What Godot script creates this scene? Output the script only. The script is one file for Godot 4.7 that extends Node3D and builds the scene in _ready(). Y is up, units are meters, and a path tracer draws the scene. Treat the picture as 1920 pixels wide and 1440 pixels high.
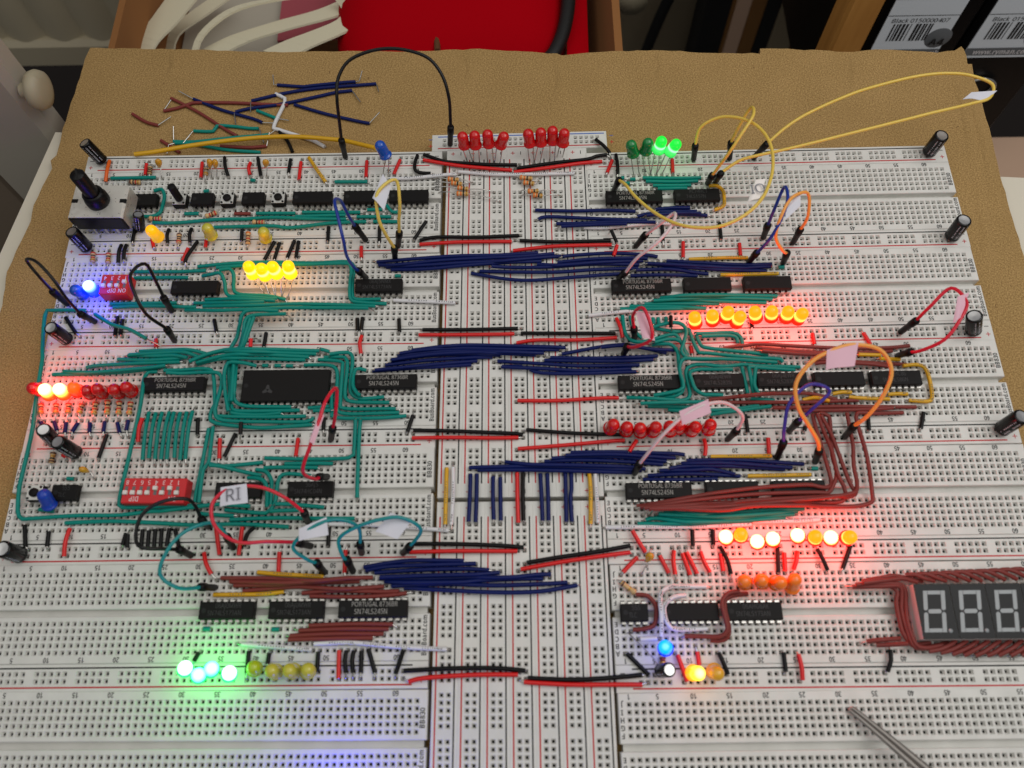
extends Node3D
# A breadboard computer on a sheet of cardboard. Every position below is in millimetres: x to the right, y up from the
# boards' top face, z towards the viewer; mm() turns it into metres with the table top at y = 0.

var used := {}
var mats := {}
var meshes := {}
var rng := RandomNumberGenerator.new()
var lamps := 0

func mm(x: float, y: float, z: float) -> Vector3:
	return Vector3(x - 196.0, y + 12.5, z - 115.0) * 0.001

func v3(a: Array) -> Vector3:
	return mm(a[0], a[1], a[2])

func path(a: Array) -> PackedVector3Array:
	var p := PackedVector3Array()
	for i in range(0, a.size() - 2, 3):
		p.append(mm(a[i], a[i + 1], a[i + 2]))
	return p

# ---------------------------------------------------------------- names, labels
func numbered(called: String) -> String:
	var n: int = used.get(called, 0)
	used[called] = n + 1
	return called if n == 0 else "%s_%03d" % [called, n]

func thing(called: String, label: String, category: String, group := "", at := Vector3.ZERO) -> Node3D:
	var o := Node3D.new()
	o.name = numbered(called)
	add_child(o)
	o.position = at
	tag(o, label, category, group)
	return o

func tag(o: Node3D, label: String, category: String, group := "") -> void:
	o.set_meta("label", label)
	o.set_meta("category", category)
	if group:
		o.set_meta("group", group)

func put(called: String, mesh: Mesh, m: Material, parent: Node3D = null) -> MeshInstance3D:
	var o := MeshInstance3D.new()
	o.mesh = mesh
	if m:
		o.material_override = m
	o.cast_shadow = GeometryInstance3D.SHADOW_CASTING_SETTING_ON
	if parent:
		var n := 0
		for c in parent.get_children():
			if str(c.name).get_slice("_0", 0) == called:
				n += 1
		o.name = called if n == 0 else "%s_%03d" % [called, n]
		parent.add_child(o, true)
	else:
		o.name = numbered(called)
		add_child(o, true)
	return o

func shape(st: SurfaceTool) -> ArrayMesh:
	return st.commit()

# ---------------------------------------------------------------- materials
func mat(key: String, c: Color, rough := 0.5, metal := 0.0, spec := 0.5, coat := 0.0) -> StandardMaterial3D:
	if mats.has(key):
		return mats[key]
	var m := StandardMaterial3D.new()
	m.resource_name = key
	m.albedo_color = c
	m.roughness = rough
	m.metallic = metal
	m.metallic_specular = spec
	if coat > 0.0:
		m.clearcoat_enabled = true
		m.clearcoat = coat
		m.clearcoat_roughness = 0.08
	mats[key] = m
	return m

func noise_tex(size: int, freq: float, dark: Color, light: Color, sd: int, octaves := 4) -> NoiseTexture2D:
	var n := FastNoiseLite.new()
	n.seed = sd
	n.frequency = freq
	n.fractal_octaves = octaves
	var t := NoiseTexture2D.new()
	t.width = size
	t.height = size
	t.seamless = true
	t.noise = n
	var g := Gradient.new()
	g.set_color(0, dark)
	g.set_color(1, light)
	t.color_ramp = g
	return t

# ---------------------------------------------------------------- mesh pieces
func tri(st: SurfaceTool, a: Vector3, b: Vector3, c: Vector3) -> void:
	st.add_vertex(a)
	st.add_vertex(b)
	st.add_vertex(c)

# a, b, c, d clockwise seen from the front
func quad(st: SurfaceTool, a: Vector3, b: Vector3, c: Vector3, d: Vector3) -> void:
	tri(st, a, b, c)
	tri(st, a, c, d)

func start() -> SurfaceTool:
	var st := SurfaceTool.new()
	st.begin(Mesh.PRIMITIVE_TRIANGLES)
	return st

func flat(st: SurfaceTool) -> ArrayMesh:
	st.set_smooth_group(-1)
	st.generate_normals()
	return st.commit()

# box between two corners with chamfered edges, in metres
func box(st: SurfaceTool, lo: Vector3, hi: Vector3, ch := 0.0) -> void:
	st.set_smooth_group(-1)
	if ch <= 0.0:
		var a := lo
		var b := hi
		quad(st, Vector3(a.x, b.y, b.z), Vector3(a.x, b.y, a.z), Vector3(b.x, b.y, a.z), Vector3(b.x, b.y, b.z))
		quad(st, Vector3(a.x, a.y, a.z), Vector3(a.x, a.y, b.z), Vector3(b.x, a.y, b.z), Vector3(b.x, a.y, a.z))
		quad(st, Vector3(a.x, a.y, b.z), Vector3(a.x, b.y, b.z), Vector3(b.x, b.y, b.z), Vector3(b.x, a.y, b.z))
		quad(st, Vector3(b.x, a.y, a.z), Vector3(b.x, b.y, a.z), Vector3(a.x, b.y, a.z), Vector3(a.x, a.y, a.z))
		quad(st, Vector3(b.x, a.y, b.z), Vector3(b.x, b.y, b.z), Vector3(b.x, b.y, a.z), Vector3(b.x, a.y, a.z))
		quad(st, Vector3(a.x, a.y, a.z), Vector3(a.x, b.y, a.z), Vector3(a.x, b.y, b.z), Vector3(a.x, a.y, b.z))
		return
	var c := (lo + hi) * 0.5
	var h := (hi - lo) * 0.5
	var pts := []
	for ax in 3:
		for s in [-1.0, 1.0]:
			var u := (ax + 1) % 3
			var w := (ax + 2) % 3
			var f := []
			for k in [[-1, -1], [-1, 1], [1, 1], [1, -1]]:
				var p := Vector3.ZERO
				p[ax] = s * h[ax]
				p[u] = k[0] * (h[u] - ch)
				p[w] = k[1] * (h[w] - ch)
				f.append(p + c)
			if s > 0:
				quad(st, f[0], f[1], f[2], f[3])
			else:
				quad(st, f[3], f[2], f[1], f[0])
	for ax in 3:
		var u := (ax + 1) % 3
		var w := (ax + 2) % 3
		for k in [[-1, -1], [-1, 1], [1, 1], [1, -1]]:
			var e := []
			for j in [[0, -1], [0, 1], [1, 1], [1, -1]]:
				var p := Vector3.ZERO
				p[ax] = j[1] * (h[ax] - ch)
				p[u] = k[0] * (h[u] - (0.0 if j[0] == 0 else ch))
				p[w] = k[1] * (h[w] - (ch if j[0] == 0 else 0.0))
				e.append(p + c)
			if k[0] * k[1] > 0:
				quad(st, e[3], e[2], e[1], e[0])
			else:
				quad(st, e[0], e[1], e[2], e[3])
	for sx in [-1, 1]:
		for sy in [-1, 1]:
			for sz in [-1, 1]:
				var p := Vector3(sx * h.x, sy * (h.y - ch), sz * (h.z - ch)) + c
				var q := Vector3(sx * (h.x - ch), sy * h.y, sz * (h.z - ch)) + c
				var r := Vector3(sx * (h.x - ch), sy * (h.y - ch), sz * h.z) + c
				if sx * sy * sz > 0:
					tri(st, p, r, q)
				else:
					tri(st, p, q, r)

func box_mesh(lo: Vector3, hi: Vector3, ch := 0.0) -> ArrayMesh:
	var st := start()
	box(st, lo, hi, ch)
	return flat(st)

func frame_of(d: Vector3) -> Basis:
	var up := Vector3.UP if absf(d.y) < 0.95 else Vector3.BACK
	var x := up.cross(d).normalized()
	return Basis(x, d.cross(x).normalized(), d)

# Catmull-Rom through the points, one sample about every `step` metres
func smooth(p: PackedVector3Array, step := 0.0018) -> PackedVector3Array:
	if p.size() < 3:
		return p
	var r := PackedVector3Array()
	for i in p.size() - 1:
		var a := p[maxi(i - 1, 0)]
		var d := p[mini(i + 2, p.size() - 1)]
		var n := maxi(1, int(ceil(p[i].distance_to(p[i + 1]) / step)))
		for k in n:
			r.append(p[i].cubic_interpolate(p[i + 1], a, d, float(k) / n))
	r.append(p[p.size() - 1])
	return r

func tube(st: SurfaceTool, p: PackedVector3Array, r: float, seg := 8, caps := true, taper := 1.0) -> void:
	var n := p.size()
	var x := Vector3.ZERO
	var rings := []
	var norms := []
	var dirs := []
	for i in n:
		var d := (p[mini(i + 1, n - 1)] - p[maxi(i - 1, 0)]).normalized()
		if x == Vector3.ZERO:
			x = frame_of(d).x
		x = (x - d * x.dot(d)).normalized()
		var y := d.cross(x)
		var rr := r * lerpf(1.0, taper, float(i) / maxi(1, n - 1))
		var ring := PackedVector3Array()
		var nr := PackedVector3Array()
		for k in seg:
			var a := TAU * k / seg
			var o := x * cos(a) + y * sin(a)
			ring.append(p[i] + o * rr)
			nr.append(o)
		rings.append(ring)
		norms.append(nr)
		dirs.append(d)
	for i in n - 1:
		for k in seg:
			var j := (k + 1) % seg
			for e in [[i, k], [i + 1, j], [i, j], [i, k], [i + 1, k], [i + 1, j]]:
				st.set_normal(norms[e[0]][e[1]])
				st.add_vertex(rings[e[0]][e[1]])
	if caps:
		for k in range(1, seg - 1):
			for e in [0, k, k + 1]:
				st.set_normal(-dirs[0])
				st.add_vertex(rings[0][e])
			for e in [0, k + 1, k]:
				st.set_normal(dirs[n - 1])
				st.add_vertex(rings[n - 1][e])

func tube_mesh(p: PackedVector3Array, r: float, seg := 8, taper := 1.0) -> ArrayMesh:
	var st := start()
	tube(st, p, r, seg, true, taper)
	return st.commit()

# surface of revolution about +y: profile of [radius, height, v] rows, in metres
func lathe(st: SurfaceTool, prof: Array, seg := 20) -> void:
	st.set_smooth_group(0)
	for i in prof.size() - 1:
		for k in seg:
			var a := TAU * k / seg
			var b := TAU * (k + 1) / seg
			var q := []
			for e in [[i, a], [i + 1, a], [i + 1, b], [i, b]]:
				var r: float = prof[e[0]][0]
				q.append([Vector3(r * cos(e[1]), prof[e[0]][1], r * sin(e[1])), Vector2(e[1] / TAU, prof[e[0]][2] if prof[e[0]].size() > 2 else 0.0)])
			for e in [0, 2, 1, 0, 3, 2]:
				st.set_uv(q[e][1])
				st.add_vertex(q[e][0])

func lathe_mesh(prof: Array, seg := 20, hard := false) -> ArrayMesh:
	var st := start()
	lathe(st, prof, seg)
	if hard:
		st.set_smooth_group(-1)
	st.index()
	st.generate_normals()
	return st.commit()

# plate of any outline given by corner points that lie about in one plane, `t` thick below the corners
func plate(corners: PackedVector3Array, t: float) -> ArrayMesh:
	var st := start()
	st.set_smooth_group(-1)
	var n := Vector3.ZERO
	var c := Vector3.ZERO
	for i in corners.size():
		n += corners[i].cross(corners[(i + 1) % corners.size()])
		c += corners[i]
	n = n.normalized()
	if n.y < -0.2:
		corners.reverse()
		n = -n
	var b := frame_of(n)
	var flat2 := PackedVector2Array()
	for p in corners:
		flat2.append(Vector2(p.dot(b.x), p.dot(b.y)))
	var ix := Geometry2D.triangulate_polygon(flat2)
	for i in range(0, ix.size(), 3):
		var p := corners[ix[i]]
		var q := corners[ix[i + 1]]
		var r := corners[ix[i + 2]]
		if (q - p).cross(r - p).dot(n) > 0:
			tri(st, p, r, q)
			tri(st, p - n * t, q - n * t, r - n * t)
		else:
			tri(st, p, q, r)
			tri(st, p - n * t, r - n * t, q - n * t)
	for i in corners.size():
		var p := corners[i]
		var q := corners[(i + 1) % corners.size()]
		quad(st, p, q, q - n * t, p - n * t)
	st.generate_normals()
	return st.commit()

func words(text: String, size: float, bold := true, mono := false) -> TextMesh:
	var t := TextMesh.new()
	t.text = text
	var f := SystemFont.new()
	f.font_names = PackedStringArray(["Droid Sans Mono" if mono else "Droid Sans"])
	f.font_weight = 700 if bold and not mono else 400
	t.font = f
	t.font_size = 24
	t.pixel_size = size / 24.0
	t.depth = 0.0
	t.curve_step = 2.0
	return t

# lettering laid flat: `along` is the reading direction, `up` the direction of the letters' tops
func lay(st: SurfaceTool, text: String, size: float, at: Vector3, along: Vector3, up: Vector3, squeeze := 1.0, bold := true) -> void:
	var key := "%s|%s|%s" % [text, size, bold]
	if not meshes.has(key):
		meshes[key] = words(text, size, bold)
	st.append_from(meshes[key], 0, Transform3D(Basis(along * squeeze, up, along.cross(up)), at))

# ---------------------------------------------------------------- breadboards
const P := 0.00254

func cell(top: SurfaceTool, x: float, z: float) -> void:
	var h := P / 2.0
	var a := 0.00088
	var b := 0.00044
	var d := -0.0011
	var o := []
	for r in [[h, 0.0], [a, 0.0], [b, d], [b, -0.0032]]:
		o.append([Vector3(x - r[0], r[1], z - r[0]), Vector3(x + r[0], r[1], z - r[0]), Vector3(x + r[0], r[1], z + r[0]), Vector3(x - r[0], r[1], z + r[0])])
	for i in 2:
		for k in 4:
			var j := (k + 1) % 4
			quad(top, o[i][k], o[i][j], o[i + 1][j], o[i + 1][k])

func hole(dark: SurfaceTool, x: float, z: float) -> void:
	var b := 0.00044
	var o := []
	for y in [-0.0011, -0.0026]:
		o.append([Vector3(x - b, y, z - b), Vector3(x + b, y, z - b), Vector3(x + b, y, z + b), Vector3(x - b, y, z + b)])
	for k in 4:
		var j := (k + 1) % 4
		quad(dark, o[0][k], o[0][j], o[1][j], o[1][k])
	quad(dark, o[1][0], o[1][1], o[1][2], o[1][3])

func slab(st: SurfaceTool, x0: float, z0: float, x1: float, z1: float, y := 0.0) -> void:
	quad(st, Vector3(x0, y, z0), Vector3(x1, y, z0), Vector3(x1, y, z1), Vector3(x0, y, z1))

# walls round a strip with a small chamfer at the top; the plate inside must end `c` short of the outline
func skirt(st: SurfaceTool, x0: float, z0: float, x1: float, z1: float, c: float, deep: float) -> void:
	var r := []
	for e in [[c, 0.0], [0.0, -c], [0.0, -deep]]:
		r.append([Vector3(x0 + e[0], e[1], z0 + e[0]), Vector3(x1 - e[0], e[1], z0 + e[0]), Vector3(x1 - e[0], e[1], z1 - e[0]), Vector3(x0 + e[0], e[1], z1 - e[0])])
	for i in 2:
		for k in 4:
			var j := (k + 1) % 4
			quad(st, r[i][j], r[i][k], r[i + 1][k], r[i + 1][j])
	quad(st, r[2][3], r[2][2], r[2][1], r[2][0])

func terminal_meshes() -> Array:
	if meshes.has("terminal"):
		return meshes["terminal"]
	var top := start()
	var dark := start()
	top.set_smooth_group(-1)
	dark.set_smooth_group(-1)
	var x0 := -0.0038
	var x1 := 0.1613
	var c := 0.00025
	for half in 2:
		var za := 0.0 if half == 0 else 7 * P
		for k in 63:
			for r in 5:
				cell(top, k * P, za + r * P)
				hole(dark, k * P, za + r * P)
		var zb := za - P / 2
		var zc := za + 4.5 * P
		var z0 := -0.0038 if half == 0 else 0.0152
		var z1 := 0.0127 if half == 0 else 0.0317
		slab(top, x0 + c, z0 + c, x1 - c, zb)
		slab(top, x0 + c, zc, x1 - c, z1 - c)
		slab(top, x0 + c, zb, -P / 2, zc)
		slab(top, 62.5 * P, zb, x1 - c, zc)
		skirt(top, x0, z0, x1, z1, c, 0.0085)
	# bottom of the middle groove, set back from the ends so that the V notch shows
	box(top, Vector3(x0 + 0.0012, -0.0085, 0.0127), Vector3(x1 - 0.0012, -0.0032, 0.0152))
	var ink := start()
	for k in [1, 5, 10, 15, 20, 25, 30, 35, 40, 45, 50, 55, 60]:
		for z in [-0.00255, 0.03048]:
			lay(ink, str(k), 0.0026, Vector3((k - 1) * P, 0.00004, z), Vector3.LEFT, Vector3.BACK, 0.8)
	for r in 10:
		var z := r * P if r < 5 else (r + 2) * P
		for x in [-0.0026, 0.1601]:
			if x < 0:
				lay(ink, "JIHGFEDCBA"[r], 0.0025, Vector3(x, 0.00004, z), Vector3.LEFT, Vector3.BACK, 0.95)
	lay(ink, "BusBoard.com", 0.0026, Vector3(0.1596, 0.00004, 0.0229), Vector3.FORWARD, Vector3.LEFT, 0.8)
	lay(ink, "BB830", 0.0026, Vector3(0.1596, 0.00004, 0.0056), Vector3.FORWARD, Vector3.LEFT, 0.9)
	meshes["terminal"] = [flat(top), flat(dark), ink.commit()]
	return meshes["terminal"]

# a power rail with its middle line on z = 0, first column at x = 0; [plate, holes, black line, red line, marks...]
func rail_meshes(groups: int, first: float, x0: float, x1: float, wide := 0.0093) -> Array:
	var key := "rail%d" % groups
	if meshes.has(key):
		return meshes[key]
	var top := start()
	var dark := start()
	top.set_smooth_group(-1)
	dark.set_smooth_group(-1)
	var c := 0.0002
	var w := wide / 2
	var last := first
	for g in groups:
		for i in 5:
			var x := first + (g * 6 + i) * P
			for s in [-0.5, 0.5]:
				cell(top, x, s * P)
				hole(dark, x, s * P)
			last = x
		if g < groups - 1:
			slab(top, last + P / 2, -P, last + 1.5 * P, P)
	slab(top, x0 + c, -w + c, x1 - c, -P)
	slab(top, x0 + c, P, x1 - c, w - c)
	slab(top, x0 + c, -P, first - P / 2, P)
	slab(top, last + P / 2, -P, x1 - c, P)
	skirt(top, x0, -w, x1, w, c, 0.0085)
	var lines := []
	for s in [-1.0, 1.0]:
		var st := start()
		st.set_smooth_group(-1)
		var z: float = s * 0.0033
		slab(st, first - 0.0030, z - 0.00027, last + 0.0033, z + 0.00027, 0.00004)
		for e in [first - 0.0064, last + 0.0066]:
			slab(st, e - 0.0009, s * 0.0018 - 0.00016, e + 0.0009, s * 0.0018 + 0.00016, 0.00004)
			if s > 0:
				slab(st, e - 0.00016, s * 0.0018 - 0.0009, e + 0.00016, s * 0.0018 - 0.00017, 0.00004)
				slab(st, e - 0.00016, s * 0.0018 + 0.00017, e + 0.00016, s * 0.0018 + 0.0009, 0.00004)
		lines.append(flat(st))
	meshes[key] = [flat(top), flat(dark), lines[0], lines[1]]
	return meshes[key]

func rail_parts(parent: Node3D, m: Array, t: Transform3D, negative: String) -> void:
	var body := put("power_rail", m[0], mats["board"], parent)
	body.transform = t
	put("hole_contacts", m[1], mats["hole"], body).set_meta("kind", "stuff")
	put("negative_line", m[2], mats[negative], body)
	put("positive_line", m[3], mats["red_ink"], body)

func breadboard(label: String, x: float, z: float, turn: float, rails: Array) -> void:
	var o := thing("breadboard", label, "breadboard", "white breadboards of the two columns", mm(x, 0, z))
	o.rotation.y = turn
	var m := terminal_meshes()
	var body := put("terminal_strip", m[0], mats["board"], o)
	put("hole_contacts", m[1], mats["hole"], body).set_meta("kind", "stuff")
	put("printed_lettering", m[2], mats["ink"], body)
	for r in rails:
		rail_parts(o, rail_meshes(10, 0.00508, -0.0038, 0.1613), Transform3D(Basis(), Vector3(0, 0, r * 0.001)), "ink")

func loose_rail(label: String, x: float, z: float, turn: float, groups: int, first: float, x0: float, x1: float, negative: String, group: String) -> void:
	var o := thing("bus_strip" if groups == 10 else "short_bus_strip", label, "bus strip", group, mm(x, 0, z))
	o.rotation.y = turn
	var m := rail_meshes(groups, first, x0, x1, 0.0091 if groups == 10 else 0.0093)
	var body := put("strip_body", m[0], mats["board"], o)
	put("hole_contacts", m[1], mats["hole"], body).set_meta("kind", "stuff")
	put("negative_line", m[2], mats[negative], body)
	put("positive_line", m[3], mats["red_ink"], body)

# ---------------------------------------------------------------- wires
const COLOURS := {"teal": "teal", "navy": "dark blue", "red": "red", "black": "black", "white": "white", "yellow": "yellow", "brown": "reddish brown", "orange": "orange"}

# tenths of a millimetre; feet are the holes (x, z) that the bare ends go down into
func wire(label: String, colour: String, p: Array, feet: Array, r := 0.82, called := "jumper_wire") -> Node3D:
	var o := thing(called, label, "wire", COLOURS[colour] + " " + called.replace("_", " ") + "s")
	var q := tenths(p)
	put("insulation", tube_mesh(smooth(q), r * 0.001, 8), mats[colour], o)
	if colour == "white" or colour == "yellow":
		wire_print(o, smooth(q), r * 0.001)
	var n := q.size()
	for i in range(0, feet.size(), 3):
		var a: Vector3 = q[0] if feet[i] == 0 else q[n - 1]
		var d := (a - (q[1] if feet[i] == 0 else q[n - 2])).normalized()
		var h := mm(feet[i + 1] * 0.1, 0.1, feet[i + 2] * 0.1)
		var bend := a.lerp(h, 0.65)
		bend.y = lerpf(a.y, h.y, 0.4)
		put("bare_end", tube_mesh(smooth(PackedVector3Array([a - d * 0.0004, bend, h, h - Vector3(0, 0.0025, 0)]), 0.0008), 0.00033, 6), mats["tin"], o)
	return o

# faint rows of printed characters along the top of an insulation
func wire_print(o: Node3D, p: PackedVector3Array, r: float) -> void:
	var st := start()
	st.set_smooth_group(-1)
	rng.seed = p.size() * 7 + int(p[0].x * 100000.0)
	var any := false
	var word := 0
	for i in range(2, p.size() - 2):
		word -= 1
		if word < -2:
			word = rng.randi_range(2, 6)
		if word < 0:
			continue
		var d := (p[i + 1] - p[i]).normalized()
		var side := d.cross(Vector3.UP).normalized()
		var up := side.cross(d).normalized()
		for k in 2:
			var c := p[i].lerp(p[i + 1], k * 0.5 + 0.1)
			var e := c + d * rng.randf_range(0.00025, 0.0005)
			var w0 := rng.randf_range(-0.5, -0.2)
			var w1 := rng.randf_range(0.1, 0.45)
			var q := []
			for f in [[c, w0], [c, w1], [e, w1], [e, w0]]:
				q.append(f[0] + (side * sin(f[1]) + up * cos(f[1])) * (r + 0.00003))
			quad(st, q[0], q[1], q[2], q[3])
			any = true
	if any:
		put("printed_marks", flat(st), mats["wire_ink"], o)

func loose_wire(label: String, colour: String, p: Array, ends: Array, r := 0.82) -> void:
	var o := thing("loose_wire", label, "wire", "loose wires on the cardboard")
	put("insulation", tube_mesh(smooth(tenths(p)), r * 0.001, 8), mats[colour], o)
	for a in ends:
		put("bare_end", tube_mesh(tenths(a), 0.00033, 6), mats["tin"], o)

func tenths(a: Array) -> PackedVector3Array:
	var p := PackedVector3Array()
	for i in range(0, a.size() - 2, 3):
		p.append(mm(a[i] * 0.1, a[i + 1] * 0.1, a[i + 2] * 0.1))
	return p

# a thin lead from a to the hole at (x, z), by way of a point w
func lead(o: Node3D, a: Vector3, w: Vector3, x: float, z: float, r := 0.00026) -> void:
	var h := mm(x, 0.4, z)
	put("lead", tube_mesh(smooth(PackedVector3Array([a, w, h, h - Vector3(0, 0.003, 0)]), 0.001), r, 6), mats["tin"], o)

func plug(o: Node3D, top: Array, foot: Array) -> void:
	var a := v3(foot)
	var b := v3(top)
	var d := (b - a).normalized()
	var l := (b - a).length()
	var s := put("plug", lathe_mesh([[0, 0], [0.00085, 0], [0.00125, 0.0005], [0.0013, l * 0.62], [0.00155, l * 0.66], [0.00155, l - 0.0004], [0.0013, l], [0, l]], 14), mats["plug"], o)
	s.transform = Transform3D(Basis(frame_of(d).x, d, frame_of(d).x.cross(d)), a)
	put("pin", tube_mesh(PackedVector3Array([a + d * 0.001, a - Vector3(0, 0.003, 0)]), 0.0003, 6), mats["tin"], o)

func jumper(label: String, colour: String, p: Array, tops: Array, feet: Array, r := 0.68) -> Node3D:
	var o := thing("jumper_cable", label, "jumper cable", "flexible jumper cables with plugs")
	put("insulation", tube_mesh(smooth(path(p), 0.002), r * 0.001, 10), mats[colour], o)
	for i in tops.size():
		plug(o, tops[i], feet[i])
	return o

func flag(o: Node3D, corners: Array, colour: String, text := "", size := 0.006) -> void:
	var c := path(corners)
	var n := (c[1] - c[0]).cross(c[3] - c[0]).normalized()
	if n.y < 0:
		n = -n
	# paper folded round the cable: bowed a little across its length
	var st := start()
	var nu := 8
	for side in [1.0, -1.0]:
		for i in nu:
			for j in 2:
				var q := []
				for e in [[i, j], [i + 1, j], [i + 1, j + 1], [i, j + 1]]:
					var u := float(e[0]) / nu
					var w := float(e[1]) / 2.0
					var p := c[0].lerp(c[1], u).lerp(c[3].lerp(c[2], u), w)
					q.append(p + n * (0.0006 * sin(u * 5.0) * w + side * 0.00007))
				if side > 0:
					quad(st, q[0], q[1], q[2], q[3])
				else:
					quad(st, q[3], q[2], q[1], q[0])
	st.set_smooth_group(0)
	st.index()
	st.generate_normals()
	var f := put("paper_flag", st.commit(), mats[colour], o)
	if text:
		var al := (c[1] - c[0]).normalized()
		var up := n.cross(al).normalized()
		if up.dot(c[0] - c[3]) < 0:
			up = -up
			al = -al if al.cross(up).dot(n) < 0 else al
		var ls := start()
		lay(ls, text, size, (c[0] + c[1] + c[2] + c[3]) * 0.25 + n * 0.0009, al, up, 1.0, false)
		put("pencil_writing", ls.commit(), mats["pencil"], f)

# ---------------------------------------------------------------- components
func pin_mesh(thick := false) -> ArrayMesh:
	if meshes.has("pin"):
		return meshes["pin"]
	var st := start()
	# shoulder out of the body, then down into the hole; faces +z
	box(st, Vector3(-0.00072, 0.0021, -0.0008), Vector3(0.00072, 0.00238, 0.0006))
	box(st, Vector3(-0.00072, 0.0003, 0.00036), Vector3(0.00072, 0.0021, 0.00064))
	box(st, Vector3(-0.00025, -0.003, 0.0004), Vector3(0.00025, 0.0003, 0.0006))
	meshes["pin"] = flat(st)
	return meshes["pin"]

# chip with n pins a side; x of its first pin and z of its middle in the board's millimetres
func chip(label: String, x: float, z: float, turn: float, n: int, rows: float, line1: String, line2: String, bright: bool, extra := "") -> void:
	var o := thing("chip", label, "microchip", "black chips across the boards' grooves", mm(x, 0, z))
	o.rotation.y = turn
	var l := (n - 1) * P
	var w := rows * 0.0005 - 0.00068
	var body := "body%d_%d" % [n, int(rows)]
	if not meshes.has(body):
		var st := start()
		box(st, Vector3(-l / 2 - 0.00115, 0.0007, -w), Vector3(l / 2 + 0.00115, 0.0041, w), 0.00028)
		meshes[body] = flat(st)
	put("chip_body", meshes[body], mats["chip"], o)
	var notch := put("notch", lathe_mesh([[0.0009, 0.00412], [0, 0.00412]], 14), mats["chip_dull"], o)
	notch.position = Vector3(-l / 2 + 0.0006, 0, 0)
	for s in [-1.0, 1.0]:
		for k in n:
			var p := put("pin", pin_mesh(), mats["pin"], o)
			p.transform = Transform3D(Basis(Vector3.UP, 0.0 if s > 0 else PI), Vector3(-l / 2 + k * P, 0, s * (rows * 0.0005 - 0.0005)))
	if line1:
		var st := start()
		var big := 0.0026 if bright else 0.0018
		lay(st, line1, 0.0019, Vector3(0.0006, 0.00416, -0.0017), Vector3.RIGHT, Vector3.FORWARD, 0.82, false)
		lay(st, line2, big, Vector3(-0.0006, 0.00416, 0.0009), Vector3.RIGHT, Vector3.FORWARD, 0.82, false)
		if extra:
			# small angular emblem at the left of the first line
			for e in 4:
				var a := PI / 4 + e * PI / 2
				var q := Vector3(-0.0066, 0.00416, -0.0017) + Vector3(cos(a), 0, sin(a)) * 0.0005
				slab(st, q.x - 0.00028, q.z - 0.00028, q.x + 0.00028, q.z + 0.00028, 0.00416)
		st.set_smooth_group(-1)
		put("printed_lettering", flat(st), mats["chip_print" if bright else "chip_faint"], o)

func emblem(o: Node3D, x: float, z: float, size: float) -> void:
	var st := start()
	st.set_smooth_group(-1)
	for k in 3:
		var a := -PI / 2 + k * TAU / 3
		var d := Vector3(cos(a), 0, sin(a))
		var s := Vector3(-d.z, 0, d.x)
		var c := Vector3(x, 0.00416, z)
		quad(st, c + d * size + s * 0.0004, c + d * size - s * 0.0004, c + d * size * 0.15 - s * 0.0009, c + d * size * 0.15 + s * 0.0009)
	put("printed_emblem", flat(st), mats["chip_faint"], o)

func led_mesh() -> ArrayMesh:
	if meshes.has("led"):
		return meshes["led"]
	var pr := [[0, 0, 0.0], [0.0028, 0, 0.0], [0.0029, 0.0002, 0.02], [0.0029, 0.0009, 0.08], [0.00255, 0.0010, 0.1], [0.0025, 0.0030, 0.3], [0.0025, 0.0061, 0.66]]
	for k in range(1, 8):
		var a := k * PI / 14
		pr.append([0.0025 * cos(a), 0.0061 + 0.0025 * sin(a), 0.66 + 0.34 * sin(a)])
	meshes["led"] = lathe_mesh(pr, 22)
	return meshes["led"]

func led(label: String, group: String, colour: String, lit: String, base: Array, tip: Array, feet: Array, glow := 0.0, glow_colour := Color.WHITE) -> void:
	var a := v3(base)
	var d := (v3(tip) - a).normalized()
	var o := thing("led", label, "LED", group)
	var l := put("lens", led_mesh(), mats[lit if lit else colour], o)
	var b := frame_of(d)
	l.transform = Transform3D(Basis(b.x, d, b.x.cross(d)), a)
	if not lit:
		# the anvil and cup that show darkly inside the plastic
		pass
	for s in 2:
		var off: Vector3 = b.x * (0.00127 if s == 0 else -0.00127)
		var p := a + off + d * 0.0003
		var q := v3(feet[s])
		put("lead", tube_mesh(smooth(PackedVector3Array([p, p - d * 0.0012, q.lerp(p, 0.3) , q, q - Vector3(0, 0.003, 0)]), 0.001), 0.00027, 6), mats["tin"], o)
	if lit and glow > 0.0:
		var lamp := OmniLight3D.new()
		lamp.name = "led_light" if lamps == 0 else "led_light_%03d" % lamps
		lamps += 1
		lamp.light_color = glow_colour
		lamp.light_energy = glow
		lamp.light_size = 0.0025
		lamp.omni_range = 2.0
		lamp.omni_attenuation = 2.0
		lamp.shadow_enabled = true
		o.add_child(lamp, true)
		lamp.position = a + d * 0.0045

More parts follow.
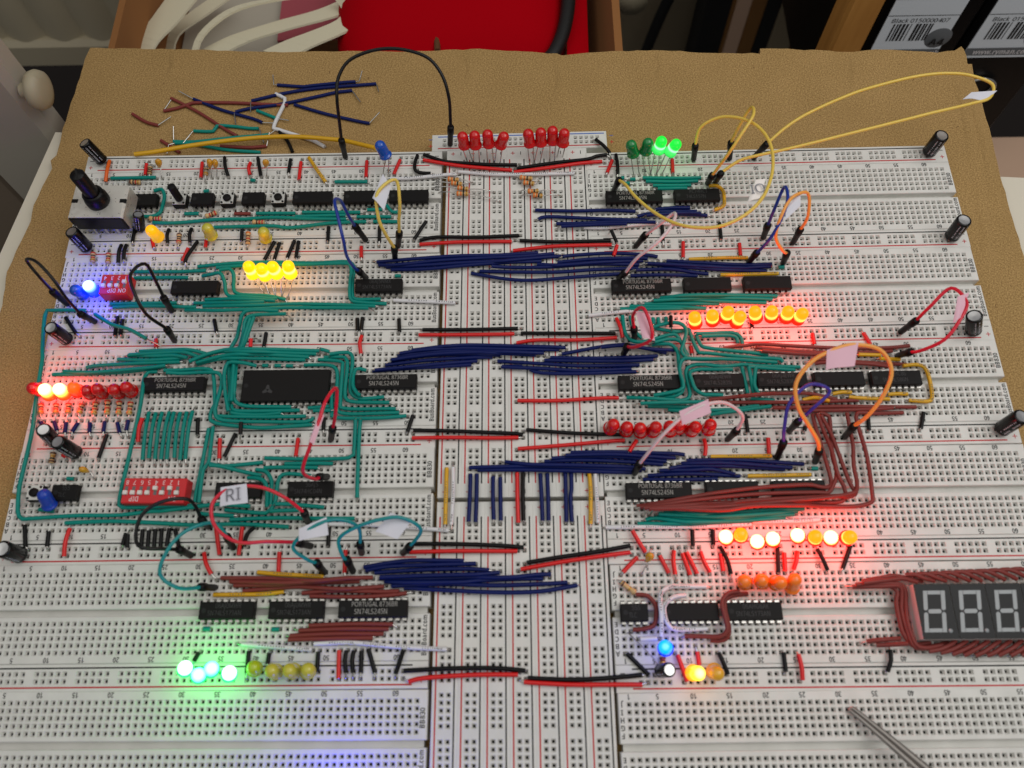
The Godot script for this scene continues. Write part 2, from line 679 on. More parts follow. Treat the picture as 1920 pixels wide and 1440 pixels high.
func resistor(label: String, a: Array, b: Array, bands: Array, feet: Array, body := "tan") -> void:
	var p := v3(a)
	var q := v3(b)
	var d := (q - p).normalized()
	var l := (q - p).length()
	var o := thing("resistor", label, "resistor", "small striped resistors")
	var pr := [[0, 0], [0.0007, 0.0001], [0.00112, 0.0005], [0.00112, l * 0.22], [0.00088, l * 0.28], [0.00088, l * 0.72], [0.00112, l * 0.78], [0.00112, l - 0.0005], [0.0007, l - 0.0001], [0, l]]
	var t := Transform3D(Basis(frame_of(d).x, d, frame_of(d).x.cross(d)), p)
	put("resistor_body", lathe_mesh(pr, 14), mats[body], o).transform = t
	var spots := [0.15, 0.4, 0.6, 0.85]
	for i in bands.size():
		var y: float = l * spots[i]
		var r := 0.00116 if i == 0 or i == 3 else 0.00092
		put("colour_band", lathe_mesh([[r, y - 0.00032], [r, y + 0.00032]], 14), mats[bands[i]], o).transform = t
	# feet: x, z, and whether the lead runs on level first
	for i in 2:
		var f: Array = feet[i]
		var e := p if i == 0 else q
		var s := -d if i == 0 else d
		var h := mm(f[0], 0.0, f[1])
		lead(o, e, Vector3((e.x + h.x) * 0.5, e.y, (e.z + h.z) * 0.5) if f[2] else e + s * 0.0008, f[0], f[1])

func electrolytic(label: String, foot: Array, top: Array, dia: float, feet: Array) -> void:
	var a := v3(foot)
	var b := v3(top)
	var d := (b - a).normalized()
	var l := (b - a).length()
	var r := dia * 0.0005
	var o := thing("capacitor", label, "capacitor", "black electrolytic capacitors")
	var x := frame_of(d).x
	var t := Transform3D(Basis(x, d, x.cross(d)), a)
	put("sleeve", lathe_mesh([[0, 0], [r * 0.85, 0], [r, 0.0004], [r, 0.0012], [r * 0.93, 0.0018], [r, 0.0024], [r, l - 0.0005], [r * 0.94, l - 0.0001], [r * 0.74, l]], 24), mats["sleeve"], o).transform = t
	put("metal_top", lathe_mesh([[r * 0.76, l - 0.00008], [r * 0.1, l - 0.0002], [0, l - 0.0002]], 24), mats["can_top"], o).transform = t
	# pale stripe and rows of print round the sleeve, facing up
	var st := start()
	st.set_smooth_group(-1)
	var face := Vector3(0.0, 1.0, 0.55).normalized()
	var u := (face - d * face.dot(d)).normalized()
	var w := d.cross(u)
	rng.seed = int(foot[0] * 10)
	for row in 3:
		var ang := -0.55 + row * 0.5
		var s := 0.16
		while s < 0.9:
			var len2 := rng.randf_range(0.02, 0.06)
			var hh := 0.11 if row == 1 else 0.07
			if rng.randf() < 0.82:
				var q := []
				for e in [[s, ang - hh], [s, ang + hh], [s + len2 * 0.45, ang + hh], [s + len2 * 0.45, ang - hh]]:
					q.append(a + d * l * e[0] + (u * cos(e[1]) + w * sin(e[1])) * (r + 0.00004))
				quad(st, q[0], q[1], q[2], q[3])
			s += len2
	put("sleeve_print", flat(st), mats["sleeve_print"], o)
	for i in 2:
		var e := a + Vector3(-0.001 if i == 0 else 0.001, 0, 0)
		lead(o, e + d * 0.0003, e - d * 0.0008, feet[i][0], feet[i][1], 0.0003)

func drop_cap(label: String, at: Array, up: Array, feet: Array, big := 1.0) -> void:
	var o := thing("ceramic_capacitor", label, "capacitor", "yellow bead capacitors")
	var a := v3(at)
	var d := (v3(up) - a).normalized()
	var x := frame_of(d).x
	var k := big * 0.001
	var l := put("bead", lathe_mesh([[0, 0], [0.35 * k, 0.1 * k], [0.7 * k, 0.8 * k], [1.35 * k, 2.2 * k], [1.55 * k, 3.3 * k], [1.35 * k, 4.3 * k], [0.8 * k, 4.9 * k], [0, 5.1 * k]], 18), mats["bead"], o)
	l.transform = Transform3D(Basis(x, d, x.cross(d) * 0.8), a)
	for i in 2:
		var e := a + Vector3(-0.0006 if i == 0 else 0.0006, 0.0001, 0)
		var h := mm(feet[i][0], 0.8, feet[i][1])
		lead(o, e, (e + h) * 0.5, feet[i][0], feet[i][1])

func push_button(label: String, x: float, z: float, turn: float, tall: float) -> void:
	var o := thing("push_button", label, "push button", "small square push buttons", mm(x, 0, z))
	o.rotation.y = turn
	put("button_base", box_mesh(Vector3(-0.003, 0.0006, -0.003), Vector3(0.003, 0.0038, 0.003), 0.0002), mats["chip"], o)
	put("metal_plate", box_mesh(Vector3(-0.0029, 0.0038, -0.0029), Vector3(0.0029, 0.0041, 0.0029), 0.0001), mats["plate"], o)
	put("plunger", lathe_mesh([[0.00175, 0.0041], [0.00175, tall * 0.001 - 0.0003], [0.0014, tall * 0.001], [0, tall * 0.001]], 20), mats["chip"], o)
	for s in [[-1, -1], [1, -1], [1, 1], [-1, 1]]:
		var r := put("rivet", lathe_mesh([[0.00052, 0.0040], [0.00045, 0.0044], [0, 0.0045]], 12), mats["chip"], o)
		r.position = Vector3(s[0] * 0.0022, 0, s[1] * 0.0022)
	for s in [[-1, -1], [1, -1], [1, 1], [-1, 1]]:
		put("leg", box_mesh(Vector3(s[0] * 0.0026 - 0.0004, -0.003, s[1] * 0.0034 - 0.0002), Vector3(s[0] * 0.0026 + 0.0004, 0.0016, s[1] * 0.0034 + 0.0002)), mats["pin"], o)

func dip_switch(label: String, x: float, z: float, turn: float, n: int, wide: float, deep: float, ups: Array) -> void:
	var o := thing("dip_switch", label, "DIP switch", "red DIP switches", mm(x, 0, z))
	o.rotation.y = turn
	var w := wide * 0.0005
	var e := deep * 0.0005
	put("switch_body", box_mesh(Vector3(-w, 0.0006, -e), Vector3(w, 0.0066, e), 0.0003), mats["dip_red"], o)
	var pitch := wide / n * 0.001 * (0.93 if n == 8 else 0.95)
	for k in n:
		var cx := (k - (n - 1) * 0.5) * pitch - (0.0009 if n == 8 else 0.0)
		put("slot", box_mesh(Vector3(cx - 0.00062, 0.0064, -0.0017), Vector3(cx + 0.00062, 0.00664, 0.0017)), mats["slot"], o)
		var cz := -0.0009 if ups[k] else 0.0009
		put("slider", box_mesh(Vector3(cx - 0.00085, 0.0064, cz - 0.0008), Vector3(cx + 0.00085, 0.0078, cz + 0.0008), 0.00018), mats["slider"], o)
	var st := start()
	for k in n:
		var cx := (k - (n - 1) * 0.5) * pitch - (0.0009 if n == 8 else 0.0)
		lay(st, str(n - k), 0.0023, Vector3(cx, 0.00664, -e + 0.0018), Vector3.LEFT, Vector3.BACK, 0.9, false)
	lay(st, "ON", 0.0026, Vector3(w * 0.62, 0.00664, e - 0.0017), Vector3.LEFT, Vector3.BACK, 0.9, false)
	lay(st, "DIP", 0.0026, Vector3(-w * 0.6 if n == 8 else -w * 0.1, 0.00664, e - 0.0017), Vector3.LEFT, Vector3.BACK, 0.9, false)
	put("printed_lettering", st.commit(), mats["white_ink"], o)

# one digit of the display, corner at its far left, in metres
func digit(label: String, x: float, z: float, turn: float, wide: float, deep: float, tall: float) -> void:
	var o := thing("digit_display", label, "digit display", "seven segment digits side by side", mm(x, 0, z))
	o.rotation.y = turn
	var k := 0.001
	put("display_body", box_mesh(Vector3(0.02, 0.6, 0) * k, Vector3(wide - 0.02, tall - 0.25, deep) * k, 0.0002), mats["display_side"], o)
	put("display_face", box_mesh(Vector3(0.05, tall - 0.25, 0.05) * k, Vector3(wide - 0.05, tall, deep - 0.05) * k, 0.00012), mats["display_face"], o)
	# segments: slanted by 9 degrees
	var cx := wide * 0.46
	var cz := deep * 0.5
	var hw := 3.15
	var hh := 6.5
	var tk := 0.72
	var skew := 0.15
	var segs := [[-1, -2, 0], [0, -2, 1], [1, -2, 0], [-1, 0, 0], [0, 0, 1], [1, 0, 0], [0, 2, 1]]
	for s in segs:
		var c: PackedVector2Array
		if s[2] == 1:
			var zz: float = s[1] * 0.5 * hh
			c = PackedVector2Array([Vector2(-hw + tk * 0.95, zz), Vector2(-hw + tk * 1.75, zz - tk), Vector2(hw - tk * 1.75, zz - tk), Vector2(hw - tk * 0.95, zz), Vector2(hw - tk * 1.75, zz + tk), Vector2(-hw + tk * 1.75, zz + tk)])
			if s[1] != 0:
				c = PackedVector2Array([Vector2(-hw + tk * 1.2, zz - tk * 0.9), Vector2(hw - tk * 1.2, zz - tk * 0.9), Vector2(hw - tk * 1.2, zz + tk * 0.9), Vector2(-hw + tk * 1.2, zz + tk * 0.9)])
		else:
			var xx: float = s[0] * hw
			var za: float = -hh - tk * 0.9 if s[1] < 0 else 0.25
			var zb: float = -0.25 if s[1] < 0 else hh + tk * 0.9
			c = PackedVector2Array([Vector2(xx - tk, za + (0.0 if s[1] < 0 else 0.5)), Vector2(xx, za), Vector2(xx + tk, za + (0.0 if s[1] < 0 else 0.5)), Vector2(xx + tk, zb - (0.5 if s[1] < 0 else 0.0)), Vector2(xx, zb), Vector2(xx - tk, zb - (0.5 if s[1] < 0 else 0.0))])
		var top := PackedVector3Array()
		for p in c:
			top.append(Vector3((cx + p.x - skew * p.y) * k, tall * k + 0.00006, (cz + p.y) * k))
		top.reverse()
		put("segment", plate(top, 0.0002), mats["segment"], o)
	var dot := put("decimal_point", lathe_mesh([[0.00075, 0.0], [0.00075, 0.00012], [0, 0.00012]], 16), mats["segment"], o)
	dot.position = Vector3((cx + hw + 1.9 - 0.9) * k, tall * k - 0.00004, (cz + hh + 0.2) * k)

# wall-like panel: four corners, thickness away from its face
func panel(called: String, label: String, category: String, corners: Array, t: float, m: String) -> MeshInstance3D:
	var o := put(called, plate(path(corners), t * 0.001), mats[m])
	if category == "structure":
		o.set_meta("kind", "structure")
		o.set_meta("label", label)
	else:
		tag(o, label, category)
	return o

func ribbon(st: SurfaceTool, p: PackedVector3Array, widths: Array, across: Vector3, t := 0.0012) -> void:
	var s := smooth(p, 0.006)
	var n := s.size()
	for i in n - 1:
		var q := []
		for e in [i, i + 1]:
			var f := float(e) / (n - 1) * (widths.size() - 1)
			var w: float = lerpf(widths[int(f)], widths[mini(int(f) + 1, widths.size() - 1)], f - int(f)) * 0.0005
			q.append(s[e] - across * w)
			q.append(s[e] + across * w)
		var up: Vector3 = (q[1] - q[0]).cross(q[2] - q[0]).normalized() * t
		if up.y < 0:
			up = -up
		quad(st, q[0] + up, q[2] + up, q[3] + up, q[1] + up)
		quad(st, q[0], q[1], q[3], q[2])
		quad(st, q[0], q[2], q[2] + up, q[0] + up)
		quad(st, q[3], q[1], q[1] + up, q[3] + up)

func setup_materials() -> void:
	var b := mat("board", Color(1.0, 1.0, 1.0), 0.42, 0.0, 0.5)
	b.albedo_texture = noise_tex(512, 0.008, Color(0.825, 0.822, 0.80), Color(0.87, 0.865, 0.845), 31, 5)
	b.roughness_texture = noise_tex(256, 0.02, Color(0.38, 0.38, 0.38), Color(0.62, 0.62, 0.62), 5)
	b.roughness = 1.0
	b.uv1_triplanar = true
	b.uv1_scale = Vector3(18, 18, 18)
	mat("hole", Color(0.035, 0.033, 0.03), 0.8)
	mat("ink", Color(0.06, 0.06, 0.065), 0.6)
	mat("red_ink", Color(0.74, 0.03, 0.07), 0.5)
	mat("blue_ink", Color(0.16, 0.36, 0.70), 0.5)
	mat("wire_ink", Color(0.30, 0.29, 0.30), 0.6)
	mat("white_ink", Color(0.9, 0.88, 0.88), 0.6)
	mat("pencil", Color(0.47, 0.47, 0.50), 0.7)
	mat("teal", Color(0.0, 0.52, 0.475), 0.4, 0.0, 0.35)
	mat("navy", Color(0.03, 0.095, 0.34), 0.4, 0.0, 0.32)
	mat("red", Color(0.84, 0.06, 0.06), 0.34)
	mat("black", Color(0.05, 0.048, 0.05), 0.4, 0.0, 0.32)
	mat("white", Color(0.86, 0.86, 0.87), 0.36)
	mat("yellow", Color(0.84, 0.64, 0.05), 0.36)
	mat("brown", Color(0.49, 0.215, 0.195), 0.42, 0.0, 0.35)
	mat("orange", Color(0.90, 0.38, 0.07), 0.36)
	mat("cable_black", Color(0.045, 0.045, 0.048), 0.3, 0.0, 0.4)
	mat("cable_blue", Color(0.06, 0.20, 0.58), 0.28)
	mat("cable_pale_yellow", Color(0.88, 0.79, 0.36), 0.3)
	mat("cable_yellow", Color(0.90, 0.77, 0.33), 0.3)
	mat("cable_orange", Color(0.95, 0.64, 0.29), 0.3)
	mat("cable_red", Color(0.83, 0.08, 0.20), 0.28)
	mat("cable_white", Color(0.86, 0.78, 0.79), 0.3)
	mat("cable_teal", Color(0.03, 0.53, 0.53), 0.28)
	mat("cable_violet", Color(0.22, 0.20, 0.62), 0.28)
	mat("plug", Color(0.045, 0.043, 0.043), 0.45, 0.0, 0.3)
	mat("tin", Color(0.80, 0.79, 0.77), 0.22, 1.0)
	mat("pin", Color(0.78, 0.77, 0.75), 0.3, 1.0)
	mat("paper", Color(0.86, 0.86, 0.90), 0.75).backlight_enabled = true
	mats["paper"].backlight = Color(0.25, 0.25, 0.26)
	mat("paper_pink", Color(0.90, 0.72, 0.78), 0.7).backlight_enabled = true
	mats["paper_pink"].backlight = Color(0.28, 0.2, 0.22)
	mat("paper_clear", Color(0.95, 0.92, 0.90), 0.6)
	mat("chip", Color(0.075, 0.07, 0.07), 0.55, 0.0, 0.3)
	mat("chip_dull", Color(0.05, 0.05, 0.055), 0.7)
	mat("chip_print", Color(0.60, 0.59, 0.57), 0.6)
	mat("chip_faint", Color(0.19, 0.19, 0.195), 0.6)
	mat("tan", Color(0.80, 0.66, 0.45), 0.4)
	mat("pinkish", Color(0.62, 0.30, 0.30), 0.4)
	mat("brown_band", Color(0.33, 0.15, 0.08), 0.4)
	mat("black_band", Color(0.06, 0.05, 0.05), 0.4)
	mat("red_band", Color(0.72, 0.12, 0.10), 0.4)
	mat("orange_band", Color(0.86, 0.42, 0.10), 0.4)
	mat("gray_band", Color(0.55, 0.54, 0.50), 0.4)
	mat("gold_band", Color(0.74, 0.55, 0.22), 0.3, 0.6)
	mat("sleeve", Color(0.035, 0.035, 0.038), 0.22, 0.0, 0.4)
	mat("sleeve_print", Color(0.80, 0.81, 0.85), 0.4)
	mat("can_top", Color(0.86, 0.86, 0.86), 0.3, 1.0)
	mat("bead", Color(0.80, 0.58, 0.10), 0.25, 0.0, 0.5, 0.4)
	mat("plate", Color(0.82, 0.82, 0.80), 0.35, 0.7)
	mat("dip_red", Color(0.80, 0.09, 0.12), 0.4)
	mat("slot", Color(0.42, 0.40, 0.40), 0.6)
	mat("slider", Color(0.88, 0.86, 0.84), 0.4)
	mat("display_side", Color(0.82, 0.80, 0.78), 0.4)
	mat("display_face", Color(0.085, 0.09, 0.095), 0.3, 0.0, 0.3)
	mat("segment", Color(0.60, 0.62, 0.63), 0.4)
	mat("led_red", Color(0.80, 0.045, 0.05), 0.14, 0.0, 0.5, 0.5)
	mat("led_green", Color(0.06, 0.50, 0.24), 0.14, 0.0, 0.5, 0.5)
	mat("led_blue", Color(0.07, 0.32, 0.72), 0.12, 0.0, 0.5, 0.5)
	mat("led_blue_dull", Color(0.10, 0.25, 0.68), 0.3)
	mat("led_amber", Color(0.90, 0.68, 0.10), 0.16, 0.0, 0.5, 0.5)
	mat("led_amber_dull", Color(0.90, 0.68, 0.16), 0.16, 0.0, 0.5, 0.5)
	mat("led_yellow", Color(0.77, 0.75, 0.24), 0.16, 0.0, 0.5, 0.5)
	mat("led_yellow_green", Color(0.68, 0.78, 0.10), 0.16, 0.0, 0.5, 0.5)
	mat("led_orange", Color(1.0, 0.50, 0.12), 0.16, 0.0, 0.5, 0.5)
	for s in ["led_red", "led_green", "led_blue", "led_amber", "led_yellow", "led_yellow_green", "led_orange", "led_amber_dull"]:
		mats[s].clearcoat_roughness = 0.03
	# lit lenses: brightest where the chip inside shines out through the tip
	lit("lit_red", Color(0.75, 0.05, 0.03), [[0.0, Color(3.5, 0.01, 0.002)], [0.25, Color(4.0, 0.03, 0.005)], [0.45, Color(4.0, 1.5, 0.2)], [0.62, Color(2.6, 0.46, 0.01)], [1.0, Color(2.2, 0.50, 0.005)]])
	lit("lit_red_white", Color(0.8, 0.2, 0.1), [[0.0, Color(4.5, 0.01, 0.002)], [0.3, Color(4.5, 0.05, 0.005)], [0.6, Color(3.0, 1.0, 0.05)], [0.8, Color(3.2, 1.9, 0.9)], [1.0, Color(3.4, 2.6, 2.0)]])
	lit("lit_red_hot", Color(0.8, 0.2, 0.1), [[0.0, Color(4.5, 0.02, 0.005)], [0.25, Color(4.5, 0.15, 0.01)], [0.6, Color(3.8, 1.5, 0.2)], [1.0, Color(4.0, 3.0, 1.6)]])
	lit("lit_red_dim", Color(0.75, 0.05, 0.03), [[0.0, Color(0.5, 0.01, 0.005)], [0.5, Color(1.0, 0.04, 0.005)], [1.0, Color(1.2, 0.16, 0.01)]])
	lit("lit_green_dim", Color(0.05, 0.6, 0.2), [[0.0, Color(0.02, 0.5, 0.06)], [0.3, Color(0.1, 1.1, 0.2)], [0.42, Color(0.7, 1.6, 0.9)], [0.55, Color(0.02, 0.85, 0.06)], [1.0, Color(0.01, 0.75, 0.04)]])
	lit("lit_green_cyan", Color(0.1, 0.7, 0.4), [[0.0, Color(0.0, 2.2, 0.2)], [0.5, Color(0.02, 1.6, 0.5)], [0.8, Color(0.3, 2.0, 1.5)], [1.0, Color(1.3, 2.2, 1.9)]])
	lit("lit_green_white", Color(0.2, 0.8, 0.5), [[0.0, Color(0.0, 2.4, 0.2)], [0.5, Color(0.05, 2.2, 0.4)], [0.75, Color(1.2, 2.4, 1.5)], [1.0, Color(2.2, 2.8, 2.4)]])
	lit("lit_blue_hot", Color(0.1, 0.2, 0.8), [[0.0, Color(0.0, 0.02, 5.0)], [0.5, Color(0.02, 0.1, 5.0)], [0.75, Color(0.4, 1.0, 3.0)], [1.0, Color(2.2, 2.6, 3.2)]])
	lit("lit_blue_cyan", Color(0.05, 0.3, 0.8), [[0.0, Color(0.0, 0.02, 0.9)], [0.6, Color(0.0, 0.08, 1.3)], [0.75, Color(0.0, 0.42, 1.4)], [0.93, Color(0.0, 0.62, 1.5)], [1.0, Color(0.25, 1.0, 1.6)]])
	lit("lit_amber", Color(0.9, 0.6, 0.05), [[0.0, Color(1.5, 0.8, 0.0)], [0.3, Color(1.6, 0.9, 0.02)], [0.45, Color(2.0, 1.5, 0.5)], [0.6, Color(1.1, 0.66, 0.0)], [1.0, Color(1.1, 0.72, 0.0)]])
	lit("lit_amber_dim", Color(0.9, 0.6, 0.08), [[0.0, Color(0.32, 0.2, 0.01)], [0.4, Color(0.5, 0.3, 0.01)], [0.7, Color(0.75, 0.36, 0.0)], [1.0, Color(0.85, 0.4, 0.0)]])
	lit("lit_amber_hot", Color(0.9, 0.6, 0.05), [[0.0, Color(0.8, 0.3, 0.0)], [0.5, Color(1.6, 0.8, 0.0)], [0.85, Color(2.0, 1.4, 0.05)], [1.0, Color(2.4, 2.0, 0.8)]])
	# cardboard: brown kraft with fine fibres and faint flutes
	var cb := mat("cardboard", Color.WHITE, 0.9, 0.0, 0.2)
	cb.albedo_texture = noise_tex(512, 0.012, Color(0.77, 0.635, 0.425), Color(0.81, 0.67, 0.455), 3, 5)
	cb.uv1_triplanar = true
	cb.uv1_scale = Vector3(5, 5, 5)
	cb.detail_enabled = true
	cb.detail_blend_mode = BaseMaterial3D.BLEND_MODE_MUL
	cb.detail_uv_layer = BaseMaterial3D.DETAIL_UV_2
	cb.uv2_triplanar = true
	cb.uv2_scale = Vector3(16, 16, 16)
	cb.detail_albedo = noise_tex(512, 0.13, Color(0.62, 0.60, 0.56), Color(1.0, 1.0, 1.0), 11, 4)
	cb.heightmap_enabled = false
	mat("cardboard_edge", Color(0.42, 0.31, 0.18), 0.95)
	mat("cardboard_box", Color(0.56, 0.37, 0.19), 0.9)
	mat("table", Color(0.84, 0.81, 0.74), 0.45)
	mat("can", Color(0.86, 0.85, 0.82), 0.32, 0.55)
	var n := noise_tex(256, 0.03, Color(0.22, 0.22, 0.22), Color(0.5, 0.5, 0.5), 8)
	mats["can"].roughness = 1.0
	mats["can"].roughness_texture = n
	mats["can"].uv1_triplanar = true
	mats["can"].uv1_scale = Vector3(40, 90, 40)
	mat("pot_black", Color(0.05, 0.05, 0.055), 0.36, 0.0, 0.35)
	mat("steel", Color(0.62, 0.60, 0.58), 0.3, 1.0)
	mat("radiator", Color(0.72, 0.68, 0.58), 0.6)
	mat("floor", Color(0.13, 0.10, 0.085), 0.9)
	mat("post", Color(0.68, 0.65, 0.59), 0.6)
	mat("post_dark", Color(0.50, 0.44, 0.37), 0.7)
	mat("knob", Color(0.66, 0.62, 0.52), 0.5)
	mat("strap", Color(0.86, 0.83, 0.72), 0.85)
	mat("pink_sheet", Color(0.62, 0.27, 0.31), 0.7)
	mat("red_cloth", Color(0.66, 0.0, 0.06), 0.85, 0.0, 0.15)
	mat("zip", Color(0.02, 0.018, 0.018), 0.6)
	mat("twine", Color(0.36, 0.22, 0.10), 0.9)
	var pv := mat("plastic_bag", Color(0.86, 0.78, 0.80, 0.42), 0.35)
	pv.transparency = BaseMaterial3D.TRANSPARENCY_ALPHA
	mat("wall_olive", Color(0.52, 0.47, 0.38), 0.9)
	mat("black_cloth", Color(0.02, 0.018, 0.016), 0.8)
	mat("shelf_dark", Color(0.42, 0.28, 0.12), 0.7)
	mat("shelf_pink", Color(0.78, 0.65, 0.55), 0.7)
	mat("shelf_brown", Color(0.48, 0.33, 0.15), 0.7)
	mat("binder", Color(0.03, 0.03, 0.034), 0.4, 0.0, 0.3)
	mat("binder_label", Color(0.93, 0.95, 0.97), 0.6)
	mat("label_grey", Color(0.42, 0.43, 0.44), 0.6)
	var wd := mat("wood", Color.WHITE, 0.55)
	wd.albedo_texture = noise_tex(256, 0.02, Color(0.74, 0.50, 0.22), Color(0.84, 0.60, 0.30), 21, 4)
	wd.uv1_triplanar = true
	wd.uv1_scale = Vector3(20, 2, 20)

func lit(key: String, base: Color, stops: Array) -> void:
	var im := Image.create(4, 64, false, Image.FORMAT_RGBF)
	var top := 0.0
	for s in stops:
		top = maxf(top, maxf(s[1].r, maxf(s[1].g, s[1].b)))
	for y in 64:
		var v := (y + 0.5) / 64.0
		var c: Color = stops[stops.size() - 1][1]
		for i in stops.size() - 1:
			if v >= stops[i][0] and v <= stops[i + 1][0]:
				c = stops[i][1].lerp(stops[i + 1][1], (v - stops[i][0]) / (stops[i + 1][0] - stops[i][0]))
				break
		for x in 4:
			im.set_pixel(x, y, Color(c.r / top, c.g / top, c.b / top))
	var m := mat(key, base, 0.2)
	m.emission_enabled = true
	m.emission_operator = BaseMaterial3D.EMISSION_OP_MULTIPLY
	m.emission = Color.WHITE
	m.emission_energy_multiplier = top
	m.emission_texture = ImageTexture.create_from_image(im)
	m.texture_repeat = false

func potentiometer() -> void:
	var o := thing("potentiometer", "square metal potentiometer with a black slotted shaft at the left end", "potentiometer", "", mm(14.0, 0, 21.2))
	o.rotation.y = -0.012
	put("black_base", box_mesh(Vector3(-0.0118, 0.004, -0.0085), Vector3(0.0112, 0.0128, 0.0086), 0.0006), mats["pot_black"], o)
	var st := start()
	st.set_smooth_group(-1)
	# sheet bent over the top and down both sides
	var prof := [[-0.0122, 0.0058], [-0.0122, 0.0125], [-0.0116, 0.0133], [0.0108, 0.0133], [0.0117, 0.0125], [0.0117, 0.0040]]
	for i in prof.size() - 1:
		var a: Array = prof[i]
		var b: Array = prof[i + 1]
		quad(st, Vector3(a[0], a[1], 0.0083), Vector3(a[0], a[1], -0.0083), Vector3(b[0], b[1], -0.0083), Vector3(b[0], b[1], 0.0083))
		quad(st, Vector3(a[0], a[1] - 0.0004, 0.0083), Vector3(a[0], a[1], 0.0083), Vector3(b[0], b[1], 0.0083), Vector3(b[0], b[1] - 0.0004, 0.0083))
	put("metal_can", flat(st), mats["can"], o)
	for s in [-1.0, 1.0]:
		put("slot_tab", box_mesh(Vector3(s * 0.0105 - 0.0014, 0.0126, -0.0012), Vector3(s * 0.0105 + 0.0014, 0.01338, 0.0008), 0.0001), mats["pot_black"], o)
	var sh := put("shaft_collar", lathe_mesh([[0.0050, 0.0133], [0.0050, 0.0162], [0.0045, 0.0168], [0.0045, 0.0190], [0.0034, 0.0195]], 28), mats["pot_black"], o)
	var shaft := put("shaft", lathe_mesh([[0.0031, 0.0185], [0.0031, 0.0318], [0.0027, 0.0323], [0, 0.0323]], 26), mats["pot_black"], sh)
	var slit := put("screw_slot", box_mesh(Vector3(-0.0004, 0.0290, -0.0032), Vector3(0.0004, 0.03236, 0.0032)), mats["hole"], sh)
	slit.rotation.y = 0.35
	for s in [-1, 0, 1]:
		put("leg", box_mesh(Vector3(s * 0.005 - 0.0006, -0.003, 0.0078), Vector3(s * 0.005 + 0.0006, 0.0045, 0.0083)), mats["pin"], o)

func thin_lead() -> void:
	var o := put("bare_lead", tube_mesh(smooth(path([234.0, 0.3, 202.0, 235.0, 2.4, 203.2, 242.0, 4.6, 211.0, 243.5, 4.0, 213.6])), 0.00024, 6), mats["steel"])
	tag(o, "thin grey bare lead slanting to the stubby capacitor", "wire lead")

func tweezers(a: Array) -> void:
	var o := thing("tweezers", "steel tweezers reaching in from the bottom right", "tweezers", "")
	var p := path(a)
	for s in [-1.0, 1.0]:
		var q := PackedVector3Array()
		for i in p.size():
			var f := float(i) / (p.size() - 1)
			q.append(p[i] + Vector3(0.7, 0, -0.7) * s * (0.00035 + 0.0010 * f))
		put("prong", tube_mesh(smooth(q, 0.004), 0.0006, 10, 2.6), mats["steel"], o)

func cardboard(a: Array) -> void:
	var pts := PackedVector2Array()
	for i in range(0, a.size(), 2):
		pts.append(Vector2(a[i], a[i + 1]))
	var o := thing("cardboard_sheet", "brown corrugated cardboard sheet with torn edges under all the boards", "cardboard")
	var st := start()
	st.set_smooth_group(-1)
	var ix := Geometry2D.triangulate_polygon(pts)
	for i in range(0, ix.size(), 3):
		var q := []
		for k in 3:
			q.append(mm(pts[ix[i + k]].x, -8.5, pts[ix[i + k]].y))
		if (q[1] - q[0]).cross(q[2] - q[0]).y > 0:
			tri(st, q[0], q[2], q[1])
		else:
			tri(st, q[0], q[1], q[2])
	put("top_liner", flat(st), mats["cardboard"], o)
	# torn edge: liner, fluting and lower liner set back unevenly
	var ed := start()
	ed.set_smooth_group(-1)
	rng.seed = 77
	var n := pts.size()
	var inner := []
	for i in n:
		inner.append(rng.randf_range(0.0, 0.9))
	for i in n:
		var j := (i + 1) % n
		var c := Vector2(196, 100)
		var p := [pts[i], pts[i] + (c - pts[i]).normalized() * inner[i], pts[i] + (pts[i] - c).normalized() * (0.8 - inner[i])]
		var q := [pts[j], pts[j] + (c - pts[j]).normalized() * inner[j], pts[j] + (pts[j] - c).normalized() * (0.8 - inner[j])]
		var hs := [-8.5, -10.2, -11.9]
		for k in 2:
			quad(ed, mm(p[k].x, hs[k], p[k].y), mm(q[k].x, hs[k], q[k].y), mm(q[k + 1].x, hs[k + 1], q[k + 1].y), mm(p[k + 1].x, hs[k + 1], p[k + 1].y))
	put("torn_edge", flat(ed), mats["cardboard_edge"], o)
	# folds pressed into the sheet
	for f in CREASES:
		var p := path(f)
		var st2 := start()
		var across := (p[1] - p[0]).cross(Vector3.UP).normalized()
		var n2 := 24
		for i in n2:
			for k in 6:
				var q := []
				for e in [[i, k], [i + 1, k], [i + 1, k + 1], [i, k + 1]]:
					var u := float(e[0]) / n2
					var w := float(e[1]) / 6.0
					var hgt := sin(PI * w) * sin(PI * u) * 0.0007 + 0.00002
					q.append(p[0].lerp(p[1], u) + across * ((w - 0.5) * 0.0055 + 0.0006 * sin(u * 9.0)) + Vector3.UP * hgt)
				quad(st2, q[0], q[3], q[2], q[1])
		st2.set_smooth_group(0)
		st2.index()
		st2.generate_normals()
		put("crease", st2.commit(), mats["cardboard"], o)
	# flecks and dents of the paper
	var fl := start()
	fl.set_smooth_group(-1)
	for k in 46:
		var x := rng.randf_range(-15, 415)
		var z := rng.randf_range(-70, -20)
		if k > 30:
			x = rng.randf_range(400, 418)
			z = rng.randf_range(-60, 120)
		var s := rng.randf_range(0.15, 0.5)
		var d := rng.randf_range(0, TAU)
		var u := Vector3(cos(d), 0, sin(d)) * s * 0.001 * 1.8
		var w := Vector3(-sin(d), 0, cos(d)) * s * 0.0004
		var c := mm(x, -8.46, z)
		if Geometry2D.is_point_in_polygon(Vector2(x, z), pts):
			quad(fl, c - u - w, c + u - w, c + u + w, c - u + w)
	put("paper_flecks", flat(fl), mats["cardboard_edge"], o).set_meta("kind", "stuff")

func bag_of_straps() -> void:
	pass

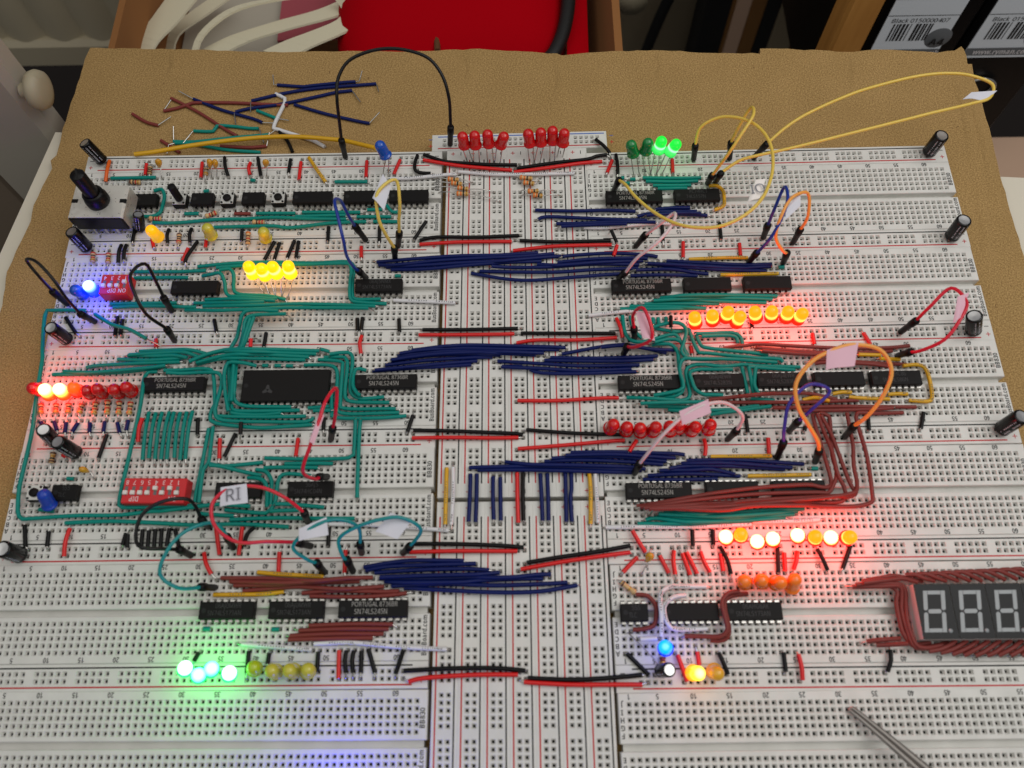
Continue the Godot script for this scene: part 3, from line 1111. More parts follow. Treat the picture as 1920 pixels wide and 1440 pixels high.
func barcode(st: SurfaceTool, o: Vector3, right: Vector3, up: Vector3, wide: float, tall: float, sd: int) -> void:
	rng.seed = sd
	var x := 0.0
	while x < wide:
		var w := rng.randf_range(0.0004, 0.0014)
		var a := o + right * x
		quad(st, a + up * tall, a + right * w + up * tall, a + right * w, a)
		x += w + rng.randf_range(0.0005, 0.0014)

func binder(label: String, x0: float, x1: float, z: float) -> void:
	var o := thing("ring_binder", label, "binder", "black lever arch binders", mm(x0, -190, z))
	var w := (x1 - x0) * 0.001
	put("binder_cover", box_mesh(Vector3(0, 0, -0.28), Vector3(w, 0.32, 0), 0.003), mats["binder"], o)
	var lo := 0.100
	var l := put("spine_label", box_mesh(Vector3(0.004, lo, 0), Vector3(w - 0.012, 0.290, 0.0006)), mats["binder_label"], o)
	var st := start()
	st.set_smooth_group(-1)
	var z1 := 0.0008
	var wl := w - 0.016
	quad(st, Vector3(0.004, lo + 0.008, z1), Vector3(w - 0.012, lo + 0.008, z1), Vector3(w - 0.012, lo + 0.002, z1), Vector3(0.004, lo + 0.002, z1))
	put("grey_strip", flat(st), mats["label_grey"], l)
	var bars := start()
	bars.set_smooth_group(-1)
	barcode(bars, Vector3(0.004 + wl * 0.14, lo + 0.015, z1), Vector3.RIGHT, Vector3.UP, wl * 0.26, 0.013, 3)
	barcode(bars, Vector3(0.004 + wl * 0.46, lo + 0.015, z1), Vector3.RIGHT, Vector3.UP, wl * 0.26, 0.013, 9)
	for h in [0.034, 0.046]:
		quad(bars, Vector3(0.004, lo + h + 0.0004, z1), Vector3(w - 0.012, lo + h + 0.0004, z1), Vector3(w - 0.012, lo + h, z1), Vector3(0.004, lo + h, z1))
	put("barcode", flat(bars), mats["ink"], l)
	var tx := start()
	lay(tx, "www.ryman.co.uk", 0.0055, Vector3(0.004 + wl * 0.55, lo + 0.005, z1 + 0.0002), Vector3.RIGHT, Vector3.UP, 0.8)
	put("web_address", tx.commit(), mats["white_ink"], l)
	var t2 := start()
	lay(t2, "Black", 0.0042, Vector3(0.004 + wl * 0.2, lo + 0.0305, z1), Vector3.RIGHT, Vector3.UP, 1.0, false)
	lay(t2, "0150000407", 0.0042, Vector3(0.004 + wl * 0.62, lo + 0.0305, z1), Vector3.RIGHT, Vector3.UP, 1.0, false)
	lay(t2, "A4", 0.007, Vector3(0.004 + wl * 0.88, lo + 0.014, z1 + 0.0004), Vector3.RIGHT, Vector3.UP)
	put("printed_text", t2.commit(), mats["ink"], l)
	var ring := put("round_mark", lathe_mesh([[0.008, 0.0], [0.0074, 0.0002], [0, 0.0002]], 28), mats["label_grey"], l)
	ring.transform = Transform3D(Basis(Vector3.RIGHT, Vector3.BACK, Vector3.DOWN), Vector3(0.004 + wl * 0.88, lo + 0.0165, z1 - 0.0003))
	var fr := put("finger_ring", lathe_mesh([[0.0095, 0], [0.0125, 0.002], [0.0115, 0.0032], [0.0098, 0.002], [0.0090, -0.003]], 30), mats["tin"], o)
	fr.transform = Transform3D(Basis(Vector3.RIGHT, Vector3.BACK, Vector3.DOWN), Vector3(w * 0.45, 0.072, 0.0002))

func background() -> void:
	var o: Node3D
	panel("floor", "dark floor far below the table", "structure", [-900,-480,-900, 1300,-480,-900, 1300,-480,600, -900,-480,600], 20, "floor")
	var t := put("table", plate(path([-31,-12.5,-38, 480,-12.5,1, 480,-12.5,420, -95,-12.5,420, -42.5,-12.5,32]), 0.018), mats["table"])
	tag(t, "white table top, seen as strips left and right of the cardboard", "table")
	# radiator: rounded vertical ribs above a plain bottom edge
	o = thing("radiator", "beige panel radiator with upright ribs, blurred at the top left", "radiator")
	var st := start()
	var x := -420.0
	while x < -75.0:
		for k in 12:
			var a := float(k) / 12.0
			var b := float(k + 1) / 12.0
			var da := -300.0 + 6.0 * pow(sin(PI * a), 0.9)
			var db := -300.0 + 6.0 * pow(sin(PI * b), 0.9)
			quad(st, mm(x + a * 32, 120, da), mm(x + b * 32, 120, db), mm(x + b * 32, -208, db), mm(x + a * 32, -208, da))
		x += 32.0
	st.set_smooth_group(0)
	st.index()
	st.generate_normals()
	put("ribs", st.commit(), mats["radiator"], o)
	put("bottom_rail", box_mesh(mm(-420, -234, -310), mm(-75, -206, -291), 0.004), mats["radiator"], o)
	# bedside cabinet post with knob
	o = thing("cabinet", "grey cabinet edge with a cream knob, blurred at the far left", "cabinet")
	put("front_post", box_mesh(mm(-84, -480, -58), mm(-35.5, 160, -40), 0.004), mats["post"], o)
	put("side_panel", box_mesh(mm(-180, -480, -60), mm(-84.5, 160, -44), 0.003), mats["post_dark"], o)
	var kn := put("knob", lathe_mesh([[0.0034, 0], [0.0034, 0.003], [0.0038, 0.0038], [0.0084, 0.0052], [0.0092, 0.0078], [0.0084, 0.0105], [0.005, 0.0118], [0, 0.0122]], 26), mats["knob"], o)
	kn.transform = Transform3D(Basis(Vector3.UP, Vector3.RIGHT, Vector3.FORWARD), mm(-36, 10, -44))
	# box behind the table with its contents
	o = thing("cardboard_box", "open brown cardboard box behind the table, holding the bag and pouch", "box")
	put("left_wall", plate(path([-34,-42,-100, -62,-150,-420, -62,-240,-420, -28,-150,-100]), 0.004), mats["cardboard_box"], o)
	put("left_inside", plate(path([-34,-42,-100, -34,-42,-330, -19,-200,-330, -19,-200,-100]), 0.004), mats["cardboard_box"], o)
	var rw := put("right_wall", plate(path([251,-42,-98, 251,-42,-330, 224,-190,-330, 224,-190,-98]), 0.0045), mats["cardboard_box"], o)
	var hole_plug := put("hand_hole", lathe_mesh([[0.0035, 0], [0.0035, 0.001], [0, 0.001]], 16), mats["hole"], rw)
	hole_plug.transform = Transform3D(Basis(Vector3.UP, Vector3.LEFT, Vector3.FORWARD).rotated(Vector3.BACK, -0.18), mm(241, -95, -150))
	put("box_floor", plate(path([-30,-205,-340, 235,-205,-340, 235,-205,-95, -30,-205,-95]), 0.004), mats["cardboard_box"], o)
	# pink sheet and straps in a clear bag
	var sh := put("pink_sheet", plate(path([42,-92,-175, 150,-92,-180, 150,-92,-330, 40,-92,-330]), 0.002), mats["pink_sheet"])
	tag(sh, "dusky pink sheet under the white straps", "sheet")
	var sheet2 := put("frosted_tray", plate(path([-22,-98,-140, 46,-98,-140, 46,-98,-340, -22,-98,-340]), 0.002), mats["post"])
	tag(sheet2, "frosted grey plastic tray left of the pink sheet", "tray")
	var bag := put("plastic_bag", bag_mesh(), mats["plastic_bag"])
	tag(bag, "clear crumpled plastic bag over the white straps", "plastic bag")
	straps()
	pouch()
	# things beyond the box on the right
	panel("wall", "olive grey wall behind the box", "structure", [200,140,-420, 640,140,-420, 640,-480,-420, 200,-480,-420], 10, "wall_olive")
	var kb := put("cream_knob", lathe_mesh([[0.004, 0], [0.004, 0.008], [0.014, 0.012], [0.014, 0.018], [0, 0.022]], 24), mats["knob"])
	kb.transform = Transform3D(Basis(Vector3.RIGHT, Vector3.BACK, Vector3.DOWN), mm(300, -240, -380))
	tag(kb, "cream round knob just right of the box, blurred", "knob")
	var cab := put("power_cable", tube_mesh(smooth(path([318,-330,-370, 330,-260,-370, 352,-170,-370, 372,-80,-370]), 0.01), 0.0055, 8), mats["black_cloth"])
	tag(cab, "thick black cable hanging right of the box, blurred", "cable")
	upright("upright black board left of the pink-beige one", 361, 383, "black_cloth")
	upright("narrow upright brown board", 383.3, 386.5, "shelf_brown")
	upright("pink-beige upright board edge", 387, 400, "shelf_pink")
	upright("olive brown upright board", 400.5, 413, "shelf_brown")
	upright("black gap-filling upright board", 413.5, 426, "black_cloth")
	upright("dim olive upright panel", 426.5, 447, "wall_olive")
	upright("wide dark brown wooden panel", 447.5, 530, "shelf_dark")
	var wo := put("wooden_post", box_mesh(mm(389, -480, -170), mm(409.5, 140, -150), 0.002), mats["wood"])
	tag(wo, "orange-brown wooden post leaning beside the binders", "wooden post")
	binder("left black binder with a white barcode label", 410.5, 468.5, -150)
	binder("right black binder with a white barcode label and finger ring", 469.5, 529, -150)
	var sf := put("shelf_board", box_mesh(mm(486, -215, -170), mm(700, -190.5, -60), 0.002), mats["shelf_pink"])
	tag(sf, "brown shelf edge between the binders and the white table", "shelf")

func upright(label: String, x0: float, x1: float, m: String) -> void:
	var o := put("upright_board", box_mesh(mm(x0 - 0.4, -480, -375), mm(x1, 140, -340), 0.001), mats[m])
	tag(o, label, "board", "upright boards behind the box")

func bag_mesh() -> ArrayMesh:
	var st := start()
	var n := FastNoiseLite.new()
	n.seed = 4
	n.frequency = 0.012
	for i in 30:
		for j in 16:
			var q := []
			for e in [[i, j], [i + 1, j], [i + 1, j + 1], [i, j + 1]]:
				var x: float = 96.0 + e[0] * 2.2
				var z: float = -105.0 - e[1] * 3.4
				var y: float = -46.0 - e[1] * 2.2 + 9.0 * n.get_noise_2d(x * 3.0, z * 3.0) + 4.0 * n.get_noise_2d(x * 11.0, z * 9.0)
				q.append(mm(x, y, z))
			quad(st, q[3], q[2], q[1], q[0])
	st.set_smooth_group(0)
	st.index()
	st.generate_normals()
	return st.commit()

func strap(label: String, p: Array, w: Array) -> void:
	var st := start()
	st.set_smooth_group(-1)
	ribbon(st, path(p), w, Vector3(0.72, 0.25, 0.45).normalized())
	var o := put("white_strap", flat(st), mats["strap"])
	tag(o, label, "strap", "white flat straps in the box")

func straps() -> void:
	strap("widest white strap at the left, running down to the cardboard edge", [-7.5,-62,-180.7,-16.3,-62.5,-161.9,-24,-63,-147.8,-26.1,-63.5,-135.9], [26, 24, 20, 15])
	strap("second white strap, out of focus behind the widest", [6.1,-85,-205.5,-9.4,-85.5,-190.3,-22.9,-86,-175.3,-23.8,-86.5,-158.2], [15, 15, 13, 12])
	strap("thin white strap curving down in an arc", [64,-60,-176.8,38.3,-60.5,-172.3,22.6,-61,-165.9,11.1,-61.5,-153.9,6.5,-62,-144.1,5.8,-62.5,-134.3], [5, 6, 7, 6, 5, 5])
	strap("long white strap crossing the pink sheet", [104.9,-66,-182.4,82.6,-66.5,-170.3,53.9,-67,-160.7,28.8,-67.5,-151.2,13.7,-68,-141.5], [22, 20, 20, 18, 18])
	strap("white strap folded back in a loop beside the twine", [90.6,-58,-174,98.5,-58.5,-161.5,95.7,-59,-153.6,82.8,-59.5,-146.1,67.5,-60,-138.7,55.5,-60.5,-131.3], [14, 16, 18, 20, 22, 24])
	strap("short white strap end tied near the twine", [121.4,-60,-166.8,115.5,-60.5,-154.7,111.3,-61,-142.8], [7, 8, 9])
	strap("thin white cord end tied near the twine", [116.9,-56,-160.5,108.3,-56.5,-152.8,103.6,-57,-136.9], [3, 4, 4])
	var tw := put("twine", tube_mesh(smooth(path([112.1,-52,-155.5,122.9,-52,-159.5,132.3,-52,-162.6,141.8,-52,-160.7,147.5,-52,-151.4,149.7,-52,-139,150.7,-52,-124.9]), 0.004), 0.0018, 7), mats["twine"])
	tag(tw, "brown twine draped between the straps and the red pouch", "twine")
	var tw2 := put("twine", tube_mesh(smooth(path([151.4,-50,-165,153.2,-50,-155.3,155,-50,-147,154.3,-50,-137.7]), 0.004), 0.0016, 7), mats["twine"])
	tag(tw2, "short brown twine end on the red pouch", "twine")
const CREASES := [[413.6,-8.5,-75.7,409.8,-8.5,0.5], [418.7,-8.5,-67.8,414.9,-8.5,25.2], [409.5,-8.5,1.9,402.9,-8.5,52.5], [364.4,-8.5,-75.8,362,-8.5,-52.2], [172.4,-8.5,-81.7,173.8,-8.5,-59.4], [268.9,-8.5,-78.9,267.8,-8.5,-60.8], [218,-8.5,-76.2,217.7,-8.5,-48.6], [23.2,-8.5,-84.9,23.9,-8.5,-65.9]]

func pouch() -> void:
	var o := thing("red_pouch", "bright red fabric pouch with a black zip edge in the box", "pouch")
	# soft box: a superellipse outline swept upwards
	var st := start()
	var c := mm(157, -60, -200)
	var rows := 10
	var seg := 40
	for r in rows:
		for k in seg:
			var q := []
			for e in [[r, k], [r + 1, k], [r + 1, k + 1], [r, k + 1]]:
				var f := float(e[0]) / rows
				var a: float = TAU * e[1] / seg
				var s := 1.0 if f < 0.5 else cos((f - 0.5) * PI)
				s = maxf(s, 0.0)
				var ca := cos(a)
				var sa := sin(a)
				var sx := signf(ca) * pow(absf(ca), 0.4) * 0.0705 * pow(s, 0.35)
				var sz := signf(sa) * pow(absf(sa), 0.4) * 0.085 * pow(s, 0.35)
				q.append(c + Vector3(sx, (f - 1.0) * 0.06 + 0.02, sz))
			quad(st, q[0], q[1], q[2], q[3])
	st.set_smooth_group(0)
	st.index()
	st.generate_normals()
	put("fabric_body", st.commit(), mats["red_cloth"], o)
	put("zip_edge", tube_mesh(smooth(path([228,-50,-290, 229,-52,-220, 227,-54,-160, 219,-56,-128, 205,-58,-114])), 0.0042, 8), mats["zip"], o)
	put("red_flap", plate(path([231,-60,-290, 241,-60,-290, 238,-62,-105, 225,-62,-105]), 0.003), mats["red_cloth"], o)

func _ready() -> void:
	# camera, room light, exposure
	var cam := Camera3D.new()
	cam.name = "camera"
	add_child(cam)
	cam.near = 0.02
	cam.far = 20.0
	cam.fov = 50.295
	cam.transform = Transform3D(Basis(Vector3(0.999861, -0.015220, 0.006828), Vector3(0.012097, 0.379732, -0.925018), Vector3(0.011486, 0.924971, 0.379863)), Vector3(0.000669, 0.321630, 0.115875))
	var at := CameraAttributesPhysical.new()
	at.frustum_focal_length = 25.56
	at.frustum_focus_distance = 0.385
	at.frustum_near = 0.02
	at.frustum_far = 20.0
	at.exposure_aperture = 10.0
	cam.attributes = at
	var we := WorldEnvironment.new()
	we.name = "world"
	var env := Environment.new()
	env.background_mode = Environment.BG_COLOR
	env.background_color = Color(0.43, 0.43, 0.435)
	env.tonemap_mode = Environment.TONE_MAPPER_LINEAR
	env.tonemap_exposure = 1.0
	env.sdfgi_enabled = true
	env.ssao_enabled = true
	env.ssil_enabled = true
	we.environment = env
	add_child(we)
	room_light("window_light", mm(620, 620, 40), mm(200, 0, 110), Vector2(0.5, 0.5), 0.17, Color(1.0, 0.99, 0.98))
	room_light("ceiling_light", mm(170, 1000, 90), mm(196, 0, 100), Vector2(1.7, 1.5), 0.60, Color(1.0, 0.988, 0.96))
	setup_materials()
	background()
	# the boards: two columns of six and the bus strips between them
	var o: Node3D
	breadboard("top left breadboard, with the potentiometer and push buttons", 0.00, 0.00, 0.0000, [-8.5, 36.45])
	breadboard("second left breadboard, with the dazzling blue LED", 0.52, 44.86, -0.0031, [36.45])
	breadboard("third left breadboard, with the largest chip", 0.73, 89.76, 0.0005, [36.45])
	breadboard("fourth left breadboard, with the red 8-way switch", 0.58, 134.58, 0.0030, [36.45])
	breadboard("fifth left breadboard, with the dazzling green LEDs", 0.67, 179.45, 0.0013, [36.45])
	breadboard("bottom left breadboard, empty but lit blue", 0.96, 224.23, -0.0014, [36.45])
	breadboard("top right breadboard, with the four green LEDs", 231.14, 2.22, 0.0078, [-8.5, 36.45])
	breadboard("second right breadboard, with eight lit red LEDs", 231.32, 47.27, 0.0090, [36.45])
	breadboard("third right breadboard, inside the big orange cable loop", 231.69, 91.50, 0.0063, [36.45])
	breadboard("fourth right breadboard, with the dazzling red LEDs", 232.19, 136.14, 0.0025, [36.45])
	breadboard("fifth right breadboard, with the unlit digit displays", 232.70, 181.30, 0.0017, [36.45])
	breadboard("bottom right breadboard, empty under the tweezers", 233.12, 226.26, 0.0057, [36.45])
	loose_rail("leftmost bus strip of the far set, below the red LEDs", 168.20, -10.08, -PI / 2, 10, 0.00508, -0.0042, 0.1610, "ink", "far bus strips")
	loose_rail("leftmost bus strip of the near set, towards the viewer", 168.20, 156.62, -PI / 2, 10, 0.00508, -0.0042, 0.1610, "ink", "near bus strips")
	loose_rail("second bus strip of the far set, below the red LEDs", 177.40, -10.08, -PI / 2, 10, 0.00508, -0.0042, 0.1610, "ink", "far bus strips")
	loose_rail("second bus strip of the near set, towards the viewer", 177.40, 156.62, -PI / 2, 10, 0.00508, -0.0042, 0.1610, "ink", "near bus strips")
	loose_rail("third bus strip of the far set, below the red LEDs", 186.60, -10.08, -PI / 2, 10, 0.00508, -0.0042, 0.1610, "ink", "far bus strips")
	loose_rail("third bus strip of the near set, towards the viewer", 186.60, 156.62, -PI / 2, 10, 0.00508, -0.0042, 0.1610, "ink", "near bus strips")
	loose_rail("middle bus strip of the far set, below the red LEDs", 195.80, -10.08, -PI / 2, 10, 0.00508, -0.0042, 0.1610, "ink", "far bus strips")
	loose_rail("middle bus strip of the near set, towards the viewer", 195.80, 156.62, -PI / 2, 10, 0.00508, -0.0042, 0.1610, "ink", "near bus strips")
	loose_rail("fifth bus strip of the far set, below the red LEDs", 205.00, -10.08, -PI / 2, 10, 0.00508, -0.0042, 0.1610, "ink", "far bus strips")
	loose_rail("fifth bus strip of the near set, towards the viewer", 205.00, 156.62, -PI / 2, 10, 0.00508, -0.0042, 0.1610, "ink", "near bus strips")
	loose_rail("sixth bus strip of the far set, below the red LEDs", 214.20, -10.08, -PI / 2, 10, 0.00508, -0.0042, 0.1610, "ink", "far bus strips")
	loose_rail("sixth bus strip of the near set, towards the viewer", 214.20, 156.62, -PI / 2, 10, 0.00508, -0.0042, 0.1610, "ink", "near bus strips")
	loose_rail("rightmost bus strip of the far set, below the red LEDs", 223.40, -10.08, -PI / 2, 10, 0.00508, -0.0042, 0.1610, "ink", "far bus strips")
	loose_rail("rightmost bus strip of the near set, towards the viewer", 223.40, 156.62, -PI / 2, 10, 0.00508, -0.0042, 0.1610, "ink", "near bus strips")
	loose_rail("short bus strip with a blue line across the top", 162.2, -17.9, 0.011, 5, 0.0, -0.0058, 0.0755, "blue_ink", "")
	chip("8-pin chip right beside the metal potentiometer", 29.2, 14, 0.0000, 4, 7.62, "", "", false)
	chip("8-pin chip between the tall-stemmed button and the middle button", 54.6, 14, 0.0000, 4, 7.62, "", "", false)
	chip("8-pin chip between the two flat push buttons", 77.5, 14, 0.0000, 4, 7.62, "", "", false)
	chip("unmarked long black chip right of the last push button", 104.1, 14, 0.0000, 7, 7.62, "", "", false)
	chip("unmarked long black chip behind the blue jumper and white flag", 127, 14, 0.0000, 7, 7.62, "", "", false)
	chip("unmarked long black chip at the right end of its row behind the yellow jumper", 147.3, 14, 0.0000, 7, 7.62, "", "", false)
	chip("16-pin chip left of the four lit amber LEDs", 57.6, 59, -0.0031, 8, 7.62, "", "", false)
	chip("faintly printed 16-pin chip under the blue jumper plug", 136.4, 59.3, -0.0031, 8, 7.62, "06AJ5NMX", "SN74LS173AN", false)
	chip("white-printed 20-pin chip above the red LED row and eight green wires", 55.3, 103.7, 0.0005, 10, 7.62, "PORTUGAL 8736BR", "SN74LS245N", true, "e")
	chip("largest chip, wide 28-pin memory with a faint triangular emblem", 101.1, 104.9, 0.0005, 14, 15.24, "", "", false)
	emblem(get_child(get_child_count() - 1), -0.007, 0.002, 0.0022)
	chip("white-printed 20-pin chip framed by bent teal wires left of the bus strips", 141.7, 103.7, 0.0005, 10, 7.62, "PORTUGAL 8736BR", "SN74LS245N", true, "e")
	chip("faint 8-pin chip right of the dull blue LED", 19.7, 148.5, 0.0030, 4, 7.62, "555", "TLC", false)
	chip("14-pin chip mostly hidden under the RI paper flag", 87, 148.3, 0.0030, 7, 7.62, "", "", false)
	chip("14-pin chip beneath the bent red cable, right of the RI flag", 114.9, 148.2, 0.0030, 7, 7.62, "56AJ5", "SN74HC04N", false)
	chip("left of two faint 16-pin chips above the green LEDs", 88.3, 193.3, 0.0013, 8, 7.62, "06AJ0MWR", "SN74LS173AN", false)
	chip("right of two faint 16-pin chips above the yellow LEDs", 113.7, 193.3, 0.0013, 8, 7.62, "06AJ0MWR", "SN74LS173AN", false)
	chip("white-printed 20-pin chip between two bundles of reddish brown wires", 141.7, 193.2, 0.0013, 10, 7.62, "PORTUGAL 8736BR", "SN74LS245N", true, "e")
	chip("white-printed 20-pin chip below the green LEDs, crossed by a yellow cable", 247.8, 16.1, 0.0078, 10, 7.62, "PORTUGAL 8736BR", "SN74LS245N", true, "e")
	chip("faint 16-pin chip framed by a yellow wire on its right end", 275.7, 15.8, 0.0078, 8, 7.62, "PC74HCT", "74LS157N", false)
	chip("white-printed 20-pin chip above the small red loop cable", 248, 61.1, 0.0090, 10, 7.62, "PORTUGAL 8736BR", "SN74LS245N", true, "e")
	chip("unmarked 16-pin chip in the middle, behind the left of the lit red LEDs", 275.9, 60.8, 0.0090, 8, 7.62, "", "", false)
	chip("unmarked 16-pin chip behind the right of the lit red LEDs", 301.3, 60.6, 0.0090, 8, 7.62, "", "", false)
	chip("white-printed 20-pin chip left of the bent teal wires, above dull red LEDs", 248.3, 105.4, 0.0063, 10, 7.62, "PORTUGAL 8736BR", "SN74LS245N", true, "e")
	chip("faint 16-pin chip in reddish light between two sets of bent teal wires", 276.2, 105.2, 0.0063, 8, 7.62, "06AJ4EWR", "SN74LS283N", false)
	chip("faint 16-pin chip left of the big orange cable loop", 301.6, 105, 0.0063, 8, 7.62, "06AJ4EWR", "SN74LS283N", false)
	chip("16-pin chip inside the big orange cable loop", 324.5, 104.9, 0.0063, 8, 7.62, "", "", false)
	chip("faint 16-pin chip inside the bent yellow wire on the right", 347.3, 104.8, 0.0063, 8, 7.62, "74HC86", "SN74LS86N", false)
	chip("white-printed 20-pin chip left of the red-lit reddish brown wires", 248.7, 150.1, 0.0025, 10, 7.62, "PORTUGAL 8736BR", "SN74LS245N", true, "e")
	chip("16-pin chip half buried under reddish brown wires, the left one", 276.7, 150, 0.0025, 8, 7.62, "", "", false)
	chip("16-pin chip half buried under reddish brown wires, the right one", 302.1, 149.9, 0.0025, 8, 7.62, "", "", false)
	chip("small 8-pin chip beside the single bent reddish brown wire", 236.5, 195.3, 0.0017, 4, 7.62, "555", "TLC", false)
	chip("16-pin chip between the white wires and the paired reddish brown wires", 256.9, 195.2, 0.0017, 8, 7.62, "", "74HC08", false)
	chip("faint 16-pin chip below the dull orange LEDs", 279.7, 195.2, 0.0017, 8, 7.62, "06AHG6AK", "SN74LS173AN", false)
	wire("red power wire from the top left board onto the bus strips", "red", [1528,11,-75,1688,17,-36,1849,13,-18,1936,10,-11], [0,1524,-72,1,1945,1], 0.82, "power_wire")
	wire("black power wire from the top left board onto the bus strips", "black", [1529,11,-106,1614,16,-65,1648,16,-57,1823,15,-41,1959,10,-40], [0,1524,-98,1,1971,-50], 0.82, "power_wire")
	wire("red power wire from the bus strips to the top right board", "red", [1944,11,0,2079,17,-13,2237,14,-39,2348,10,-52], [0,1945,1,1,2362,-50], 0.82, "power_wire")
	wire("black power wire from the bus strips to the top right board", "black", [1957,11,-20,2130,16,-44,2278,16,-61,2324,14,-79,2371,11,-88], [0,1945,-25,1,2387,-76], 0.82, "power_wire")
	wire("red power wire from the second left board onto the bus strips", "red", [1528,10,376,1691,16,371,1867,12,368,1932,10,368], [0,1524,377,1,1945,356], 0.82, "power_wire")
	wire("black power wire from the second left board onto the bus strips", "black", [1527,11,356,1603,15,343,1778,16,347,1940,11,339,1963,10,337], [0,1524,352,1,1971,331], 0.82, "power_wire")
	wire("red power wire from the bus strips to the second right board", "red", [1937,11,415,2101,16,400,2263,13,394,2368,10,392], [0,1926,416,1,2390,399], 0.82, "power_wire")
	wire("black power wire from the bus strips to the second right board", "black", [1967,10,363,2132,17,377,2308,13,373,2365,10,371], [0,1945,356,1,2365,374], 0.82, "power_wire")
	wire("red power wire from the third left board onto the bus strips", "red", [1540,10,816,1712,16,821,1893,14,820,1939,11,817], [0,1528,805,1,1945,814], 0.82, "power_wire")
	wire("black power wire from the third left board onto the bus strips", "black", [1555,10,792,1732,17,798,1897,13,794,1955,10,792], [0,1544,792,1,1971,788], 0.82, "power_wire")
	wire("red power wire from the bus strips to the third right board", "red", [1948,11,860,2031,16,850,2196,16,852,2356,11,842,2366,11,841], [0,1945,864,1,2367,849], 0.82, "power_wire")
	wire("black power wire from the bus strips to the third right board", "black", [1967,10,814,2136,16,820,2311,12,821,2361,10,821], [0,1945,814,1,2367,824], 0.82, "power_wire")
	wire("red power wire from the fourth left board onto the bus strips", "red", [1530,10,1270,1694,17,1272,1856,13,1275,1952,10,1273], [0,1532,1274,1,1971,1271], 0.82, "power_wire")
	wire("black power wire from the fourth left board onto the bus strips", "black", [1534,11,1238,1696,17,1245,1864,15,1254,1944,12,1257,1970,12,1264], [0,1531,1249,1,1971,1271], 0.82, "power_wire")
	wire("red power wire from the bus strips to the fourth right board", "red", [1950,10,1320,2121,16,1310,2303,15,1295,2371,11,1290], [0,1945,1322,1,2370,1292], 0.82, "power_wire")
	wire("black power wire from the bus strips to the fourth right board", "black", [1984,10,1241,2158,17,1259,2320,13,1266,2364,10,1266], [0,1971,1245,1,2370,1267], 0.82, "power_wire")
	wire("red power wire from the fifth left board onto the bus strips", "red", [1539,11,1722,1712,17,1721,1885,12,1722,1944,10,1722], [0,1531,1718,1,1945,1719], 0.82, "power_wire")
	wire("black power wire from the fifth left board onto the bus strips", "black", [1553,10,1691,1720,17,1695,1885,15,1702,1968,10,1709], [0,1531,1693,1,1971,1719], 0.82, "power_wire")
	wire("red power wire from the bus strips to the fifth right board", "red", [1956,10,1790,2117,16,1764,2289,15,1741,2366,10,1731], [0,1945,1795,1,2374,1739], 0.82, "power_wire")
	wire("black power wire from the bus strips to the fifth right board", "black", [1979,10,1766,2091,16,1749,2251,16,1727,2368,10,1706], [0,1971,1769,1,2374,1713], 0.82, "power_wire")
	wire("red power wire from the bottom left board onto the bus strips", "red", [1554,11,2181,1612,15,2169,1787,15,2160,1942,11,2160], [0,1531,2170,1,1945,2150], 0.82, "power_wire")
	wire("black power wire from the bottom left board onto the bus strips", "black", [1536,11,2144,1697,17,2138,1861,15,2138,1968,11,2147], [0,1531,2144,1,1971,2150], 0.82, "power_wire")
	wire("red power wire from the bus strips to the bottom right board", "red", [1963,10,2185,2125,17,2195,2304,13,2196,2380,10,2197], [0,1945,2176,1,2404,2190], 0.82, "power_wire")
	wire("black power wire from the bus strips to the bottom right board", "black", [1977,11,2172,2141,17,2179,2305,13,2171,2381,10,2164], [0,1971,2176,1,2404,2165], 0.82, "power_wire")
	wire("single red wire from the bus strips to row D of the third right board", "red", [1950,10,1116,2112,15,1120,2289,14,1111,2358,11,1110], [0,1945,1118,1,2369,1118])
	wire("white wire from behind the paper flag onto the first bus strip", "white", [1381,11,25,1468,15,29,1634,14,12,1682,11,9], [0,1372,25,1,1695,1])
	wire("white wire lying across the top of all the bus strips", "white", [1691,11,-6,1858,15,14,2029,15,17,2196,11,12,2220,10,12], [0,1669,1,1,2221,1])
	wire("white wire below the dark blue wires of the top right board", "white", [2250,11,302,2350,15,307,2520,15,290,2687,10,288], [0,2247,306,1,2695,299])
	wire("white wire at the right end of the second left board", "white", [1427,10,651,1606,14,664,1690,10,668], [0,1427,656,1,1695,661])
	wire("white wire turning pink towards the lit red LEDs", "white", [2253,10,736,2420,15,721,2585,15,717,2745,10,715], [0,2247,737,1,2747,723])
	wire("white wire behind the two teal cables with paper flags", "white", [1228,10,1613,1396,15,1619,1565,13,1632,1684,10,1642], [0,1226,1622,1,1695,1642])
	wire("shorter white printed wire above the yellow LEDs", "white", [944,11,2049,1121,15,2063,1200,11,2069], [0,921,2047,1,1201,2072])
	wire("longer white printed wire reaching from the yellow LEDs to the bus strips", "white", [1206,11,2050,1337,15,2047,1503,15,2062,1673,11,2072,1686,11,2072], [0,1201,2047,1,1695,2074])
	wire("white printed wire along row A leading to the brightest red LEDs", "white", [2280,10,1636,2446,15,1637,2606,15,1638,2784,13,1633,2829,11,1630], [0,2269,1636,1,2831,1640])
	wire("white wire tinted pink just above the brightest red LEDs", "white", [2837,10,1620,3003,14,1621,3089,10,1615], [0,2831,1614,1,3110,1613])
	wire("yellow wire bridging the seam of the bus strips, in the leftmost strip", "yellow", [1671,12,1396,1671,18,1473,1670,11,1619], [0,1669,1398,1,1669,1642])
	wire("white wire bridging the seam of the bus strips, in the leftmost strip", "white", [1695,11,1394,1698,18,1493,1693,11,1620], [0,1695,1372,1,1695,1642])
	wire("dark blue wire bridging the seam of the bus strips, second strip, left wire", "navy", [1764,11,1422,1763,18,1513,1759,11,1609], [0,1761,1423,1,1761,1617])
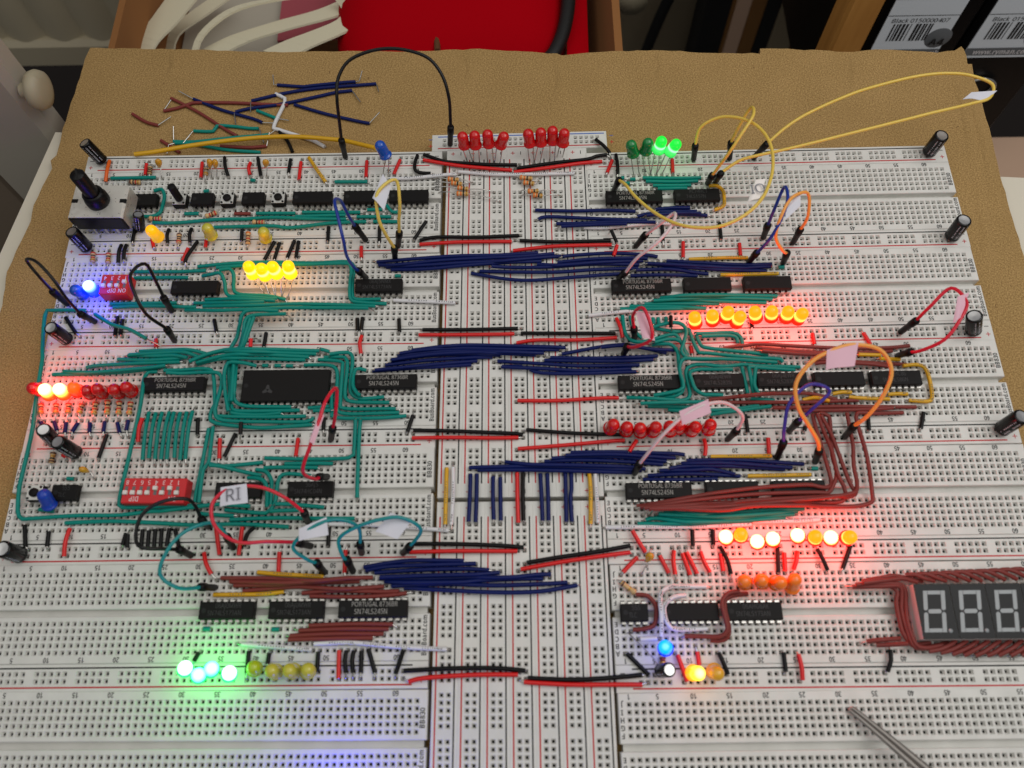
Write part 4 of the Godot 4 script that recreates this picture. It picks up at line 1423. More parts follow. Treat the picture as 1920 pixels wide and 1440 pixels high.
	wire("dark blue wire bridging the seam of the bus strips, second strip, right wire", "navy", [1789,11,1422,1789,18,1513,1786,11,1611], [0,1787,1423,1,1787,1617])
	wire("dark blue wire bridging the seam of the bus strips, third strip, left wire", "navy", [1852,11,1433,1852,18,1514,1855,11,1602], [0,1853,1423,1,1853,1617])
	wire("dark blue wire bridging the seam of the bus strips, third strip, right wire", "navy", [1880,11,1437,1881,18,1522,1882,11,1606], [0,1879,1423,1,1879,1617])
	wire("red wire bridging the seam of the bus strips, in the middle strip", "red", [1946,11,1418,1946,18,1515,1948,11,1615], [0,1945,1398,1,1945,1617])
	wire("black wire bridging the seam of the bus strips, in the middle strip", "black", [1969,11,1418,1967,18,1515,1969,11,1607], [0,1971,1398,1,1971,1617])
	wire("dark blue wire bridging the seam of the bus strips, fifth strip, left wire", "navy", [2036,11,1423,2039,18,1516,2041,11,1608], [0,2037,1423,1,2037,1617])
	wire("dark blue wire bridging the seam of the bus strips, fifth strip, right wire", "navy", [2063,11,1423,2064,18,1516,2064,11,1608], [0,2063,1423,1,2063,1617])
	wire("dark blue wire bridging the seam of the bus strips, sixth strip, left wire", "navy", [2133,11,1420,2132,18,1517,2131,11,1613], [0,2129,1398,1,2129,1617])
	wire("dark blue wire bridging the seam of the bus strips, sixth strip, right wire", "navy", [2156,11,1420,2155,18,1486,2150,18,1525,2153,11,1613], [0,2155,1398,1,2155,1617])
	wire("yellow wire bridging the seam of the bus strips, in the rightmost strip", "yellow", [2226,11,1419,2228,18,1498,2223,11,1623], [0,2221,1398,1,2221,1642])
	wire("white wire bridging the seam of the bus strips, in the rightmost strip", "white", [2249,11,1423,2250,18,1518,2251,11,1618], [0,2247,1423,1,2247,1617])
	wire("second from top of the dark blue bundle reaching the top right chips", "navy", [2037,11,207,2198,16,218,2359,16,217,2483,11,221], [0,2037,204,1,2491,224])
	wire("sixth from top of the dark blue bundle reaching the top right chips", "navy", [2050,11,256,2091,14,245,2264,16,257,2433,15,267,2530,10,268], [0,2037,255,1,2542,274])
	wire("seventh from top of the dark blue bundle reaching the top right chips", "navy", [2129,11,280,2239,16,283,2339,18,280,2411,27,285,2525,26,288,2565,30,292], [0,2129,280,1,2568,300])
	wire("eighth from top of the dark blue bundle reaching the top right chips", "navy", [2150,22,301,2319,31,300,2410,42,306,2435,42,306], [0,2129,306,1,2441,301])
	wire("fourth from top of the dark blue bundle reaching the top right chips", "navy", [2489,11,249,2554,15,237,2730,15,245,2798,11,249], [0,2466,250,1,2821,247])
	wire("topmost of the dark blue bundle reaching the top right chips", "navy", [2573,11,213,2644,16,209,2725,11,207], [0,2567,223,1,2745,197])
	wire("third from top of the dark blue bundle reaching the top right chips", "navy", [2584,21,231,2754,11,226], [0,2567,223,1,2770,222])
	wire("fifth from top of the dark blue bundle reaching the top right chips", "navy", [2528,30,255,2702,29,244,2767,25,247], [0,2516,249,1,2770,247])
	wire("fourth from top of the dark blue bundle leaving the second left board", "navy", [1408,11,502,1570,21,506,1742,22,491,1917,22,480,2060,11,470], [0,1402,504,1,2063,458])
	wire("third from top of the dark blue bundle leaving the second left board", "navy", [1386,11,489,1560,22,488,1734,22,478,1823,24,476,1890,34,480,1929,34,476,2089,15,452,2146,11,446], [0,1377,478,1,2155,433])
	wire("second from top of the dark blue bundle leaving the second left board", "navy", [1355,15,480,1395,23,486,1449,27,486,1619,22,466,1794,22,457,1968,20,450,2117,11,433], [0,1351,478,1,2129,433])
	wire("topmost of the dark blue bundle leaving the second left board", "navy", [1344,11,463,1520,22,455,1695,23,445,1869,19,441,2037,11,428,2046,10,427], [0,1326,453,1,2063,433])
	wire("sixth from top of the dark blue bundle leading to the second right board", "navy", [1756,11,525,1898,21,560,2018,22,570,2185,23,559,2349,17,544,2424,11,538], [0,1761,509,1,2441,548])
	wire("fifth from top of the dark blue bundle leading to the second right board", "navy", [1793,10,515,1963,20,528,2124,23,532,2299,23,522,2467,11,512,2477,11,511], [0,1787,509,1,2491,522])
	wire("fourth from top of the dark blue bundle leading to the second right board", "navy", [1844,36,506,1938,21,505,2104,23,506,2268,23,496,2444,13,493,2482,11,494], [0,1833,506,1,2491,497])
	wire("third from top of the dark blue bundle leading to the second right board", "navy", [2042,13,486,2108,30,501,2144,35,505,2308,34,493,2475,13,476,2501,11,475], [0,2037,483,1,2516,471])
	wire("second from top of the dark blue bundle leading to the second right board", "navy", [2129,11,477,2292,22,469,2474,22,467,2518,17,468], [0,2129,483,1,2516,471])
	wire("topmost of the dark blue bundle leading to the second right board", "navy", [2151,23,456,2194,18,447,2364,23,442,2508,17,449,2563,11,456], [0,2129,458,1,2567,470])
	wire("fifth from top of the dark blue bundle above the lit red LED row chips", "navy", [2440,11,548,2570,20,551,2727,11,552], [0,2441,548,1,2746,545])
	wire("fourth from top of the dark blue bundle above the lit red LED row chips", "navy", [2463,24,528,2527,17,522,2619,21,525,2723,19,542,2772,13,545], [0,2441,522,1,2771,545])
	wire("third from top of the dark blue bundle above the lit red LED row chips", "navy", [2508,11,490,2672,21,515,2840,20,530,3002,12,533,3024,11,533], [0,2491,497,1,3025,543])
	wire("second from top of the dark blue bundle above the lit red LED row chips", "navy", [2514,27,497,2691,30,512,2727,28,514,2775,31,519,2848,23,520,2897,26,524,2934,23,523,3044,11,512], [0,2491,497,1,3050,517])
	wire("topmost of the dark blue bundle above the lit red LED row chips", "navy", [2600,11,477,2762,21,496,2938,18,506,3012,16,504,3049,19,505], [0,2593,470,1,3050,517])
	wire("eighth from top of the dark blue bundle leaving the third left board", "navy", [1356,12,980,1529,23,973,1690,16,962,1762,11,956], [0,1354,973,1,1761,966])
	wire("seventh from top of the dark blue bundle leaving the third left board", "navy", [1369,30,983,1492,38,975,1657,26,955,1786,11,939], [0,1354,973,1,1787,941])
	wire("sixth from top of the dark blue bundle leaving the third left board", "navy", [1407,11,953,1577,23,939,1755,17,927,1849,11,923], [0,1404,948,1,1853,915])
	wire("fifth from top of the dark blue bundle leaving the third left board", "navy", [1428,12,934,1590,23,918,1751,19,912,1828,23,917,1859,18,916,1881,13,915], [0,1404,948,1,1879,915])
	wire("fourth from top of the dark blue bundle leaving the third left board", "navy", [1434,28,937,1604,39,919,1781,32,909,1851,33,914,2017,12,916,2028,11,916], [0,1430,948,1,2037,915])
	wire("third from top of the dark blue bundle leaving the third left board", "navy", [1455,11,913,1614,22,900,1789,23,900,1880,37,911,1912,37,912,2022,24,912,2059,15,909], [0,1455,922,1,2063,915])
	wire("second from top of the dark blue bundle leaving the third left board", "navy", [1465,24,907,1502,22,900,1578,30,894,1743,22,886,1919,23,894,2085,14,894,2123,11,892], [0,1455,897,1,2129,890])
	wire("topmost of the dark blue bundle leaving the third left board", "navy", [1515,11,887,1638,33,882,1672,34,880,1761,23,872,1927,22,878,2089,23,885,2125,22,887,2150,18,887], [0,1506,897,1,2155,890])
	wire("seventh from top of the dark blue bundle leading to the third right board", "navy", [2004,12,981,2049,17,999,2211,22,1006,2387,13,998,2437,10,996], [0,1995,975,1,2444,990])
	wire("sixth from top of the dark blue bundle leading to the third right board", "navy", [1971,11,966,1888,18,970,2049,23,982,2212,22,993,2379,13,985,2417,11,983], [0,1971,966,1,2419,991])
	wire("fifth from top of the dark blue bundle leading to the third right board", "navy", [1869,11,941,2032,21,958,2193,23,972,2362,15,969,2451,10,966], [0,1853,941,1,2470,965])
	wire("fourth from top of the dark blue bundle leading to the third right board", "navy", [2062,11,940,2229,23,951,2396,21,952,2510,11,943], [0,2063,941,1,2520,939])
	wire("third from top of the dark blue bundle leading to the third right board", "navy", [2087,11,928,2255,22,938,2419,22,936,2528,11,927], [0,2063,915,1,2546,914])
	wire("topmost of the dark blue bundle leading to the third right board", "navy", [2135,11,913,2293,23,888,2381,22,879,2416,23,882,2566,11,913], [0,2129,915,1,2571,913])
	wire("second from top of the dark blue bundle leading to the third right board", "navy", [2296,38,897,2399,39,890,2501,34,906,2599,16,904], [0,2286,898,1,2622,913])
	wire("seventh from top of the dark blue bundle leading to the fourth right board", "navy", [1791,10,1405,1966,23,1410,2138,25,1416,2314,18,1421,2402,11,1422], [0,1787,1398,1,2424,1412])
	wire("sixth from top of the dark blue bundle leading to the fourth right board", "navy", [1760,16,1397,1801,22,1397,1963,23,1396,2132,22,1401,2304,19,1409,2392,23,1415,2429,17,1415], [0,1761,1398,1,2449,1412])
	wire("fifth from top of the dark blue bundle leading to the fourth right board", "navy", [1900,13,1374,1957,30,1386,2014,36,1393,2179,35,1397,2318,29,1401,2366,23,1402,2419,28,1409,2443,28,1415], [0,1879,1372,1,2449,1412])
	wire("fourth from top of the dark blue bundle leading to the fourth right board", "navy", [2053,11,1373,2214,23,1374,2387,20,1382,2515,11,1391], [0,2037,1372,1,2525,1386])
	wire("third from top of the dark blue bundle leading to the fourth right board", "navy", [2080,23,1365,2179,19,1359,2342,23,1362,2505,13,1376,2529,11,1378], [0,2063,1372,1,2551,1386])
	wire("second from top of the dark blue bundle leading to the fourth right board", "navy", [2135,30,1355,2308,37,1355,2449,30,1362,2565,11,1365], [0,2129,1347,1,2576,1361])
	wire("topmost of the dark blue bundle leading to the fourth right board", "navy", [2157,11,1338,2327,23,1341,2489,21,1347,2574,15,1349,2602,12,1353], [0,2155,1347,1,2601,1361])
	wire("sixth from top of the dark blue bundle right of the pink-and-white cable plug", "navy", [2433,11,1450,2564,22,1456,2721,11,1451], [0,2424,1437,1,2729,1462])
	wire("fifth from top of the dark blue bundle right of the pink-and-white cable plug", "navy", [2453,11,1435,2614,23,1433,2786,13,1440,2808,11,1442], [0,2449,1437,1,2830,1436])
	wire("fourth from top of the dark blue bundle right of the pink-and-white cable plug", "navy", [2499,11,1415,2622,23,1418,2687,23,1415,2722,21,1419,2761,22,1429,2788,25,1438], [0,2500,1412,1,2805,1436])
	wire("third from top of the dark blue bundle right of the pink-and-white cable plug", "navy", [2536,24,1411,2602,20,1402,2763,23,1404,2929,14,1413,2984,11,1416], [0,2525,1412,1,2982,1411])
	wire("second from top of the dark blue bundle right of the pink-and-white cable plug", "navy", [2586,16,1389,2627,27,1392,2722,32,1393,2771,28,1394,2837,32,1400,3000,19,1411,3011,18,1411], [0,2576,1386,1,3033,1410])
	wire("topmost of the dark blue bundle right of the pink-and-white cable plug", "navy", [2608,11,1376,2784,23,1379,2954,22,1390,3061,11,1396], [0,2601,1386,1,3084,1385])
	wire("eighth from top of the dark blue bundle leaving the fifth left board", "navy", [1524,11,1854,1690,23,1866,1867,22,1875,2023,22,1873,2164,11,1850], [0,1505,1843,1,2175,1848])
	wire("seventh from top of the dark blue bundle leaving the fifth left board", "navy", [1479,15,1849,1522,21,1846,1695,22,1844,1860,23,1850,2022,17,1846,2128,10,1840], [0,1480,1843,1,2129,1846])
	wire("sixth from top of the dark blue bundle leaving the fifth left board", "navy", [1452,12,1831,1526,32,1838,1703,36,1839,1753,32,1837,1820,23,1831,1995,15,1825,2038,11,1827], [0,1429,1818,1,2037,1820])
	wire("fifth from top of the dark blue bundle leaving the fifth left board", "navy", [1431,18,1820,1598,22,1823,1768,24,1820,1869,38,1824,1935,36,1822,2010,23,1813,2067,13,1809], [0,1429,1818,1,2063,1820])
	wire("fourth from top of the dark blue bundle leaving the fifth left board", "navy", [1436,34,1818,1596,35,1814,1769,37,1812,1806,33,1810,1877,13,1802], [0,1429,1818,1,1879,1795])
	wire("third from top of the dark blue bundle leaving the fifth left board", "navy", [1412,11,1798,1576,23,1791,1747,18,1788,1838,11,1792], [0,1404,1793,1,1853,1795])
	wire("second from top of the dark blue bundle leaving the fifth left board", "navy", [1377,12,1789,1469,22,1777,1635,21,1772,1789,11,1768], [0,1378,1793,1,1787,1769])
	wire("topmost of the dark blue bundle leaving the fifth left board", "navy", [1369,11,1777,1528,23,1757,1705,13,1756,1744,11,1757], [0,1353,1793,1,1761,1769])
	wire("medium-length teal level wire near the lone yellow bead capacitor", "teal", [97,10,0,262,12,1,305,10,-1], [0,76,0,1,305,0], 0.82, "link_wire")
	wire("teal wire curling round the right end of the first 8-pin chip", "teal", [308,11,74,344,13,68,362,13,108,362,13,140,355,13,193,324,12,210,282,11,210], [0,305,76,1,279,203])
	wire("tiny teal link near the second 8-pin chip", "teal", [536,10,79,559,10,77], [0,533,76,1,559,76], 0.82, "link_wire")
	wire("tiny teal link near the third 8-pin chip", "teal", [743,10,21,764,10,25], [0,737,25,1,762,25], 0.82, "link_wire")
	wire("short teal level wire near the second 8-pin chip", "teal", [466,10,199,530,10,198], [0,457,203,1,533,203])
	wire("fifth from top of the teal wires below the top left chips", "teal", [330,10,244,441,13,248,614,15,235,715,15,234,745,15,235,871,15,228,1032,14,237,1196,10,240], [0,330,254,1,1219,229])
	wire("seventh from top of the teal wires below the top left chips", "teal", [608,10,272,782,15,273,876,15,273,956,15,283,1125,15,263,1286,10,254], [0,584,279,1,1295,254])
	wire("topmost of the teal wires below the top left chips", "teal", [789,11,203,952,11,205,965,11,205], [0,787,203,1,965,203])
	wire("second from top of the teal wires below the top left chips", "teal", [996,11,201,1174,13,205,1256,10,205], [0,991,203,1,1270,203])
	wire("third from top of the teal wires below the top left chips", "teal", [966,10,222,1133,13,221,1192,10,219], [0,965,229,1,1194,229])
	wire("fourth from top of the teal wires below the top left chips", "teal", [1242,11,229,1346,14,232,1396,11,232], [0,1219,229,1,1397,229])
	wire("sixth from top of the teal wires below the top left chips", "teal", [1317,10,254,1424,10,257], [0,1295,254,1,1422,254])
	wire("teal wire just above the unmarked chips of the top left board", "teal", [1130,11,39,1201,15,43,1278,11,41], [0,1118,51,1,1295,51])
	wire("small teal wire below the paper flag of the yellow jumper", "teal", [1286,10,192,1354,10,191], [0,1270,203,1,1372,203])
	wire("teal wire curling down from the chip behind the yellow jumper", "teal", [1372,14,171,1400,15,208,1440,12,205], [0,1372,178,1,1448,203])
	wire("small brown wire below the third 8-pin chip", "brown", [691,10,202,763,10,204], [0,686,203,1,762,203])
	wire("short orange rail link near the metal potentiometer", "orange", [74,11,-97,79,22,-33,78,13,21], [0,76,-98,1,76,25], 0.82, "link_wire")
	wire("short red rail link near the lone yellow bead capacitor", "red", [248,9,-78,252,9,-15], [0,254,-98,1,254,0], 0.82, "link_wire")
	wire("left of two: short red rail link near the two yellow bead capacitors", "red", [506,9,-81,511,9,1], [0,508,-98,1,508,0], 0.82, "link_wire")
	wire("left of two: short black rail link near the two yellow bead capacitors", "black", [608,13,-106,620,22,-51,637,13,-2], [0,610,-98,1,635,0], 0.82, "link_wire")
	wire("right of two: short red rail link near the two yellow bead capacitors", "red", [733,16,-70,730,22,-38,738,16,-3], [0,737,-72,1,737,0], 0.82, "link_wire")
	wire("right of two: short black rail link near the two yellow bead capacitors", "black", [761,9,-103,786,9,-2], [0,762,-98,1,787,0], 0.82, "link_wire")
	wire("short black rail link near the third push button", "black", [914,9,-92,912,9,-17], [0,914,-98,1,914,0], 0.82, "link_wire")
	wire("short red rail link near the third push button", "red", [964,9,-75,963,9,23], [0,965,-98,1,965,25], 0.82, "link_wire")
	wire("short yellow rail link near the narrow blue loop", "yellow", [999,11,-98,1047,22,-18,1087,11,39], [0,991,-98,1,1092,51], 0.82, "link_wire")
	wire("short red rail link near the narrow blue loop", "red", [1268,9,-75,1269,9,15], [0,1270,-98,1,1270,25], 0.82, "link_wire")
	wire("short red rail link near the pale yellow flagged cable", "red", [1421,9,-79,1396,9,0], [0,1422,-98,1,1397,0], 0.82, "link_wire")
	wire("black L-shaped wire at the right end of the top left board", "black", [1501,12,-101,1491,15,-57,1495,15,-13,1528,14,0,1565,11,0], [0,1499,-98,1,1575,0])
	wire("left of two: short black rail link near the amber LED by the potentiometer", "black", [253,9,265,254,9,340], [0,254,254,1,254,352], 0.82, "link_wire")
	wire("right of two: short black rail link near the amber LED by the potentiometer", "black", [411,16,283,409,22,315,415,16,353], [0,406,279,1,406,352], 0.82, "link_wire")
	wire("left of two: short black rail link near the middle dull yellow LED", "black", [511,16,281,509,22,317,514,16,352], [0,508,279,1,508,352], 0.82, "link_wire")
	wire("tiny black link near the second dull yellow LED", "black", [740,24,295,742,17,348], [0,737,279,1,737,352], 0.82, "link_wire")
	wire("tiny red link near the amber LED by the potentiometer", "red", [339,9,329,353,9,370], [0,335,318,1,356,377], 0.82, "link_wire")
	wire("tiny red link near the middle dull yellow LED", "red", [581,9,338,583,9,374], [0,581,327,1,584,377], 0.82, "link_wire")
	wire("short black rail link near the leftmost unmarked long chip", "black", [1119,9,278,1121,9,349], [0,1118,279,1,1118,352], 0.82, "link_wire")
	wire("left of two: short black rail link near the rightmost unmarked long chip", "black", [1346,9,278,1349,9,356], [0,1346,279,1,1346,377], 0.82, "link_wire")
	wire("right of two: short black rail link near the rightmost unmarked long chip", "black", [1552,9,256,1503,9,348], [0,1549,254,1,1499,352], 0.82, "link_wire")
	wire("left of two: short black rail link near the blue-lit striped resistors", "black", [212,16,361,210,22,399,211,13,449], [0,203,352,1,208,449], 0.82, "link_wire")
	wire("right of two: short black rail link near the blue-lit striped resistors", "black", [234,16,361,233,22,399,236,16,436], [0,229,352,1,234,449], 0.82, "link_wire")
	wire("short red rail link near the middle dull yellow LED", "red", [507,9,378,492,9,444], [0,508,377,1,488,450], 0.82, "link_wire")
	wire("right of two: short black rail link near the middle dull yellow LED", "black", [545,11,345,514,22,429,511,21,458], [0,559,352,1,513,476], 0.82, "link_wire")
	wire("short black rail link near the second dull yellow LED", "black", [886,9,350,851,9,442], [0,889,352,1,843,451], 0.82, "link_wire")
	wire("leftmost short black rail link near the four amber LEDs", "black", [909,9,357,894,9,440], [0,914,352,1,894,451], 0.82, "link_wire")
	wire("second from left short black rail link near the four amber LEDs", "black", [974,9,346,950,9,433], [0,977,335,1,945,452], 0.82, "link_wire")
	wire("rightmost short black rail link near the four amber LEDs", "black", [992,9,350,988,9,434], [0,991,352,1,996,452], 0.82, "link_wire")
	wire("short red rail link near the chip under the blue plug", "red", [1271,9,382,1275,9,438], [0,1270,377,1,1275,453], 0.82, "link_wire")
	wire("black wire from the blue-lined strip down to the top right board", "black", [2324,13,-174,2358,22,-131,2386,16,-94], [0,2308,-174,1,2387,-76], 0.82, "link_wire")
	wire("short red rail link near the printed chip under the yellow circle cable", "red", [2395,9,-59,2368,9,10], [0,2387,-76,1,2362,22], 0.82, "link_wire")
	wire("short black rail link near the green LEDs", "black", [2413,11,-89,2416,22,-24,2415,16,24], [0,2413,-99,1,2413,47], 0.82, "link_wire")
	wire("short red rail link near the green LEDs", "red", [2669,9,-58,2666,9,15], [0,2666,-78,1,2667,19], 0.82, "link_wire")
	wire("left of two: short black rail link near the narrow white-pink loop", "black", [2365,47,339,2389,24,388], [0,2361,329,1,2390,399], 0.82, "link_wire")
	wire("right of two: short black rail link near the narrow white-pink loop", "black", [2596,9,297,2594,9,374], [0,2593,274,1,2594,397], 0.82, "link_wire")
	wire("short black rail link near the chip framed by a yellow wire", "black", [2849,9,286,2848,9,368], [0,2847,272,1,2847,370], 0.82, "link_wire")
	wire("tiny red link near the printed chip above the small red loop", "red", [2388,37,411,2371,36,462], [0,2390,399,1,2364,472], 0.82, "link_wire")
	wire("short red rail link near the narrow white-pink loop", "red", [2681,9,381,2674,9,461], [0,2670,371,1,2669,470], 0.82, "link_wire")
	wire("short red rail link near the dark blue narrow loop", "red", [2925,9,393,2923,9,455], [0,2924,395,1,2923,467], 0.82, "link_wire")
	wire("leftmost tiny teal link near the printed chip under the yellow circle cable", "teal", [2429,10,40,2444,10,40], [0,2413,47,1,2464,46], 0.82, "link_wire")
	wire("rightmost tiny teal link near the printed chip under the yellow circle cable", "teal", [2470,10,48,2494,10,48], [0,2464,46,1,2515,46], 0.82, "link_wire")
	wire("second from left tiny teal link near the printed chip under the yellow circle cable", "teal", [2445,10,70,2467,10,70], [0,2439,72,1,2490,72], 0.82, "link_wire")
	wire("topmost of the stepped teal wires above the top right chips", "teal", [2527,10,42,2693,13,49,2789,10,46], [0,2515,46,1,2794,44])
	wire("second from top of the stepped teal wires above the top right chips", "teal", [2540,10,61,2673,14,69,2774,10,63], [0,2540,71,1,2794,69])
	wire("third from top of the stepped teal wires above the top right chips", "teal", [2570,11,85,2672,14,89,2741,11,86], [0,2566,96,1,2744,95])
	wire("fourth from top of the stepped teal wires above the top right chips", "teal", [2591,12,103,2653,22,110,2686,20,108,2720,15,105], [0,2591,96,1,2718,95])
	wire("yellow U-shaped wire round the end of the top right chip", "yellow", [2821,12,92,2855,15,94,2881,15,122,2881,15,162,2875,15,201,2833,13,221], [0,2820,94,1,2821,221])
	wire("yellow wire along row J of the second right board", "yellow", [2698,10,470,2872,14,467,2952,10,467], [0,2694,469,1,2974,467])
	wire("yellow wire glowing orange at its left end", "yellow", [2826,10,549,2994,14,550,3073,10,546], [0,2822,544,1,3076,542])
	wire("tiny teal link near the lit red LED row", "teal", [3079,10,515,3103,10,515], [0,3076,517,1,3101,516], 0.82, "link_wire")
	wire("topmost of the teal pair left of the amber LEDs", "teal", [288,10,494,460,15,499,510,15,499,603,11,493], [0,284,500,1,615,501])
	wire("second from top of the teal pair left of the amber LEDs", "teal", [294,10,525,466,15,528,530,11,528], [0,284,526,1,538,526])
	wire("inner long teal wire running right and round the chip of the second left board", "teal", [564,11,473,734,21,464,898,24,464,1074,24,471,1205,24,466,1241,24,478,1254,24,509,1248,24,546,1251,21,623,1267,19,648,1372,11,645], [0,564,476,1,1376,656])
	wire("outer long teal wire running right and round the chip of the second left board", "teal", [653,27,489,769,27,480,812,23,476,919,37,484,1080,39,485,1201,37,482,1235,37,491,1243,37,534,1240,35,567,1246,28,651,1292,20,664,1398,11,668], [0,640,501,1,1402,656])
	wire("right one of two teal wires bent down beside the left chip", "teal", [674,42,510,717,40,504,734,32,528,735,22,558,738,18,592,764,18,616,888,18,626,965,12,642], [0,665,501,1,970,655])
	wire("left one of two teal wires bent down beside the left chip", "teal", [599,29,531,642,45,533,684,53,532,703,38,570,705,24,601,723,23,626,768,29,633,934,30,648], [0,589,527,1,944,655])
	wire("topmost of the teal bundle below the four amber LEDs", "teal", [619,11,637,663,18,640,761,41,651,921,46,664,932,46,666], [0,614,628,1,944,655])
	wire("fourth from top of the teal bundle below the four amber LEDs", "teal", [572,11,652,612,15,655,777,56,677,869,61,679,891,60,678], [0,563,654,1,893,680])
	wire("third from top of the teal bundle below the four amber LEDs", "teal", [227,10,667,389,18,667,541,16,673,585,11,671], [0,208,678,1,589,679])
	wire("second from top of the teal bundle below the four amber LEDs", "teal", [213,11,651,380,17,653,499,11,650], [0,208,652,1,513,653])
	wire("fifth from top of the teal bundle below the four amber LEDs", "teal", [624,32,680,772,66,697,888,69,697,948,60,690,988,40,678,1018,23,669,1050,18,667,1206,19,674,1251,27,681,1298,29,685,1354,26,686], [0,614,679,1,1376,681])
	wire("sixth from top of the teal bundle below the four amber LEDs", "teal", [542,14,688,614,43,704,717,66,718,878,70,715,985,67,710,1023,59,706,1057,39,696,1083,21,687,1118,17,686,1277,43,703,1328,44,705], [0,538,679,1,1351,707])
	wire("third from left of the bent teal wires dropping to the third left board", "teal", [958,70,726,841,70,721,807,67,740,800,57,770,790,38,797,783,27,826,762,26,879,760,26,926,786,26,1093,797,26,1128,824,26,1152,993,19,1151,1071,11,1147], [0,969,731,1,1074,1151])
	wire("second from left of the bent teal wires dropping to the third left board", "teal", [991,70,740,856,70,745,825,70,769,821,64,814,812,48,844,800,31,874,785,26,904,779,26,940,790,40,1059,788,39,1118,787,33,1152,829,25,1165,921,22,1169,1004,31,1165], [0,995,731,1,1023,1176])
	wire("fourth from left of the bent teal wires dropping to the third left board", "teal", [858,69,753,842,69,829,835,65,861,812,47,901,796,33,929,797,31,962,807,47,1038,809,48,1072,812,42,1109,854,28,1132,1022,14,1133,1036,12,1134], [0,868,731,1,1049,1126])
	wire("leftmost of the bent teal wires dropping to the third left board", "teal", [844,69,758,829,69,842,823,63,874,810,53,900,793,45,929,792,44,962,806,56,1122], [0,842,731,1,795,1126])
	wire("short black rail link near the chip left of the amber LEDs", "black", [669,9,731,686,9,789], [0,665,730,1,690,803], 0.82, "link_wire")
	wire("short black rail link near the largest chip", "black", [897,9,796,894,9,861], [0,893,803,1,893,872], 0.82, "link_wire")
	wire("tiny red link near the largest chip", "red", [858,70,854,860,70,891], [0,868,829,1,871,897], 0.82, "link_wire")
	wire("leftmost short black rail link near the chip under the blue plug", "black", [1276,9,735,1281,9,792], [0,1274,732,1,1274,804], 0.82, "link_wire")
	wire("second from left short black rail link near the chip under the blue plug", "black", [1299,9,731,1297,9,790], [0,1300,732,1,1299,804], 0.82, "link_wire")
	wire("short red rail link near the printed chip by the bus strips", "red", [1303,16,820,1297,22,854,1304,16,902], [0,1299,804,1,1303,922], 0.82, "link_wire")
	wire("rightmost short black rail link near the chip under the blue plug", "black", [1453,9,740,1458,9,800], [0,1452,733,1,1452,805], 0.82, "link_wire")
	wire("short black rail link near the fallen blue-lit capacitor", "black", [31,9,712,91,9,789], [0,30,703,1,106,801], 0.82, "link_wire")
	wire("left of two: short black rail link near the black loop cable by that switch", "black", [254,9,711,258,9,800], [0,258,703,1,258,801], 0.82, "link_wire")
	wire("right of two: short black rail link near the black loop cable by that switch", "black", [278,9,725,281,9,797], [0,284,703,1,283,801], 0.82, "link_wire")
	wire("tiny red link near the black loop cable by that switch", "red", [435,9,819,441,9,859], [0,436,802,1,443,870], 0.82, "link_wire")
	wire("tiny teal link near the chip under the blue plug", "teal", [1427,10,532,1452,10,533], [0,1427,529,1,1453,529], 0.82, "link_wire")
	o = wire("loose-ended teal wire lit blue, sloping towards the third left board", "teal", [165,26,708,250,50,764,288,52,779,340,50,795,410,41,833], [])
	put("bare_end", tube_mesh(tenths([161,20,705,144,5,689]), 0.00033, 6), mats["tin"], o)
	put("bare_end", tube_mesh(tenths([396,20,820,433,25,841,466,20,858]), 0.00033, 6), mats["tin"], o)
	wire("seventh from top of the teal bundle above the red LED row on the left", "teal", [33,11,977,193,22,981,357,22,972,495,11,946], [0,33,974,1,515,948])
	wire("sixth from top of the teal bundle above the red LED row on the left", "teal", [81,19,967,164,34,979,235,38,980,412,32,963,503,28,950], [0,58,974,1,515,948])
	wire("fifth from top of the teal bundle above the red LED row on the left", "teal", [170,12,950,200,16,943,366,21,936,530,12,928,553,11,927], [0,160,948,1,566,923])
	wire("fourth from top of the teal bundle above the red LED row on the left", "teal", [292,11,912,432,22,922,583,11,907], [0,287,923,1,592,897])
	wire("third from top of the teal bundle above the red LED row on the left", "teal", [331,11,895,447,23,904,534,24,903,588,27,916], [0,312,897,1,592,923])
	wire("topmost of the teal bundle above the red LED row on the left", "teal", [378,12,877,540,22,876,591,23,878,639,18,888,676,13,899], [0,367,878,1,693,897])
	wire("second from top of the teal bundle above the red LED row on the left", "teal", [343,27,899,512,23,888,576,29,892,615,25,904,645,23,917], [0,338,897,1,668,923])
	wire("second from top of the teal wires arching left of the largest chip", "teal", [503,36,975,571,26,970,680,33,970,710,32,1003,739,32,1157,766,32,1176,935,32,1182,995,37,1183,1032,30,1181,1077,16,1175,1099,13,1173], [0,490,974,1,1100,1176])
	wire("third from top of the teal wires arching left of the largest chip", "teal", [522,51,991,578,37,990,621,31,986,700,43,989,737,42,997,749,35,1038,742,46,1135,743,44,1170,776,35,1195,944,31,1202,1105,17,1198,1128,14,1179], [0,515,999,1,1125,1176])
	wire("fourth from top of the teal wires arching left of the largest chip", "teal", [736,42,1129,720,33,1170,743,30,1204,908,30,1226,1010,30,1224,1128,13,1210], [0,744,1126,1,1139,1208])
	wire("topmost of the teal wires arching left of the largest chip", "teal", [880,30,958,845,46,953,805,54,950,771,51,951,759,48,983,764,50,1035,774,43,1090,796,48,1162], [0,896,948,1,795,1177])
	wire("long teal wire from the printed chip down past the red 8-way switch", "teal", [467,13,971,430,16,975,423,25,1009,430,39,1043,435,45,1080,434,40,1112,429,31,1141,426,26,1173,418,26,1337,411,26,1511,423,26,1539,453,26,1543,632,24,1540,760,13,1535], [0,490,974,1,768,1547])
